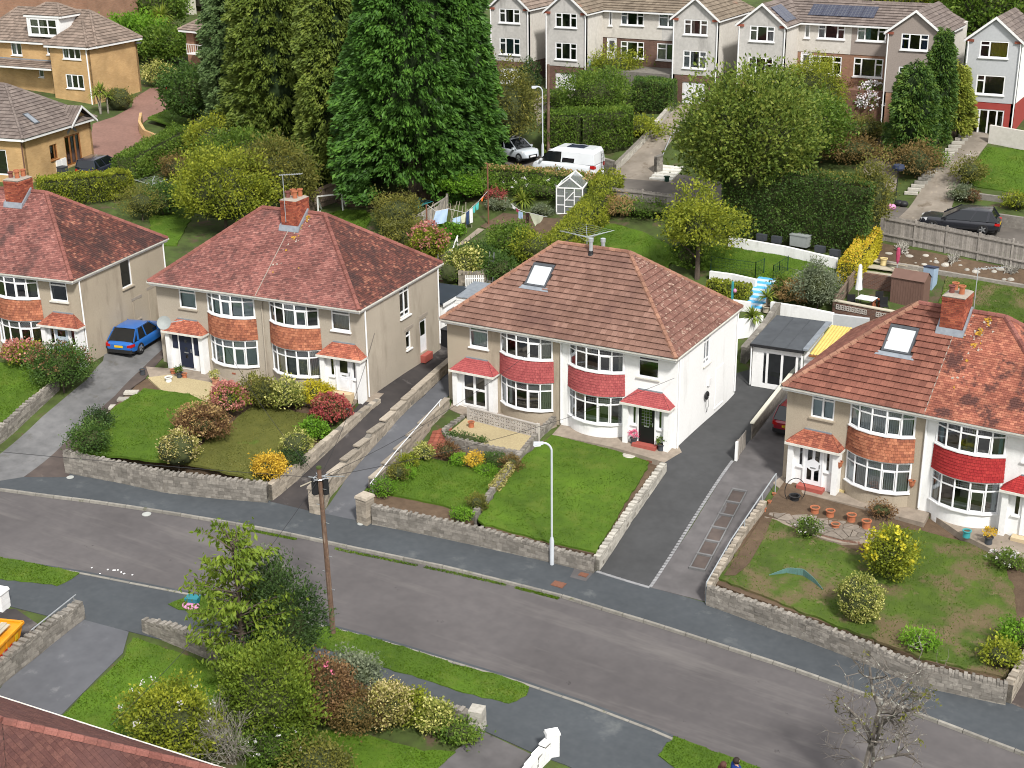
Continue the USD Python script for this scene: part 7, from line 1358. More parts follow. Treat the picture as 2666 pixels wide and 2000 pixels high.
plant('yew_tree', 'dark feathery yew right of the small drooping tree', 'tree',(748,1778),(1.3,1.25,2.3), 'leaf_yew',430,24,.22,.16, asp=.35, stem=.12, bump=.5, corek=.6)
plant('holly_bush', 'narrow pale edged holly tip between the drooping tree and the yew', 'shrub',(718,1742),(.62,.6,2.35), 'leaf_grey_green',240,18,.13,.12)
plant('privet_bush', 'broad light green shrub in front of the drooping tree', 'shrub',(705,1915),(1.75,1.5,1.7), 'leaf_privet',520,24,.20,.13, up=.6, bump=.45, corek=.6)
plant('viburnum', 'yellow green rounded shrub with white flowers near the plum roof', 'shrub',(450,1965),(1.6,1.3,1.35), 'leaf_yellow_green',330,24,.17,.13, extra=[('blooms', 'flower_white',.03,.14,.2)])
plant('smoke_bush', 'red brown shrub with pink blooms right of the light green shrub', 'shrub',(842,1868),(1.25,1.1,1.1), 'leaf_brown',330,22,.16,.11, extra=[('blooms', 'flower_hotpink',.012,.16,.7)])
plant('shrub', 'russet shrub below the red brown shrub, above the near lawn', 'shrub',(930,1895),(1.1,.9,.75), 'leaf_rust',240,20,.15,.10)
plant('shrub', 'grey green spiky shrub against the pavement wall', 'shrub',(925,1800),(.95,.8,.75), 'leaf_grey_green',200,18,.16,.12)
plant('variegated_bush', 'cream flecked rounded bush in the middle of the near border', 'shrub',(1015,1885),(.95,.85,.80), 'leaf_cream_edge',230,20,.13,.11)
plant('shrub', 'fresh green bush right of the cream flecked bush', 'shrub',(1080,1880),(.65,.6,.62), 'leaf_yellow_green',150,18,.12,.12)
plant('yellow_shrub', 'pale yellow shrub left of the plastic topped pillar', 'shrub',(1138,1905),(.55,.5,.62), 'leaf_variegated',150,20,.12,.11)
plant('shrub', 'low green plants below the plastic topped pillar', 'shrub',(1195,1930),(.7,.6,.4), 'leaf_mid',100,16,.13,.11)
plant('shrub', 'low green shrub with white blooms beside the near lawn', 'shrub',(720,1985),(1.2,.9,.6), 'leaf_mid',190,18,.16,.12, extra=[('blooms', 'flower_white',.06,.10,.2)])
plant('shrub', 'olive bush at the bottom edge below the near lawn', 'shrub',(840,2030),(1.2,.9,.7), 'leaf_olive',190,18,.16,.12)
def bare(name, label, px, H, nb, depth, mat, cat='tree', r0=.14, leaves=None, spread=.55, seed=5, lift=.5):
    r = np.random.default_rng(seed); p = G(*px) if len(px) == 2 else np.array(px, float); t = thing(name, label, cat, p); tr, tw = MB(), MB(); tips = []
    def grow(s, d, l, rad, lv):
        e = s+d*l; mid = s+d*l*.5+r.normal(0,.05*l,3); (tr if lv < 2 else tw).tube([s, mid, e],[rad, rad*.8, rad*.6],6 if lv < 2 else 4, cap=False)
        if lv >= depth: tips.append(e); return
        for i in range(nb if lv else nb+8):
            f = r.uniform(.45,1.0) if lv else r.uniform(.35,1.0); q = s+d*l*f; n = d*.8+r.normal(0, spread,3)+EZ*lift*.3; n /= np.linalg.norm(n); grow(q, n, l*(r.uniform(.30,.50)*(1.25-.5*f) if lv == 0 else r.uniform(.50,.75)), rad*.56, lv+1)
    if cat == 'tree': grow(np.array([0,0,-.3]), np.array([.02,.02,1.0]), H*.95, r0,0)
    else:
        for i in range(nb*3): d = np.array([*r.normal(0,.5,2),1.0]); grow(np.zeros(3)+np.r_[r.normal(0,.12,2),-.1], d/np.linalg.norm(d), H*r.uniform(.4,.6), r0,1)
    part('trunk' if cat == 'tree' else 'stems', tr, mat, t) if tr.n else None
    part('twigs', tw, mat, t)
    if leaves and tips:
        q = np.array(tips); q = q[r.uniform(0,1, len(q)) < .05]; P = np.repeat(q,7,0)+r.normal(0,.09,(len(q)*7,3)); part('last_leaves', leafmesh(P, r.normal(0,1, P.shape)-EZ*.6,.16,.5, r), leaves, t, tint=4)
    return t
bare('bare_tree', 'nearly leafless lichen covered tree at the bottom right',(2255,2120),4.7,3,5, 'bark_twig', r0=.11, leaves='leaf_olive', spread=.85)
bare('bare_bush', 'leafless grey twiggy bush at the bottom left, before the light green shrub',(610,1985),2.6,4,4, 'bark_pale', 'shrub',.022, spread=.4, seed=9)
# ------------------------------------------------------------------ near gardens
drive('driveway',[(212,1612),(335,1645),(320,1700),(155,1866),(60,1840),(-10,1805),(10,1780),(110,1700)], 'drive_blue')
drive('driveway',[(1262,1907),(1392,1968),(1340,2050),(1080,2060),(1190,1950)], 'drive_mauve')
drive('driveway',[(-80,1590),(40,1585),(135,1650),(100,1692),(0,1768),(-80,1800)], 'drive_dark')
lawn('lawn', Gs([(345,1662),(430,1690),(540,1728),(600,1800),(450,1960),(260,1900),(160,1868),(322,1712)]), 'lawn_lush',6000, off=.03, label='sloping lawn between the near grey drive and the yellow green bush')
lawn('lawn', Gs([(760,1895),(960,1918),(1100,1955),(1180,1960),(1060,2070),(640,2070),(640,1960)]), 'lawn_lush',6000, off=.03, label='near lawn at the bottom edge below the russet and variegated shrubs')
lawn('lawn', Gs([(1700,668),(1800,640),(1890,642),(2040,668),(2176,702),(2131,752),(2019,731),(1965,722),(1850,704),(1790,700)]), 'lawn_lush',7000, off=.03, label='fenced upper lawn between two white garden walls')
lawn('lawn', Gs([(1484,632),(1494,588),(1601,584),(1680,608),(1760,650),(1740,700),(1640,700),(1560,680)]), 'lawn_lush',6000, off=.03, label='shaded lawn around the rotary drier behind the brown concrete roof')
lawn('lawn', Gs([(850,560),(890,547),(951,549),(970,566),(945,605),(880,590)]), 'lawn_lush',3000, off=.03, label='small bright lawn in front of the football goal')
lawn('lawn', Gs([(2569,383),(2700,395),(2700,512),(2537,487),(2515,454)]), 'lawn_lush',5000, off=.03, label='sloping lawn right of the long concrete drive at the right edge')
lawn('lawn', Gs([(2442,790),(2468,722),(2700,745),(2700,850),(2530,815)]), 'lawn_patchy',5000, off=.03, label='worn rear lawn behind the chimney of the rightmost pair')
lawn('lawn', Gs([(385,322),(443,297),(505,320),(500,345),(430,336)]), 'lawn_lush',2500, off=.5, label='curved lawn raised behind the round yellow brick wall')
lawn('lawn', Gs([(1225,665),(1300,625),(1400,650),(1440,690),(1330,735),(1240,700)]), 'lawn_lush',4000, off=.02, label='rear lawn between the narrow garden path and the bright green hedge')
lawn('lawn', Gs([(380,520),(470,470),(530,500),(460,640),(400,640)]), 'lawn_lush',4000, off=.02, label='strip of lawn under the left rotary drier between the overgrown hedges')
sheet('bare_earth', Gs([(2290,636),(2480,672),(2700,712),(2700,752),(2450,712),(2285,680)]), 'soil',.03,.8, rough=.08)
sheet('bare_earth', Gs([(1310,555),(1450,570),(1440,640),(1380,640),(1250,590)]), 'soil',.02,.8)
sheet('path', Gs([(1168,655),(1180,655),(1262,598),(1245,595)]), 'path_concrete',.03,.8)
sheet('bare_earth', Gs([(860,520),(1100,500),(1240,470),(1230,510),(1000,545),(900,540)]), 'soil',.02,.9)
# ------------------------------------------------------------------ vehicles
def CAR(n, c, c2=None): M(n, c, c2 or tuple(x*.9 for x in c),1,.28, coat=.8, spec=.5)
CAR('car_blue',(.012,.12,.42)); CAR('car_red',(.22,.008,.02)); CAR('car_white',(.74,.77,.80)); CAR('car_silver',(.50,.54,.58)); CAR('car_black',(.012,.013,.018)); CAR('car_navy',(.02,.024,.04)); CAR('car_green',(.010,.02,.022))
M('car_glass',(.006,.008,.010), None,1,.06, spec=.8); M('tyre',(.018,.018,.019), None,9,.9); M('rim',(.45,.46,.47), None,3,.35, metal=.7); M('lamp_clear',(.75,.76,.78), None,2,.15); M('lamp_red',(.40,.012,.012), None,2,.2); M('plate_yellow',(.72,.47,.02), None,2,.5); M('plate_white',(.75,.75,.75), None,2,.5); M('trim_black',(.02,.02,.021), None,4,.6)
def car(label, rear, yaw, paint, L, W, H, hood, bonnet, gl, roof0, roof1, tail, belt=.56, rear_plate='plate_yellow', text=None, name='car', van=False, rails=False):
    """x forward from the rear bumper; body lofted from cross sections, cabin on top. gl: base of the windscreen (share of L), roof0-1: roof ends, tail: base of the rear window"""
    p = np.array(rear, float); t = thing(name, label, 'van' if van else 'car', p, yaw, None); hb = H*belt
    xs = np.array([0,.025,.07,.18,.35,.55,.72,.86,.95,.985,1.0])*L; zt = np.interp(xs/L,[0,.03, tail, gl,.90,.97,1],[hb*.86, hb*.97, hb, hb*1.0, bonnet, bonnet*.88, bonnet*.62]); wd = np.interp(xs/L,[0,.03,.15,.5,.85,.96,1],[.82,.93,1,1,.98,.88,.70])*W/2; zb = np.interp(xs/L,[0,.08,.9,1],[.36,.22,.20,.32])
    V = []; 
    for x, z, w, b in zip(xs, zt, wd, zb):
        V.append([(x, y*w, b+(z-b)*k) for y, k in ((-.80,0),(-.97,.12),(-1.0,.45),(-.985,.75),(-.93,.93),(-.80,1.0),(0,1.025),(.80,1.0),(.93,.93),(.985,.75),(1.0,.45),(.97,.12),(.80,0))])
    k = 13; V = np.array(V).reshape(-1,3); F = [[i*k+j, i*k+(j+1) % k,(i+1)*k+(j+1) % k,(i+1)*k+j] for i in range(len(xs)-1) for j in range(k)]; F = np.array(F)[:, ::-1]; tri = np.vstack([F[:,[0,1,2]], F[:,[0,2,3]],[[0, j, j+1] for j in range(1, k-1)],[[(len(xs)-1)*k,(len(xs)-1)*k+j+1,(len(xs)-1)*k+j] for j in range(1, k-1)]])
    body = part('body',(V, tri), paint, t, smooth=35)
    # cabin: glass box with painted roof and pillars
    xa, xb, xc, xd = tail*L, roof0*L, roof1*L, gl*L; wb, wt = W*.465, W*(.38 if not van else .43); zr = H-.05; q = lambda x, y, z: np.array([x, y, z])
    lo = [q(xa,-wb, hb*.985), q(xd,-wb, hb*.985), q(xd, wb, hb*.985), q(xa, wb, hb*.985)]; hi = [q(xb,-wt, zr), q(xc,-wt, zr), q(xc, wt, zr), q(xb, wt, zr)]
    part('cabin_glass', MB().hexa(lo+hi), 'car_glass', t); r = MB(); n = 7; R_ = []
    for i in range(n):
        f = i/(n-1); x = xb-.04+(xc-xb+.08)*f; e = H-.05+.05*math.sin(PI*min(max(f,.0),1))**.4; R_.append([(x,-wt-.012, zr-.03),(x,-wt*.9, e),(x,0, e+.012),(x, wt*.9, e),(x, wt+.012, zr-.03)])
    R_ = np.array(R_).reshape(-1,3); r.add(R_,[[i*5+j,(i+1)*5+j,(i+1)*5+j+1, i*5+j+1] for i in range(n-1) for j in range(4)]); part('roof', r, paint, t, smooth=40)
    pl = MB(); o = .012
    for s in (-1,1):
        for a, b, w in ((q(xa, s*(wb+o), hb), q(xb, s*(wt+o), zr),.10),(q(xd, s*(wb+o), hb), q(xc, s*(wt+o), zr),.07),(q((xa+xd)/2-.05, s*(wb+o), hb), q((xb+xc)/2-.05, s*(wt+o), zr),.07)) if not van else (): pl.beam(a, b, w,.03,(0,1,0))
        if not van: pl.beam(q(xa+(xd-xa)*.18, s*(wb+o), hb), q(xb+(xc-xb)*.05, s*(wt+o), zr),.14,.03,(0,1,0))
    if not van: part('pillars', pl, paint, t)
    if van:
        for s in (-1,1): part('side_panel', MB().hexa([q(xa-.02, s*(wb+.015), hb*.96), q(xa+(xd-xa)*.60, s*(wb+.015), hb*.96), q(xa+(xd-xa)*.60, s*(wb-.03), hb*.96), q(xa-.02, s*(wb-.03), hb*.96), q(xb-.02, s*(wt+.015), zr), q(xb+(xc-xb)*.72, s*(wt+.015), zr), q(xb+(xc-xb)*.72, s*(wt-.03), zr), q(xb-.02, s*(wt-.03), zr)]), paint, t); part('side_window', MB().hexa([q(xa+(xd-xa)*.36, s*(wb+.018), hb*1.0), q(xa+(xd-xa)*.58, s*(wb+.018), hb*1.0), q(xa+(xd-xa)*.58, s*(wb), hb), q(xa+(xd-xa)*.36, s*(wb), hb), q(xb+(xc-xb)*.42, s*(wt+.03), zr-.22), q(xb+(xc-xb)*.69, s*(wt+.03), zr-.22), q(xb+(xc-xb)*.69, s*wt, zr-.22), q(xb+(xc-xb)*.42, s*wt, zr-.22)]), 'car_glass', t)
        part('rear_panel', MB().hexa([q(xa-.03,-wb, hb*.96), q(xa+.03,-wb, hb*.96), q(xa+.03, wb, hb*.96), q(xa-.03, wb, hb*.96), q(xb-.03,-wt, zr), q(xb+.03,-wt, zr), q(xb+.03, wt, zr), q(xb-.03, wt, zr)]), paint, t)
        part('high_roof', MB().hexa([q(xb-.02,-wt, zr-.04), q(xc+.1,-wt, zr-.04), q(xc+.1, wt, zr-.04), q(xb-.02, wt, zr-.04), q(xb+.1,-wt*.84, H+.22), q(xc-.5,-wt*.84, H+.22), q(xc-.5, wt*.84, H+.22), q(xb+.1, wt*.84, H+.22)]), paint, t); part('roof_panel', MB().box(xb+.9,-.45, H+.221, xb+2.2,.45, H+.25), 'solar', t)
        ld = MB()
        for y in (-.55,-.2): ld.tube([(xa-.08, y,.7),(xa-.10, y,1.5),(xb-.10, y, zr+.05)],.018,5)
        for z in (.8,1.1,1.4,1.7): ld.tube([(xa-.1,-.55, z),(xa-.1,-.2, z)],.016,5)
        part('rear_ladder', ld, 'trim_black', t)
    for fx in (.20,.815):
        for s in (-1,1):
            m = MB(); m.lathe([(.19,-.10),(.30,-.10),(.325,-.06),(.325,.06),(.30,.10),(.19,.10)], sides=18); m.v = [np.stack([v[:,0], v[:,2], v[:,1]],1) for v in m.v]; m.f = [f[:, ::-1] for f in m.f]; m.xf((fx*L, s*(W/2-.09),.325)); w_ = part('wheel', m, 'tyre', t, smooth=40)
            g = MB(); 
            for i in range(5): an = i*2*PI/5; g.beam((fx*L, s*(W/2+.004),.325),(fx*L+.2*math.cos(an), s*(W/2+.004),.325+.2*math.sin(an)),.07,.03,(0,1,0))
            g.tube([(fx*L, s*(W/2-.06),.325),(fx*L, s*(W/2+.006),.325)],.07,8); part('rim', g, 'rim', w_)
    part('underbody', MB().box(.25,-W*.42,.16, L-.25, W*.42,.34), 'trim_black', t)
    for s in (-1,1):
        part('tail_light', MB().hexa([q(-.005, s*W*.30, hb*.70), q(-.005, s*W*.455, hb*.72), q(.28, s*W*.502, hb*.76), q(.20, s*W*.30, hb*.70), q(.0, s*W*.30, hb*.86), q(.0, s*W*.455, hb*.93), q(.28, s*W*.498, hb*.92), q(.20, s*W*.30, hb*.86)]), 'lamp_red', t); part('headlight', MB().hexa([q(L*.995, s*W*.22, bonnet*.62), q(L*.975, s*W*.40, bonnet*.64), q(L*.90, s*W*.47, bonnet*.74), q(L*.93, s*W*.26, bonnet*.72), q(L*.985, s*W*.22, bonnet*.80), q(L*.96, s*W*.40, bonnet*.86), q(L*.89, s*W*.465, bonnet*.95), q(L*.93, s*W*.26, bonnet*.86)]), 'lamp_clear', t)
        part('wing_mirror', MB().cbox((gl*L-.22, s*(W/2+.07), hb+.08),.07,.09,.07), paint, t)
    pm = part('number_plate', MB().box(-.02,-.26,.55 if not van else .5,-.004,.26,.67 if not van else .62), rear_plate, t)
    if text:
        tm = meshkit.text_mesh(text,.075,.003, True); v = np.array(tm.vertices); c = (v[:,0].max()+v[:,0].min())/2; V = np.stack([-.021-v[:,2],-(v[:,0]-c),.572+v[:,1]],1); part('lettering',(V, np.array(tm.faces)), 'trim_black', pm)
    part('front_grille', MB().box(L*.985,-W*.25,.32, L*1.002, W*.25, bonnet*.6), 'trim_black', t); part('number_plate', MB().box(L*1.002,-.26,.36, L*1.006,.26,.47), 'plate_white', t)
    part('rear_bumper', MB().hexa([q(-.03,-W*.40,.24), q(.06,-W*.46,.24), q(.06, W*.46,.24), q(-.03, W*.40,.24), q(-.03,-W*.40,.44), q(.06,-W*.46,.44), q(.06, W*.46,.44), q(-.03, W*.40,.44)]), 'trim_black' if paint != 'car_white' else paint, t)
    return t
def park(r, f): a, b = G(*r), G(*f); return a, math.atan2(b[1]-a[1], b[0]-a[0])
a, y_ = park((312,930),(420,862)); car('bright blue hatchback parked on the left drive, seen from behind', a, y_, 'car_blue',4.2,1.72,1.46,.8,.86,.70,.20,.52,.06, text=None)
a = G(2040,1143); car('dark red hatchback half hidden behind the left wall of the rightmost pair', a+np.array([.1,.1,0]), PI/2-.068, 'car_red',4.0,1.70,1.55,.8,.90,.76,.12,.58,.03, text='A8 JTY')
a, y_ = park((1560,466),(1402,447)); car('white high roofed camper van parked on the rear lane', a, y_, 'car_white',4.9,1.92,1.92,.9,1.05,.86,.015,.70,.005, belt=.60, van=True, name='van')
a, y_ = park((1302,402),(1388,428)); car('small silver hatchback parked nose to nose with the white van', a, y_, 'car_silver',3.6,1.6,1.48,.8,.88,.74,.12,.50,.03)
a, y_ = park((2602,606),(2424,590)); car('black estate car parked behind the board fence at the right', a, y_, 'car_black',4.7,1.82,1.44,.8,.84,.72,.12,.50,.03)
a, y_ = park((224,468),(300,428)); car('black estate car beside the yellow brick house with french doors', a, y_, 'car_navy',4.5,1.80,1.48,.8,.84,.72,.06,.50,.02)
a, y_ = park((452,254),(492,214)); car('dark green van half hidden behind the glossy round tree', a, y_, 'car_green',4.9,1.9,1.9,.9,1.0,.86,.03,.70,.01, van=False, name='van')
# skip
c0 = G(62,1690); c1 = G(0,1768); d = (c1-c0)[:2]; d /= np.linalg.norm(d); y_ = math.atan2(-d[1],-d[0]); M('skip_orange',(.70,.30,.01),(.58,.22,.01),3,.55, stain=[((.25,.10,.03),3,.62,.74)]); M('skip_red',(.45,.02,.01), None,3,.6)
t = thing('skip', 'orange skip with red lettering and heaped rubbish at the left edge', 'skip', c0-np.array([-d[1], d[0],0])*0, y_)
sh = [(-3.3,0,.0),(-.65,0,0),(-.65,1.55,0),(-3.3,1.55,0),(-3.9,-.12,1.15),(.05,-.12,1.15),(.05,1.67,1.15),(-3.9,1.67,1.15)]
part('body', MB().hexa(sh), 'skip_orange', t); m = MB()
for a, b in ((4,5),(5,6),(6,7),(7,4)): m.beam(np.array(sh[a])+EZ*.02, np.array(sh[b])+EZ*.02,.10,.09)
part('rim', m, 'skip_orange', t)
for x in (-1.2,-2.7): part('rib', MB().hexa([(x-.05,-.01,.05),(x+.05,-.01,.05),(x+.05,.05,.05),(x-.05,.05,.05),(x-.05,-.145,1.1),(x+.05,-.145,1.1),(x+.05,-.05,1.1),(x-.05,-.05,1.1)]), 'skip_orange', t)
tm = meshkit.text_mesh('ISCO',.40,.01, True); v = np.array(tm.vertices); nx = v[:,0].max(); part('lettering',(np.stack([v[:,0]-nx-.75,-.045-.104*(v[:,1]+.35)-v[:,2], v[:,1]+.40],1), np.array(tm.faces)), 'skip_red', t); part('label', MB().hexa([(-.62,-.10,.72),(-.40,-.10,.72),(-.40,-.09,.72),(-.62,-.09,.72),(-.62,-.13,.98),(-.40,-.13,.98),(-.40,-.12,.98),(-.62,-.12,.98)]), 'plate_yellow', t)
for i in range(9): a0 = rng.uniform(0,1); part('plank', MB().beam((-3.4+rng.uniform(0,.5),.25+.13*i,1.15+rng.uniform(0,.25)),(-.25+rng.uniform(-.4,.1),.2+.13*i,1.2+rng.uniform(0,.3)),.14,.03), 'flag', t)
for i in range(5): part('rubble_sack', MB().ball((-1.4-.5*i,.9+rng.uniform(-.3,.3),1.25),.38,2,(1,.9,.6)), 'white', t, smooth=True)
# ------------------------------------------------------------------ street furniture, wires
M('lamp_paint',(.52,.55,.58),(.45,.48,.51),3,.45); M('pole_wood',(.15,.09,.06),(.085,.055,.04),9,.9,.5,30, stain=[((.26,.2,.15),3,.55,.7,(4,4,.3))]); M('wire',(.02,.02,.022), None,3,.7)
def lamp(label, px, h, back=False):
    p = G(*px); t = thing('street_lamp', label, 'street lamp', p); d = -np.array([RT[0], RT[1],0])/np.hypot(RT[0], RT[1])
    part('base', MB().tube([(0,0,-.3),(0,0,1.15),(0,0,1.3)],[.095,.095,.06],10), 'lamp_paint', t, smooth=40); arc_ = [np.array([0,0,1.2]), np.array([0,0, h-.45])]+[d*(.35-.35*math.cos(a))+EZ*(h-.45+.40*math.sin(a)) for a in np.linspace(.2, PI/2,6)]
    part('column', MB().tube(arc_,.045,8), 'lamp_paint', t, smooth=40); e = arc_[-1]; s = np.cross(d, EZ)
    part('lantern', MB().hexa([e-s*.06-EZ*.06, e+d*.42-s*.10-EZ*.10, e+d*.42+s*.10-EZ*.10, e+s*.06-EZ*.06, e-s*.05+EZ*.04, e+d*.40-s*.08+EZ*.03, e+d*.40+s*.08+EZ*.03, e+s*.05+EZ*.04]), 'lamp_paint', t); part('lens', MB().hexa([e+d*.1-s*.06-EZ*.12, e+d*.38-s*.08-EZ*.15, e+d*.38+s*.08-EZ*.15, e+d*.1+s*.06-EZ*.12, e+d*.1-s*.06-EZ*.075, e+d*.38-s*.08-EZ*.096, e+d*.38+s*.08-EZ*.096, e+d*.1+s*.06-EZ*.075]), 'lamp_clear', t)
lamp('pale grey street lamp standing on the far pavement before the large lawn',(1437,1469),5.75); lamp('grey street lamp beside the wooden pole on the rear lane',(1413,420),5.4)
b = G(868,1650); top = uy(830,1218, b[1]+.25); t = thing('telegraph_pole', 'tall leaning wooden telegraph pole on the near grass verge', 'telegraph pole', b); T = top-b
part('pole', MB().tube([(0,0,-.5), T*.5, T],[.115,.10,.085],10), 'pole_wood', t, smooth=40); part('cap', MB().tube([T-EZ*.02, T+EZ*.05],[.11,.10],10), 'ground_mix', t)
m = MB(); m.tube([T+np.array([math.cos(a)*.22, math.sin(a)*.22,-.42]) for a in np.linspace(0,2*PI,13)],.018,5); part('ring_bracket', m, 'steel', t); hub = T-EZ*.42
for a in (0.1,1.3,2.5,3.6,4.8): part('insulator', MB().tube([hub+np.array([math.cos(a)*.1, math.sin(a)*.1,0]), hub+np.array([math.cos(a)*.42, math.sin(a)*.42,.03])],.02,5), 'steel', t)
part('arm', MB().beam(hub+EZ*.0, hub-np.array([RT[0], RT[1],0])*.75-EZ*.35,.035), 'flag', t); part('arm', MB().beam(hub+EZ*.05, hub+np.array([RT[0], RT[1],0])*.95+EZ*.05,.03), 'steel', t)
for s in (-1,1): part('junction_box', MB().cbox(T+np.array([RT[0], RT[1],0])*.20*s-EZ*.78,.10,.10,.32, YAW), 'black', t)
for i in range(7): part('step_iron', MB().beam(T*(.28+.10*i)+np.array([(-1)**i*.1,0,0]), T*(.28+.10*i)+np.array([(-1)**i*.26,0,0]),.022), 'steel', t)
hub = hub+b
def wire(label, a, e, sag=.5):
    a, e = np.array(a, float), np.array(e, float); t = thing('overhead_wire', label, 'wire', a); P = [a+(e-a)*f-EZ*sag*4*f*(1-f)-a for f in np.linspace(0,1,14)]; part('cable', MB().tube(P,.011,4), 'wire', t)
for lb, e in [('thin black wire from the pole to the corner of the pebbledashed pair', uy(975,868,-7.2)),('thin black wire from the pole to the left half of the pebbledashed pair', uy(590,905,-9)),('thin black wire from the pole to the beige half of the brown roofed pair', uy(1420,885,-4.1)),('thin black wire from the pole to the white half of the brown roofed pair', uy(1755,985,-4.1)),('thin black wire from the pole leaving past the left edge', np.array([-45,-38,7.5])),('thin black wire from the pole to the plum tiled roof', np.array([2,-37,3.6]))]: wire(lb, hub, e)
p = G(1428,412); t = thing('utility_pole', 'bare wooden pole beside the rear street lamp', 'pole', p); part('pole', MB().tube([(0,0,-.4),(0,0,6.7)],[.13,.10],9), 'pole_wood', t, smooth=40); part('step_iron', MB().beam((-.2,0,4),(.2,0,4),.02), 'steel', t)
# ------------------------------------------------------------------ fences
M('board_grey',(.33,.30,.27),(.22,.20,.175),5,.9,.4,30, vary=.22, stain=[((.15,.14,.12),2,.6,.75,(3,3,.3))]); M('board_brown',(.17,.085,.055),(.12,.06,.04),5,.9, vary=.15); M('board_dark',(.20,.15,.11),(.14,.105,.08),5,.9, vary=.2)
def fence(label, px, h, mat, bw=.11, posts=2.0, rails=True, gap=.012, name='board_fence', pts=None, lean=0):
    P = pts if pts is not None else Gs(px); P = np.array(P, float); o = P[0].copy(); t = thing(name, label, 'fence', o); L = poly_at(P,0)[1]; n = int(L/bw); r = np.random.default_rng(int(L*10))
    for i in range(n):
        a, b = poly_at(P, i*bw+gap/2)[0]-o, poly_at(P,(i+1)*bw-gap/2)[0]-o; d = (b-a)/max(np.linalg.norm(b-a),1e-6); s = np.cross(d, EZ); e = r.normal(0,.012); part('board', MB().obox(a+s*(.008+.006*(i % 2)), b-a,-s*.02, EZ*(h+e)), mat, t)
    if rails:
        for z in (.25*h,.85*h):
            for i in range(max(1, int(L/posts))): a, b = poly_at(P, L*i/max(1, int(L/posts)))[0]-o, poly_at(P, L*(i+1)/max(1, int(L/posts)))[0]-o; d = (b-a)/np.linalg.norm(b-a); s = np.cross(d, EZ); part('rail', MB().obox(a+s*.03+EZ*z, b-a, s*.05, EZ*.09), mat, t)
    for i in range(int(L/posts)+1): a = poly_at(P, min(L, L*i/max(1, int(L/posts))))[0]-o; a2 = poly_at(P, min(L,.1+L*i/max(1, int(L/posts))))[0]-o; part('post', MB().cbox(a+EZ*(h/2-.1),.055,.055, h/2+.18), mat, t)
    return t
fence('long weathered board fence with posts between the earth bank and the lane',[(2299,626),(2480,662),(2720,712)],1.55, 'board_grey',.13,1.9)
fence('pale weathered picket boards along the lane, left of the large spreading tree',[(1588,540),(1670,548),(1755,560)],1.35, 'board_grey',.12,2.2)
fence('brown board gate at the end of the round yellow brick wall',[(482,392),(548,392)],1.75, 'board_brown',.16,1.3)
fence('dark stained board fence behind the football goal',[(805,552),(876,526)],1.5, 'board_dark',.15,1.8)
fence('narrow dark board fence stepping down beside the golden hedge',[(2172,812),(2222,745),(2268,682)],1.0, 'board_dark',.15,1.6)
fence('low grey board fence behind the washing, beside the cane frame',[(1078,600),(1140,575),(1165,545)],1.0, 'board_grey',.2,1.8)
a, b = G(1912,1200), G(2062,1005); t = thing('boundary_wall', 'grey panel wall with pale capping between the two tarmac drives, picket end', 'wall', a); v = (b-a); D2 = np.array([v[0], v[1],0])/np.hypot(v[0], v[1]); s = np.cross(D2, EZ); Lw = np.hypot(v[0], v[1]); nz = v[2]/Lw
for i in range(4):
    for j in range(int(Lw*.72/.95)): q = D2*(Lw*.26+.95*j)+EZ*(nz*(Lw*.26+.95*j)+.02+.22*i); part('panel', MB().obox(q, D2*.93+EZ*nz*.93, s*.06, EZ*.21), 'stone_grey', t)
part('capping', MB().obox(D2*Lw*.25+EZ*(nz*Lw*.25+.90)-s*.05, D2*Lw*.75+EZ*nz*Lw*.75, s*.2, EZ*.06), 'curtain_cream', t)
for i in range(12): q = D2*(.35+i*.105)+EZ*nz*(.35+i*.105); part('picket', MB().obox(q, D2*.07, s*.03, EZ*.9), 'board_grey', t)
for x in (0,.2): part('post', MB().obox(D2*x-EZ*.1, D2*.14, s*.12, EZ*1.08), 'white' if x == 0 else 'board_grey', t)
P = Gs([(366,322),(362,345),(375,368),(405,380),(445,388),(482,390)]); t = thing('brick_wall', 'round yellow brick retaining wall at the bend of the paved drive', 'wall', P[0]); m = MB(); cp = MB(); Pn = np.array(P); L = poly_at(Pn,0)[1]
for i in range(26):
    a, b = poly_at(Pn, L*i/26)[0], poly_at(Pn, L*(i+1)/26)[0]; d = (b-a); d[2] = 0; d /= np.linalg.norm(d); s = np.array([-d[1], d[0],0]); s = s if s[1] > 0 else -s; lo = [a-EZ*.3, b-EZ*.3, b+s*.22-EZ*.3, a+s*.22-EZ*.3]; m.hexa(lo+[q+EZ*1.15 for q in lo]); part('coping_brick', MB().hexa([q+EZ*1.155+d*.01 for q in lo]+[q+EZ*1.24-d*.01 for q in lo]), 'brick_yellow', t, world=True)
part('face', m, 'brick_yellow', t, world=True)
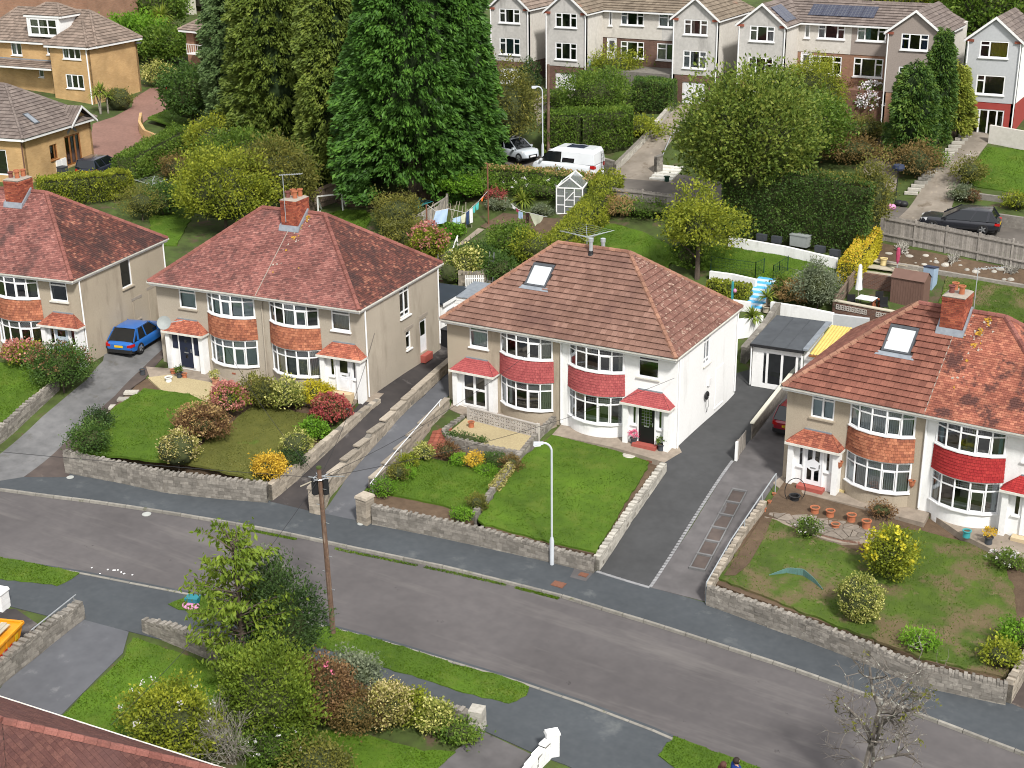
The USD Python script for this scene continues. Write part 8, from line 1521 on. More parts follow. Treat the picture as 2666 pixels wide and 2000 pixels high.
# ------------------------------------------------------------------ rear garden walls, steps and furniture
def rwall(label, px, h, mat='white_render', th=.22, cap=None, hs=None):
    P = np.array(Gs(px)); o = P[0].copy(); t = thing('garden_wall', label, 'wall', o); h = np.broadcast_to(h,(len(P),)); m = MB(); c = MB()
    for i in range(len(P)-1):
        a, b = P[i]-o, P[i+1]-o; d = (b-a)*[1,1,0]; d = d/np.linalg.norm(d); s = np.array([-d[1], d[0],0]); lo = [a-EZ*.4, b-EZ*.4, b+s*th-EZ*.4, a+s*th-EZ*.4]; m.hexa(lo+[a+EZ*h[i], b+EZ*h[i+1], b+s*th+EZ*h[i+1], a+s*th+EZ*h[i]])
        if cap: s2 = s*.04; c.hexa([a-s2+EZ*h[i], b-s2+EZ*h[i+1], b+s*th+s2+EZ*h[i+1], a+s*th+s2+EZ*h[i], a-s2+EZ*(h[i]+.06), b-s2+EZ*(h[i+1]+.06), b+s*th+s2+EZ*(h[i+1]+.06), a+s*th+s2+EZ*(h[i]+.06)])
    part('face', m, mat, t); cap and part('capping', c, cap, t); return t
rwall('long white wall above the fenced upper lawn, below the tall dark hedge',[(1895,642),(2040,668),(2176,700)],.62); rwall('white wall left of the blue steps, below the fenced lawn',[(1846,730),(1905,738),(1966,752)],.55); rwall('white wall right of the blue steps, below the fenced lawn',[(2014,762),(2070,772),(2128,786)],.62)
rwall('white wall behind the grey felt roof, below the rust coloured grasses',[(2004,822),(2080,834),(2166,852)],.80); rwall('white wall stepping left of the blue steps at path level',[(1862,800),(1952,812)],.55); rwall('tall white wall holding up the little lawn beside the white house',[(1905,884),(1985,872)],1.1); rwall('pale grey rendered block wall right of the grey felt roof',[(2166,850),(2260,862)],.70, 'render_blue_grey')
lawn('lawn',[un(x, y, Z(6.5,7.5)+.75) for x, y in ((1912,822),(1925,802),(2004,812),(1986,834))], 'lawn_lush',1500, lambda x, y: Z(6.5,7.5)+.75, label='tiny square lawn above the tall white wall')
M('step_blue',(.10,.42,.72),(.08,.36,.62),4,.8); steps('steps', 'white garden steps with bright blue painted treads', G(1956,808), G(2002,722),1.15,7, 'white_render', tread='step_blue')
stone_wall('block wall with pale capping sloping beside the grey felt roof',[(1934,945),(1990,880),(2024,828)],[.85,.85,.85], 'stone_grey', coping='flat', slen=.45, course=.22)
rwall('brown brick patio wall with pierced panels behind the brown roof hip',[(2166,818),(2256,836),(2330,850)],.78, 'brick_dark', cap='flag'); a, b = G(2166,818), G(2330,850); d = (b-a)/np.linalg.norm(b-a); s = np.cross(d, EZ); t = thing('screen_panel', 'pierced white block panels set in the brown brick patio wall', 'screen panel', a)
hp = sbox(-.14,-.14,.14,.14).difference(Point(0,0).buffer(.12,4)).union(sbox(-.02,-.14,.02,.14)).union(sbox(-.14,-.02,.14,.02))
for i in range(12): part('screen_block', MB().extr(hp,.03,(d*(.35+.30*i+.5*(i > 5))+EZ*.5+s*.012, d, EZ, s)), 'screen_block', t)
rwall('dark brick retaining wall of the sunken patio',[(2245,748),(2324,760)],.85, 'brick_dark'); rwall('low stone edging of the bare earth bank',[(2282,686),(2450,716),(2720,762)],.22, 'stone_grey')
def boxy(name, label, cat, px, w, d, h, mat, rz=0, lid=None, base=None, lidh=.06, slope=0, pos=None):
    p = (on(*px, base) if base else G(*px)) if pos is None else np.array(pos, float); t = thing(name, label, cat, p, rz); e = .02
    part('body', MB().hexa([(-w/2+e,0,-.1),(w/2-e,0,-.1),(w/2-e, d,-.1),(-w/2+e, d,-.1),(-w/2,0, h),(w/2,0, h),(w/2, d, h+slope),(-w/2, d, h+slope)]), mat, t)
    if lid: part('lid', MB().hexa([(-w/2-.03,-.03, h+.002),(w/2+.03,-.03, h+.002),(w/2+.03, d+.03, h+.002+slope),(-w/2-.03, d+.03, h+.002+slope),(-w/2-.03,-.03, h+lidh),(w/2+.03,-.03, h+lidh),(w/2+.03, d+.03, h+lidh+slope),(-w/2-.03, d+.03, h+lidh+slope)]), lid, t)
    return t
M('plastic_grey',(.28,.30,.29), None,4,.6); M('plastic_teal',(.02,.20,.24), None,4,.5); M('plastic_pink',(.60,.25,.42), None,4,.6); M('shed_brown',(.155,.090,.070),(.13,.075,.058),2,.7); M('cabinet_blue',(.30,.40,.52), None,3,.5); M('cabinet_lid',(.03,.04,.075), None,3,.5); M('cream_box',(.62,.50,.25),(.52,.42,.20),5,.8); M('glaze_teal',(.05,.30,.32), None,5,.3); M('plastic_blue',(.02,.15,.5), None,3,.4); M('towel_blue',(.42,.55,.72),(.36,.48,.66),6,.95); M('denim',(.03,.06,.14), None,6,.95); M('cloth_orange',(.75,.16,.02), None,6,.95); M('cloth_cream',(.60,.62,.46), None,6,.95); M('cloth_teal',(.10,.48,.46), None,6,.95); M('cloth_dark',(.045,.02,.018), None,6,.95); M('cloth_white',(.74,.74,.74), None,6,.95); M('cloth_red',(.40,.06,.12), None,6,.95)
boxy('storage_box', 'grey plastic garden storage box on the white wall below the tall hedge', 'storage box',(2071,640),1.15,.6,.55, 'plastic_grey',-.15, 'plastic_grey', pos=G(2071,668)+EZ*.62+EY_*.35)
for px, lb in (((1974,652), 'black planter on the white wall, leftmost of four'),((2013,658), 'black planter on the white wall, left of the grey storage box'),((2126,684), 'black planter on the white wall, right of the grey storage box'),((2165,694), 'black planter on the white wall, rightmost of four')): boxy('planter', lb, 'planter', px,.62,.3,.3, 'anthracite',-.15, pos=G(*px)+EZ*.62+EY_*.3)
t = thing('garden_shed', 'brown plastic apex shed behind the ridge of the rightmost pair', 'shed', G(2358,795),-.12); part('walls', MB().hexa([(-.95,0,-.2),(.95,0,-.2),(.95,1.0,-.2),(-.95,1.0,-.2),(-.95,0,1.55),(.95,0,1.55),(.95,1.0,1.55),(-.95,1.0,1.55)]).add([(-.95,0,1.55),(-.95,1.0,1.55),(-.95,.5,1.9),(.95,0,1.55),(.95,1.0,1.55),(.95,.5,1.9)],[[0,2,1],[3,4,5]]), 'shed_brown', t)
for a, b in (((-1.0,-.08,1.52),(1.0,.5,1.93)),((-1.0,1.08,1.52),(1.0,.5,1.93))): part('roof_panel', MB().add([(-1.0, a[1], a[2]),(1.0, a[1], a[2]),(1.0,.5,1.93),(-1.0,.5,1.93)],[[0,1,2],[0,2,3]] if a[1] < .5 else [[0,2,1],[0,3,2]]), 'shed_brown', t)
for i in range(13): part('rib', MB().box(-.95+.146*i,-.012,-.1,-.92+.146*i,0,1.53), 'shed_brown', t)
boxy('cabinet', 'pale blue garden cabinet with a navy lid beside the brown shed', 'cabinet',(2413,752),.62,.7,1.25, 'cabinet_blue',-.15, 'cabinet_lid', slope=-.12)
t = thing('parasol', 'closed white garden parasol on the sunken patio', 'parasol', G(2232,796)); part('pole', MB().tube([(0,0,0),(0,0,2.35)],.025,6), 'flag', t); part('canopy', MB().lathe([(.05,2.45),(.10,2.35),(.13,1.9),(.17,1.35),(.21,.98),(.15,1.0),(.02,1.1)], sides=9), 'cloth_white', t); part('base', MB().lathe([(0,.12),(.2,.1),(.25,0)], sides=12), 'anthracite', t)
t = thing('patio_table', 'dark metal patio table with pale top', 'table', G(2254,806)); part('table_top', MB().cbox((0,0,.68),.5,.4,.02,-.1), 'curtain_white', t)
for x in (-.4,.4):
    for y in (-.3,.3): part('leg', MB().tube([(x, y,0),(x, y,.67)],.02,5), 'black', t)
for px, lb in (((2215,808), 'black metal patio chair left of the table'),((2288,800), 'black metal patio chair behind the table'),((2300,815), 'black metal patio chair right of the table')):
    t = thing('patio_chair', lb, 'chair', G(*px),.4); part('seat', MB().box(-.22,-.22,.40,.22,.22,.44), 'black', t); part('backrest', MB().box(-.22,.19,.44,.22,.22,.88), 'black', t)
    for x in (-.2,.2):
        for y in (-.2,.2): part('leg', MB().tube([(x, y,0),(x, y,.4)],.018,5), 'black', t)
def pots(label, px, r, h, mat, base=None, fill='soil', plant_=None, name='flower_pot', pos=None):
    p = (on(*px, base) if base else G(*px)) if pos is None else np.array(pos, float); t = thing(name, label, 'flower pot', p); m = MB(); pot(m,(0,0,0), r, h); part('pot', m, mat, t, smooth=40); part('compost', MB().lathe([(0, h*.86),(r*.78, h*.85)], sides=12), fill, t)
    if plant_: SEED[0] += 1; r_ = np.random.default_rng(SEED[0]); part('foliage', clumps((0,0, h+r*.9),(r*1.25, r*1.25, r*1.1),26,12,.05,.08,.6, r_), plant_, t, tint=4)
    return t
pots('yellow glazed pot on the pale flagstones above the sunken patio',(2300,690),.22,.42, 'cream_box'); pots('terracotta urn hanging pot on the left of the patio pair',(2274,800),.18,.45, 'terracotta'); pots('terracotta urn on the right of the patio pair',(2291,798),.18,.45, 'terracotta')
pots('square stone planter under the spiky cordyline',(1997,812),.3,.35, 'flag')
boxy('plastic_tub', 'blue plastic tub under the closed parasol', 'tub',(2213,798),.4,.3,.3, 'plastic_blue')
t = thing('paving', 'pale flagstones of the upper patio beside the yellow pot', 'paving', G(2330,720)); p0 = G(2330,720)
for i in range(5):
    for j in range(4):
        q = p0+np.array([-1.9+.72*i-.1*j,-.8+.68*j,0]); q[2] = Z(q[0], q[1])+.06; part('flagstone', MB().cbox(q-p0,.35,.33,.03), 'flag', t)
r = np.random.default_rng(8)
for i in range(16):
    px = (2310+r.uniform(0,350),0); px = (px[0],640+(px[0]-2300)*.19+r.uniform(8,30)); p = G(*px); part('boulder', MB().ball((0,0,0),.2,1,(r.uniform(.6,1.3), r.uniform(.5,1), r.uniform(.4,.7))).xf(p+EZ*.05, r.uniform(0,3)), 'stone_light', '/World', label=None, kind='stuff') if False else None
t = thing('rubble_stones', 'pale stones scattered on the bare earth bank below the board fence', 'stones', G(2400,665))
for i in range(26): X = 2310+r.uniform(0,340); p = G(X,640+(X-2300)*.19+r.uniform(4,34)); part('stone', MB().ball(p-XF[t][0]+EZ*.04, r.uniform(.09,.24),1,(r.uniform(.7,1.3), r.uniform(.6,1), r.uniform(.4,.8))), 'stone_light', t)
for px, lb in (((2350,655), 'torn tree stump with roots on the earth bank, left one'),((2480,685), 'torn tree stump with roots on the earth bank, middle one'),((2625,712), 'torn tree stump with roots on the earth bank, right one')): bare('tree_stump', lb, px,.9,5,2, 'stone_light', 'stump',.05, spread=.9, seed=int(px[0]))
p0, p1 = uy(1906,783,9.0), uy(1906,733,9.0); t = thing('garden_post', 'turquoise painted post with a pink bird feeder', 'post', p0-EZ*.3); part('post', MB().box(-.05,-.05,0,.05,.05, p1[2]-p0[2]+.3), 'glaze_teal', t); part('feeder', MB().ball((.14,0,.9),.1,2,(1,1,1.2)), 'plastic_pink', t, smooth=True)
M('mesh_green',(.012,.045,.03), None,3,.5); t = thing('mesh_fence', 'dark green wire mesh fence with open gates along the fenced lawn edge', 'fence', G(1966,722)); o = XF[t][0]
for a, b, mesh in (((1850,706),(1966,722),0),((1966,722),(1988,712),1),((2012,730),(2028,720),1),((2028,720),(2050,706),1),((2012,730),(2130,752),0)):
    A_, B_ = G(*a)-o, G(*b)-o; h = .95
    for q in (A_, B_): part('post', MB().tube([q-EZ*.1, q+EZ*h],.03,5), 'mesh_green', t)
    m = MB(); n = max(3, int(np.linalg.norm(B_-A_)/.22))
    for i in range(1, n): q = A_+(B_-A_)*i/n; m.beam(q, q+EZ*h*.97,.008)
    for z in np.linspace(.1,.95,6): m.beam(A_+EZ*h*z, B_+EZ*h*z,.010 if z < .9 else .02)
    part('mesh', m, 'mesh_green', t)
# rotary driers
def rotary(label, px, pxtop, R, mat='galvanised', y=None, clothes=None, folded=False):
    b = G(*px); h = 1.75 if not pxtop else max(.6,(uy(*pxtop, b[1])-b)[2]); t = thing('rotary_drier', label, 'clothes drier', b,.5); part('pole', MB().tube([(0,0,-.3),(0,0, h)],.028,6), mat, t)
    if folded: part('folded_arms', MB().lathe([(.03, h*.45),(.10, h*.6),(.13, h*.9),(.10, h*1.15),(.03, h*1.2)], sides=8), 'cloth_red', t); return
    l = MB(); tips = [np.array([math.cos(a)*R, math.sin(a)*R, h+.28]) for a in (0, PI/2, PI,3*PI/2)]
    for q in tips: part('arm', MB().tube([(0,0, h-.1), q],.018,5), mat, t); l.beam(q*[.5,.5,1]-EZ*.1, np.array([0,0, h-.45]),.012)
    for f in (.35,.5,.65,.8,.97):
        for i in range(4): a, c = tips[i], tips[(i+1) % 4]; z = lambda q: np.array([q[0]*f, q[1]*f, h-.1+.38*f]); l.beam(z(a), z(c),.009)
    part('lines', l, mat, t)
rotary('rotary drier in the overgrown garden behind the leftmost roof',(397,512),(397,478),1.25); rotary('open rotary drier standing behind the brown roof ridge',(1528,668),(1528,612),1.7); rotary('small rotary drier with turquoise pegs at the foot of the dark conifer',(1090,560),(1090,535),1.0, 'glaze_teal'); rotary('folded rotary drier with red line on the earth bank',(2334,712),(2334,655),1, folded=True)
# washing line
A0, B0 = G(1113,626), G(1272,584); t = thing('washing_line', 'washing line on two rusty posts in the middle garden', 'washing line', A0)
for q, top_ in ((A0,533),(B0,425)): h = (uy(1112 if q is A0 else 1268, top_, q[1])-q)[2]; part('post', MB().tube([q-A0-EZ*.3, q-A0+EZ*h],.05,7), 'rust_plate', t)
nrm = np.cross(B0-A0, EZ); nrm /= np.linalg.norm(nrm)
def pl(px): d = ray(*px); return EYE+d*(((A0-EYE)@nrm)/(d@nrm))
C8 = lambda x, y: (1100+x*.208,400+y*.208); part('line', MB().tube([pl(C8(*q))-A0 for q in ((55,640),(165,722),(320,690),(540,742),(700,600),(830,455))],.012,4), 'cloth_white', t)
def cloth(label, pts, mat, pf=None, name='laundry', cat='laundry'):
    P = [(pf or pl)(C8(*q)) for q in pts]; t = thing(name, label, cat, P[0]); n, k = 8,6; V = []
    for j in range(k+1):
        for i in range(n+1):
            u, v = i/n, j/k; q = (P[0]*(1-u)+P[1]*u)*(1-v)+(P[3]*(1-u)+P[2]*u)*v; V.append(q-P[0]+nrm*(.06*math.sin(u*9+v*2)*v))
    f = [[j*(n+1)+i, j*(n+1)+i+1,(j+1)*(n+1)+i+1,(j+1)*(n+1)+i] for j in range(k) for i in range(n)]; part('fabric',(np.array(V), np.array(f)), mat, t, smooth=True)
for lb, pts, m in [('big pale blue sheet at the left end of the washing line',[(165,725),(322,688),(300,862),(115,900)], 'towel_blue'),('small blue towel right of the pale blue sheet',[(378,815),(425,798),(420,922),(374,932)], 'towel_blue'),('second small blue towel on the washing line',[(430,798),(478,782),(476,905),(426,912)], 'towel_blue'),('cream towel left of the dark jeans',[(482,780),(540,745),(538,852),(486,880)], 'cloth_cream'),('dark blue jeans on the washing line',[(545,730),(584,710),(580,885),(545,888)], 'denim'),('white trousers right of the dark jeans',[(588,705),(626,680),(636,856),(590,880)], 'cloth_white'),('turquoise top right of the white trousers',[(630,670),(664,642),(662,735),(632,745)], 'cloth_teal'),('pale turquoise top next to the orange cloth',[(668,640),(706,604),(704,690),(670,718)], 'cloth_teal'),('small bright orange cloth near the right post',[(728,562),(764,532),(758,590),(736,602)], 'cloth_orange')]: cloth(lb, pts, m)
E2 = G(1385,612); nr2 = np.array([-.25,-1,0]); pl2 = lambda px: EYE+ray(*px)*(((E2-EYE)@nr2)/(ray(*px)@nr2))
for lb, pts, m in [('small white garment on the second washing line',[(1122,640),(1160,665),(1165,700),(1130,690)], 'cloth_white'),('small crimson garment on the second washing line',[(1172,680),(1205,700),(1205,740),(1175,730)], 'cloth_red'),('patterned pale garment on the second washing line',[(1200,720),(1255,735),(1260,820),(1200,815)], 'towel_blue'),('dark brown trousers on the second washing line',[(1288,735),(1335,740),(1340,910),(1300,908)], 'cloth_dark'),('cream sheet hanging in a triangle from the second line',[(1338,745),(1515,785),(1500,840),(1405,908)], 'cloth_cream')]: cloth(lb, pts, m, pl2)
t = thing('washing_line', 'second washing line among the shrubs, thin and sagging', 'washing line', pl2(C8(1110,630))); part('line', MB().tube([pl2(C8(*q))-XF[t][0] for q in ((1110,630),(1200,700),(1290,735),(1340,742),(1520,785),(1560,790))],.012,4), 'cloth_white', t)
t = thing('cane_frame', 'bamboo cane frame for beans behind the pale blue sheet', 'cane frame', G(1150,600)); r = np.random.default_rng(4)
for i in range(16): x = -1.6+.23*i; part('cane', MB().tube([(x,.5+.3*(i % 2),-.1),(x+r.uniform(-.5,.5),.9, r.uniform(1.3,1.9))],.018,4), 'flag', t)
PANE('greenhouse_glass',(.9,.95,.95),.1,.08,.18)
o = G(1449,556); t = thing('greenhouse', 'small white framed greenhouse with open door beside the lane hedge', 'greenhouse', o,.28); w, dpt, h, hr = 1.75,2.1,1.75,2.45; fr = MB()
pts = {k: np.array(v, float) for k, v in dict(a=(0,0,0), b=(w,0,0), c=(w, dpt,0), d=(0, dpt,0), A=(0,0, h), B=(w,0, h), C=(w, dpt, h), D=(0, dpt, h), R=(w/2,0, hr), S=(w/2, dpt, hr)).items()}
for e in 'ab bc cd da aA bB cC dD AB BC CD DA AR BR CS DS RS'.split(): fr.beam(pts[e[0]], pts[e[1]],.075)
for x in (.55,1.2): fr.beam((x,0,0),(x,0, h),.06)
for z in (.6,1.2): fr.beam((0,0, z),(.55,0, z),.05); fr.beam((1.2,0, z),(w,0, z),.05)
for z in (.5,.95): fr.beam((.57,.0, z),(1.18,0, z),.05)
fr.beam((.6,-.01,.9),(1.15,-.01,1.5),.06); part('frame', fr, 'white', t)
for e in ('abBA', 'bcCB', 'cdDC', 'daAD', 'ABR', 'CDS', 'BCSR', 'DARS'): part('pane', MB().poly([pts[k] for k in e]), 'greenhouse_glass', t)
t = thing('football_goal', 'white football goal with net on the small bright lawn', 'goal', G(829,556)); o = XF[t][0]; A_, B_ = np.zeros(3), G(893,550)-o; h = 1.25; bk = np.array([-.35,.9,0]); fr = MB()
for a, b in ((A_, A_+EZ*h),(B_, B_+EZ*h),(A_+EZ*h, B_+EZ*h),(A_, A_+bk),(B_, B_+bk),(A_+bk, B_+bk),(A_+bk, A_+EZ*h),(B_+bk, B_+EZ*h)): fr.beam(a, b,.085)
part('frame', fr, 'white', t); nt = MB()
for i in range(1,14): f = i/14; nt.beam(A_+(B_-A_)*f+EZ*h, A_+(B_-A_)*f+bk,.012)
for i in range(1,8): f = i/8; nt.beam(A_+bk*f+EZ*h*(1-f), B_+bk*f+EZ*h*(1-f),.012)
part('net', nt, 'black', t)
steps('steps', 'brown garden steps with white rails behind the pebbledashed pair', G(1140,732), G(1166,655),1.1,9, 'brick_brown', tread='path_concrete')
for lb, a, b in (('white handrail right of the brown garden steps',(1166,718),(1192,648)),('white handrail left of the brown garden steps',(1140,690),(1160,640))): rail(lb,[G(*a), G(*b)],.85,(.03,.97), 'white',.05)
stone_wall('stone retaining wall below the spotted laurel',[(1196,742),(1236,748),(1276,735)],[.95,1.0,.95], 'stone_pale', coping='none'); rwall('grey rendered wall under open concrete blocks behind the brown roof',[(1286,738),(1380,742)],.75, 'render_grey')
a, b = G(1286,738), G(1380,742); d = (b-a)/np.linalg.norm(b-a); s = np.cross(d, EZ); t = thing('screen_wall', 'open concrete block screen on the grey rendered wall', 'screen wall', a+EZ*.75)
for i in range(10): part('screen_block', MB().extr(hp,.09,(d*(.15+.30*i)+EZ*.15, d, EZ, s)), 'screen_block', t)
a = G(1287,738); t = thing('ladder', 'aluminium stepladder leaning against the wall corner behind the brown roof', 'ladder', a-np.array([.1,.4,0])); 
for x in (-.2,.2): part('rail', MB().beam((x,0,0),(x*.75,.35,2.0),.05,.03), 'steel', t)
for i in range(6): part('rung', MB().beam((-.19+.008*i,.06*i+.03,.3*i+.25),(.19-.008*i,.06*i+.03,.3*i+.25),.05,.03), 'steel', t)
t = thing('picket_gate', 'white picket gate behind the small dark roofed outbuilding', 'gate', G(1212,758),.5)
for i in range(9): part('picket', MB().box(.13*i,0,0,.13*i+.07,.025,1.0), 'white', t)
for z in (.25,.75): part('rail', MB().box(0,.026, z,1.15,.05, z+.07), 'white', t)
# roof things
def at_house(cx, cy, yw, base, u, v, z): return np.array([cx+u*math.cos(yw)-v*math.sin(yw), cy+u*math.sin(yw)+v*math.cos(yw), base+z])
for u, v, lb in ((.05,-.35, 'front metal flue with dark collar near the ridge of the brown roof'),(.25,.65, 'rear metal flue behind the ridge of the brown roof')):
    zz = 4.74+3.5*(1-abs(v)/4.4); t = thing('flue', lb, 'flue', at_house(0,0,0,.64, u, v, zz-.1)); part('pipe', MB().lathe([(.10,0),(.10,.75),(.13,.76),(.13,.95),(0,.97)], sides=12), 'galvanised', t, smooth=40); part('collar', MB().lathe([(.2,.0),(.13,.16),(.105,.3)], sides=12), 'black', t)
def aerial(label, p, h, rz):
    t = thing('tv_aerial', label, 'aerial', p, rz); part('mast', MB().tube([(0,0,-1.2),(0,0, h)],.02,5), 'galvanised', t); part('boom', MB().beam((-.2,0, h),(1.1,0, h+.12),.025), 'galvanised', t)
    for i in range(9): part('element', MB().beam((-.1+.14*i,-.22, h+.01+.013*i),(-.1+.14*i,.22, h+.01+.013*i),.012), 'galvanised', t)
aerial('television aerial strapped to the brick chimney of the pebbledashed pair', at_house(-15.82,-3.99,.08,1.76,.2,-1.05,9.0),1.3,.3); aerial('television aerial behind the two pots of the right brick chimney', at_house(18.44,-.32,-.068,.17,.45,.3,9.1),1.0,.4)
p = uy(428,842,-11.2); t = thing('satellite_dish', 'grey satellite dish at the corner above the bright blue hatchback', 'satellite dish', p); m = MB(); m.lathe([(0,0),(.2,.03),(.36,.12),(.365,.10),(.2,.0),(0,-.03)], sides=16); R_ = np.array([RT, UP*.55-FW*.8,-(UP*.3+FW*.9)]); m.v = [v@np.array([RT, np.cross(-FW+UP*.2, RT),(-FW+UP*.2)]) for v in m.v]; part('dish', m, 'plastic_grey', t, smooth=30); part('arm', MB().beam((0,0,0),(.5,.8,.0),.04), 'galvanised', t)
# front gardens: pots, planters, patio
for px, r_, h, m, pl_, lb in [((372,975),.16,.30, 'anthracite', None, 'dark grey pot left of the navy door'),((468,985),.17,.34, 'anthracite', 'leaf_mid', 'dark grey pot at the porch post right of the navy door'),((452,972),.18,.22, 'terracotta', None, 'wide terracotta pot on the navy door step'),((440,995),.2,.3, 'curtain_white', None, 'white bucket below the navy door porch'),((481,985),.15,.28, 'terracotta', None, 'terracotta pot beside the dark grey pot'),((562,1002),.22,.36, 'pale_terracotta', 'leaf_variegated', 'big terracotta pot with a bushy plant below the left bay'),((660,1005),.18,.28, 'pale_terracotta', 'leaf_variegated', 'terracotta pot with plant between the two bays'),((866,1008),.17,.3, 'anthracite', 'leaf_yew', 'clipped ball in a dark pot left of the white panelled door'),((928,1030),.17,.3, 'anthracite', 'leaf_yew', 'clipped ball in a dark pot right of the white panelled door')]: pots(lb, px, r_, h, m, None, 'soil', pl_)
pots('turquoise pot with succulents beside the crimson hydrangea',(904,1062),.24,.22, 'glaze_teal', fB, 'soil', 'leaf_grey_green')
for px, m, pl_, lb in [((1650,1155), 'anthracite', 'flower_hotpink', 'square dark pot with pink flowers left of the black door'),((1721,1172), 'anthracite', 'leaf_mid', 'dark pot with green ball right of the black door'),((2573,1415), 'anthracite', 'leaf_gold', 'square dark planter at the right edge porch'),((2516,1398), 'glaze_teal', None, 'small teal pot against the white bay wall')]: pots(lb, px,.19,.32, m, None, 'soil', pl_)
pots('terracotta pot before the pierced concrete screen',(1227,1112),.17,.30, 'terracotta', fG)
fP = lambda x, y: -.12-.03*(x-15)
M('patio_stone',(.24,.205,.17),(.16,.135,.11),5,.95,.4,20, vary=.2); bed('patio',[(1990,1345),(2030,1275),(2110,1290),(2240,1330),(2330,1370),(2300,1415),(2190,1412),(2070,1378)], 'path_concrete', fP,-.06,.7)
from shapely import voronoi_polygons, MultiPoint
A_ = Polygon([q[:2] for q in Gs([(2000,1340),(2035,1282),(2110,1297),(2240,1338),(2318,1372),(2295,1406),(2190,1405),(2075,1372)], fP)]); r = np.random.default_rng(6); x0, y0, x1, y1 = A_.bounds; t = thing('paving', 'crazy paved patio with terracotta pots below the star panelled door', 'paving',(x0, y0, fP(x0, y0)))
for g in voronoi_polygons(MultiPoint(np.c_[r.uniform(x0, x1,110), r.uniform(y0, y1,110)])).geoms:
    g = g.intersection(A_).buffer(-.018)
    if g.area > .03 and g.geom_type == 'Polygon': zz = fP(g.centroid.x, g.centroid.y); part('slab', MB().extr(g,.035+r.uniform(0,.012),((0,0, zz-.03), EX, EY_, EZ)), 'patio_stone', t, world=True)
for px, r_, h, lb in [((2121,1336),.22,.30, 'terracotta bowl at the left of the patio row of four'),((2161,1345),.21,.32, 'terracotta pot second in the patio row of four'),((2216,1357),.22,.34, 'terracotta pot third in the patio row of four'),((2255,1374),.22,.36, 'terracotta pot at the right of the patio row of four'),((2175,1372),.2,.16, 'low terracotta trough at the patio edge'),((2015,1292),.09,.16, 'tiny terracotta pot on the patio steps, upper one'),((2003,1312),.09,.16, 'tiny terracotta pot on the patio steps, middle one'),((1990,1331),.09,.16, 'tiny terracotta pot on the patio steps, lower one')]: pots(lb, px, r_, h, 'terracotta', fP)
for px, lb in (((2071,1262), 'cream wooden planter cube left of the star panelled door'),((2148,1285), 'cream wooden planter cube right of the star panelled door'),((2186,1294), 'cream wooden planter cube at the porch post')): boxy('planter', lb, 'planter', px,.38,.36,.36, 'cream_box',-.3, base=fP); 
p = on(2068,1306, fP); t = thing('hoop_planter', 'black tub with a tall iron hoop on the patio', 'planter', p); m = MB(); pot(m,(0,0,0),.26,.32); part('tub', m, 'black', t); part('hoop', MB().tube([np.array([math.cos(a)*.46*RT[0], math.cos(a)*.46*RT[1],.55+.62*math.sin(a)]) for a in np.linspace(0,2*PI,25)],.02,5), 'black', t)
stone_wall('low brown brick wall at the front of the crazy paved patio', None,[.36]*4, 'brick_brown',.2,.085,.22, 'none', pts=[on(a, b, lambda x, y: fP(x, y)-.40) for a, b in ((2062,1388),(2140,1412),(2200,1428),(2296,1440))], name='brick_wall')
for px, lb in (((2186,1208), 'terracotta wall pot beside the star panelled door'),((2374,1258), 'terracotta wall pot right of the slatted bay window')): q = uy(*px,-4.35); t = thing('wall_pot', lb, 'flower pot', q); part('pot', MB().lathe([(.03,-.22),(.11,-.1),(.15,.1),(.17,.12),(.12,.12)], sides=10), 'terracotta', t)
t = thing('stepped_planter', 'concrete frame of six sunken beds like a ladder lying in the drive', 'planter', G(1815,1485)); p0, p1 = G(1815,1485), G(1925,1280); v = p1-p0; L = np.linalg.norm(v); d = v/L; s = np.cross(d, EZ); s /= np.linalg.norm(s)
for e in (-.36,.30): part('edge', MB().obox(s*e-EZ*.1, d*L, s*.06, EZ*.19), 'drive_concrete', t)
for i in range(7): part('divider', MB().obox(s*-.36+d*(L*i/6-.04)-EZ*.1, d*.09, s*.72, EZ*.21), 'drive_concrete', t)
for i in range(6): part('bed', MB().obox(s*-.30+d*(L*i/6+.05)-EZ*.1, d*(L/6-.1), s*.6, EZ*.135), 'drive_brown', t)
t = thing('lawn_edging', 'curved blue green corrugated edging standing in the patchy lawn', 'edging', on(2002,1500, fD)); o = XF[t][0]; Pe = np.array([on(a, b, fD)-o for a, b in ((2002,1500),(2050,1494),(2090,1500),(2120,1520),(2142,1538))]); M('edging_green',(.10,.20,.18), None,3,.6); Le = poly_at(Pe,0)[1]
for i in range(24): a, b = poly_at(Pe, Le*i/24)[0], poly_at(Pe, Le*(i+1)/24)[0]; hh = .28*math.sin(PI*(i+.8)/25)+.04; part('slat', MB().hexa([a, b-(b-a)*.1, b-(b-a)*.1+EY_*.03, a+EY_*.03, a+EZ*hh, b-(b-a)*.1+EZ*hh, b-(b-a)*.1+EY_*.03+EZ*hh, a+EY_*.03+EZ*hh]), 'edging_green', t)
t = thing('stepping_stones', 'row of mossy stepping slabs beside the brown half of the left drive', 'stepping stones', G(285,1080)); o = XF[t][0]
for px in ((342,1022),(325,1040),(303,1060),(285,1080)): q = on(*px, lambda x, y: Z(x, y)+.12)-o; part('slab', MB().cbox(q,.36,.22,.06,.5), 'stone_light', t)
for px, lb in (((1592+60,1192), 'pale flat stone set in the large lawn'),): q = on(1638,1186, fC); t = thing('flat_stone', lb, 'stone', q); part('slab', MB().lathe([(0,.06),(.32,.055),(.36,0)], sides=9), 'stone_light', t)
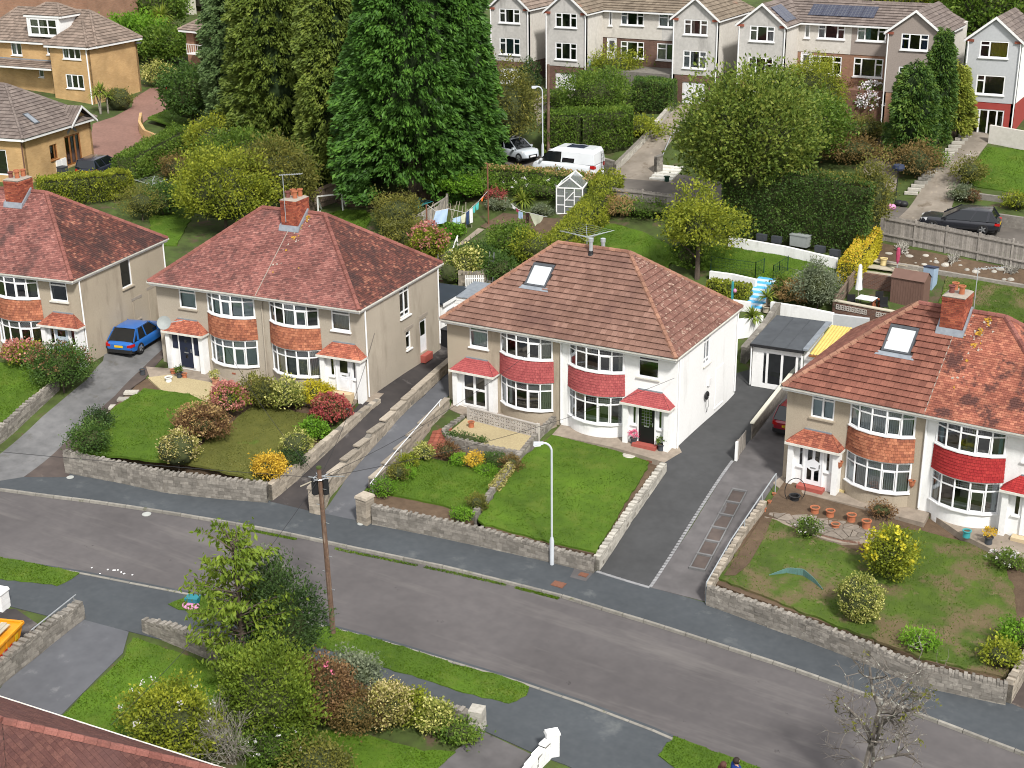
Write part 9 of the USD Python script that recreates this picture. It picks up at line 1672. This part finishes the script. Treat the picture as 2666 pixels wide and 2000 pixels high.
q = on(1708,1200, fC); t = thing('manhole_cover', 'rusty square lid at the corner of the large lawn', 'manhole cover', q,.1); part('lid', MB().box(-.4,-.25,-.05,.4,.25,.07), 'rust_plate', t)
boxy('wheelie_bin', 'black wheelie bin in the gap left of the beige half house', 'bin',(1160,905),.55,.6,1.0, 'black',0, 'black'); boxy('wheelie_bin', 'dark grey bin by the yellow brick house with french doors', 'bin',(158,470),.55,.6,.95, 'anthracite',0, 'anthracite')
t = thing('hose_reel', 'black hose reel on the white side wall of the brown roofed pair', 'hose reel',(6.46,-.26,2.08)); part('reel', MB().tube([np.array([.08,.17*math.cos(a),.17*math.sin(a)]) for a in np.linspace(0,2*PI,17)],.06,6), 'black', t); part('hose', MB().tube([(.08,.15,-.1),(.06,.3,-.7),(.06,.1,-.95),(.06,-.05,-.6),(.08,-.1,-.1)],.012,4), 'black', t)
t = thing('meter_box', 'white vent box above the hose reel on the white side wall', 'box',(6.44,.13,2.68)); part('body', MB().box(-.02,-.14,-.2,.10,.14,.2), 'white', t)
t = thing('gutter_moss', 'mossy grass growing in the gutter along the far kerb', 'moss', kind='stuff'); L_ = LineString([q[:2] for q in Gs([(640,1374),(787,1403),(905,1431),(1161,1483),(1300,1514),(1468,1557)])])
for f0, f1 in ((.02,.16),(.30,.55),(.58,.82),(.86,.98)): grass(t, LineString([L_.interpolate(f, True) for f in np.linspace(f0, f1,8)]).buffer(.09),900, 'grass_blade', None,-.10,.05,.03, 'moss')
# litter on the verge
q = G(503,1573); t = thing('recycling_box', 'teal recycling box on the small near verge', 'box', q,.3); part('body', MB().hexa([(-.22,-.16,.02),(.22,-.16,.02),(.22,.16,.02),(-.22,.16,.02),(-.27,-.2,.34),(.27,-.2,.34),(.27,.2,.34),(-.27,.2,.34)]), 'plastic_teal', t); t = thing('refuse_sack', 'pink refuse sack lying under the teal box', 'sack', G(497,1580)); part('sack', MB().ball((0,0,.06),.36,2,(1.1,.8,.28)), 'plastic_pink', t, smooth=True); q = G(552,1560); t = thing('rock', 'pale rock on the small near verge', 'stone', q); part('stone', MB().ball((0,0,.05),.2,2,(1.1,.8,.7)), 'stone_light', t, smooth=50)
r = np.random.default_rng(2); t = thing('litter', 'white scraps scattered on the road near the left verge', 'litter', G(290,1484)-EZ*.09); o = XF[t][0]
for i in range(9): q = G(290+r.normal(0,30),1484+r.normal(0,7))-o-EZ*.085; part('scrap', MB().cbox(q, r.uniform(.02,.06),.03,.012, r.uniform(0,3)), 'white', t)
# upper row details
t = thing('bench', 'pale turquoise garden bench beside the white front door of the upper row', 'bench',(-19.0,38.6,11.45), PI/2+.3); M('bench_paint',(.30,.50,.48), None,5,.7)
for i in range(3): part('seat_slat', MB().box(-.7,.14*i,.42,.7,.14*i+.11,.45), 'bench_paint', t)
for i in range(3): part('back_slat', MB().box(-.7,.42,.52+.13*i,.7,.45,.61+.13*i), 'bench_paint', t)
for x in (-.68,.62): part('leg', MB().box(x,0,0, x+.06,.06,.62), 'bench_paint', t); part('leg', MB().box(x,.40,0, x+.06,.46,.9), 'bench_paint', t)
part('terrace', MB().box(-18.95,37.6,8.0,-11.75,40.48,11.42), 'stone_grey', '/World', label='paved stone terrace between the two white garage wings', cat='terrace'); part('terrace', MB().box(-3.0,37.8,7.8,4.3,40.48,11.22), 'brick_brown', '/World', label='brick faced terrace between the two wings of the solar panel pair', cat='terrace')
rail('thin steel stair rail of the upper row, left one',[G(1688,208), G(1706,178)],.9,(.05,.95), 'steel',.03); rail('thin steel stair rail of the upper row, right one',[G(1712,205), G(1728,178)],.9,(.05,.95), 'steel',.03)
steps('steps', 'dark garden steps beside the white hydrangea below the brown wing', G(2228,308), G(2255,248),1.1,9, 'brick_brown'); steps('steps', 'dark steps squeezed between the blue grey house and the pale gold cypress', G(2488,335), G(2500,290),1.2,7, 'brick_brown')
t = thing('stepping_stones', 'long flight of pale stone slabs climbing left of the concrete drive', 'stepping stones', G(2440,425)); o = XF[t][0]
for i in range(17): f = i/16; q = G(2372+f*140,505-f*150)-o; part('slab', MB().cbox(q+EZ*.05,.42,.16,.08,.2), 'stone_light', t)
rwall('stained white retaining wall at the right edge beside the glazed doors',[(2572,372),(2700,396)],1.2, 'render_cream_and_sunlit'); rwall('low grey block wall above the black car',[(2468,572),(2560,584),(2700,604)],.75, 'stone_grey'); rwall('low kerb wall between the sloping lawn and the terrace',[(2500,512),(2700,540)],.35, 'stone_grey'); stone_wall('rubble stone edging left of the steep concrete drive',[(1600,445),(1668,378),(1748,290)],[.5,.5,.6], 'stone_light', coping='none', thick=.3)
stone_wall('low stone wall along the lane below the long dark hedge',[(1430,415),(1530,425),(1598,445)],[.8,.8,.7], 'stone_grey', coping='none'); stone_wall('short stone pier wall at the left of the white steps',[(1706,452),(1722,445)],[1.1,1.1], 'stone_grey', coping='flat')
steps('steps', 'broken white painted steps at the foot of the concrete drive on the lane', G(1718,470), G(1752,432),1.6,5, 'old_white'); pots('dark green bucket beside the broken white steps',(1736,472),.2,.35, 'mesh_green')
b = G(2331,532); t = thing('basketball_hoop', 'small basketball hoop on a pole beside the tall dark hedge', 'basketball hoop', b); part('pole', MB().tube([(0,0,0),(0,0,2.3)],.03,6), 'black', t); part('backboard', MB().lathe([(0,2.6),(.35,2.55),(.4,2.35),(.3,2.2),(0,2.2)], sides=10), 'cabinet_lid', t)
for px, m, lb in (((2320,545), 'plastic_pink', 'pink refuse sack beside the board fence end'),((2340,535), 'black', 'black refuse sack, left of two below the hoop'),((2352,537), 'black', 'black refuse sack, right of two below the hoop')): t = thing('refuse_sack', lb, 'sack', G(*px)); part('sack', MB().ball((0,0,.15),.3,2,(1,.9,.7)), m, t, smooth=True)
# two people at the bottom edge
M('skin',(.48,.28,.20), None,4,.6); M('hair_dark',(.022,.014,.011), None,9,.7); M('hair_auburn',(.075,.030,.020), None,9,.7); M('top_blue',(.01,.04,.22), None,5,.85); M('top_maroon',(.10,.03,.03), None,5,.85); M('trousers',(.03,.03,.04), None,5,.9)
import manifold3d as m3
def person(label, headpx, yaw, hair, top, H=1.68):
    b = on(*headpx, lambda x, y: Z(x, y)+H); p = np.array([b[0], b[1], Z(b[0], b[1])]); t = thing('person', label, 'person', p, yaw); J = lambda x, y, z, r: m3.Manifold.sphere(r,18).translate((x, y, z)); hull = lambda *a: m3.Manifold.batch_hull(list(a))
    k = H/1.7; parts = [hull(J(0,0,1.0*k,.15), J(0,.01,1.25*k,.16), J(-.15,0,1.36*k,.075), J(.15,0,1.36*k,.075)), hull(J(0,0,1.0*k,.14), J(-.07,0,.9*k,.10), J(.07,0,.9*k,.10)), hull(J(0,0,1.40*k,.06), J(0,.01,1.5*k,.055)), hull(J(0,.0,1.6*k,.092), J(0,.03,1.55*k,.075), J(0,-.02,1.59*k,.09)), J(0,.105,1.57*k,.018)]
    for s in (-1,1): parts += [hull(J(s*.09,0,.9*k,.085), J(s*.10,.02+.06*s,.48*k,.06)), hull(J(s*.10,.02+.06*s,.48*k,.058), J(s*.10,-.02+.14*s,.09*k,.04)), hull(J(s*.10,-.03+.14*s,.05,.045), J(s*.10,.12+.14*s,.04,.035)), hull(J(s*.185,0,1.36*k,.06), J(s*.23,-.02,1.08*k,.045)), hull(J(s*.23,-.02,1.08*k,.042), J(s*.22,.10,.86*k,.03)), hull(J(s*.22,.11,.84*k,.035), J(s*.22,.14,.77*k,.02)), hull(J(s*.095,0,1.59*k,.022), J(s*.097,.01,1.55*k,.015))]
    u = m3.Manifold.batch_boolean(parts, m3.OpType.Add).refine_to_length(.035).to_mesh(); tm = trimesh.Trimesh(u.vert_properties[:, :3], u.tri_verts); trimesh.smoothing.filter_taubin(tm, iterations=8); part('body', tm, 'skin', t, smooth=True)
    V, F, N_ = np.array(tm.vertices), np.array(tm.faces), np.array(tm.vertex_normals); zc = V[F].mean(1)
    def shell(nm, sel, mat, off): f = F[sel]; u_, inv = np.unique(f, return_inverse=True); part(nm,(V[u_]+N_[u_]*off, inv.reshape(-1,3)), mat, t, smooth=True)
    shell('top',(zc[:,2] > .93*k) & (zc[:,2] < 1.43*k) & (np.abs(zc[:,0]) < .30), top,.014); shell('trousers',(zc[:,2] < .97*k) & (zc[:,2] > .08*k) & (np.abs(zc[:,0]) < .185), 'trousers',.011); shell('shoes', zc[:,2] < .10*k, 'black',.012); shell('hair',(zc[:,2] > 1.50*k) & ((zc[:,2] > 1.63*k) | (zc[:,1] < .02)), hair,.02)
person('person with short dark hair in a blue top at the bottom edge',(1918,1973),-.7, 'hair_dark', 'top_blue'); person('person with auburn hair beside the one in the blue top',(1884,1984),-.6, 'hair_auburn', 'top_maroon',1.6)
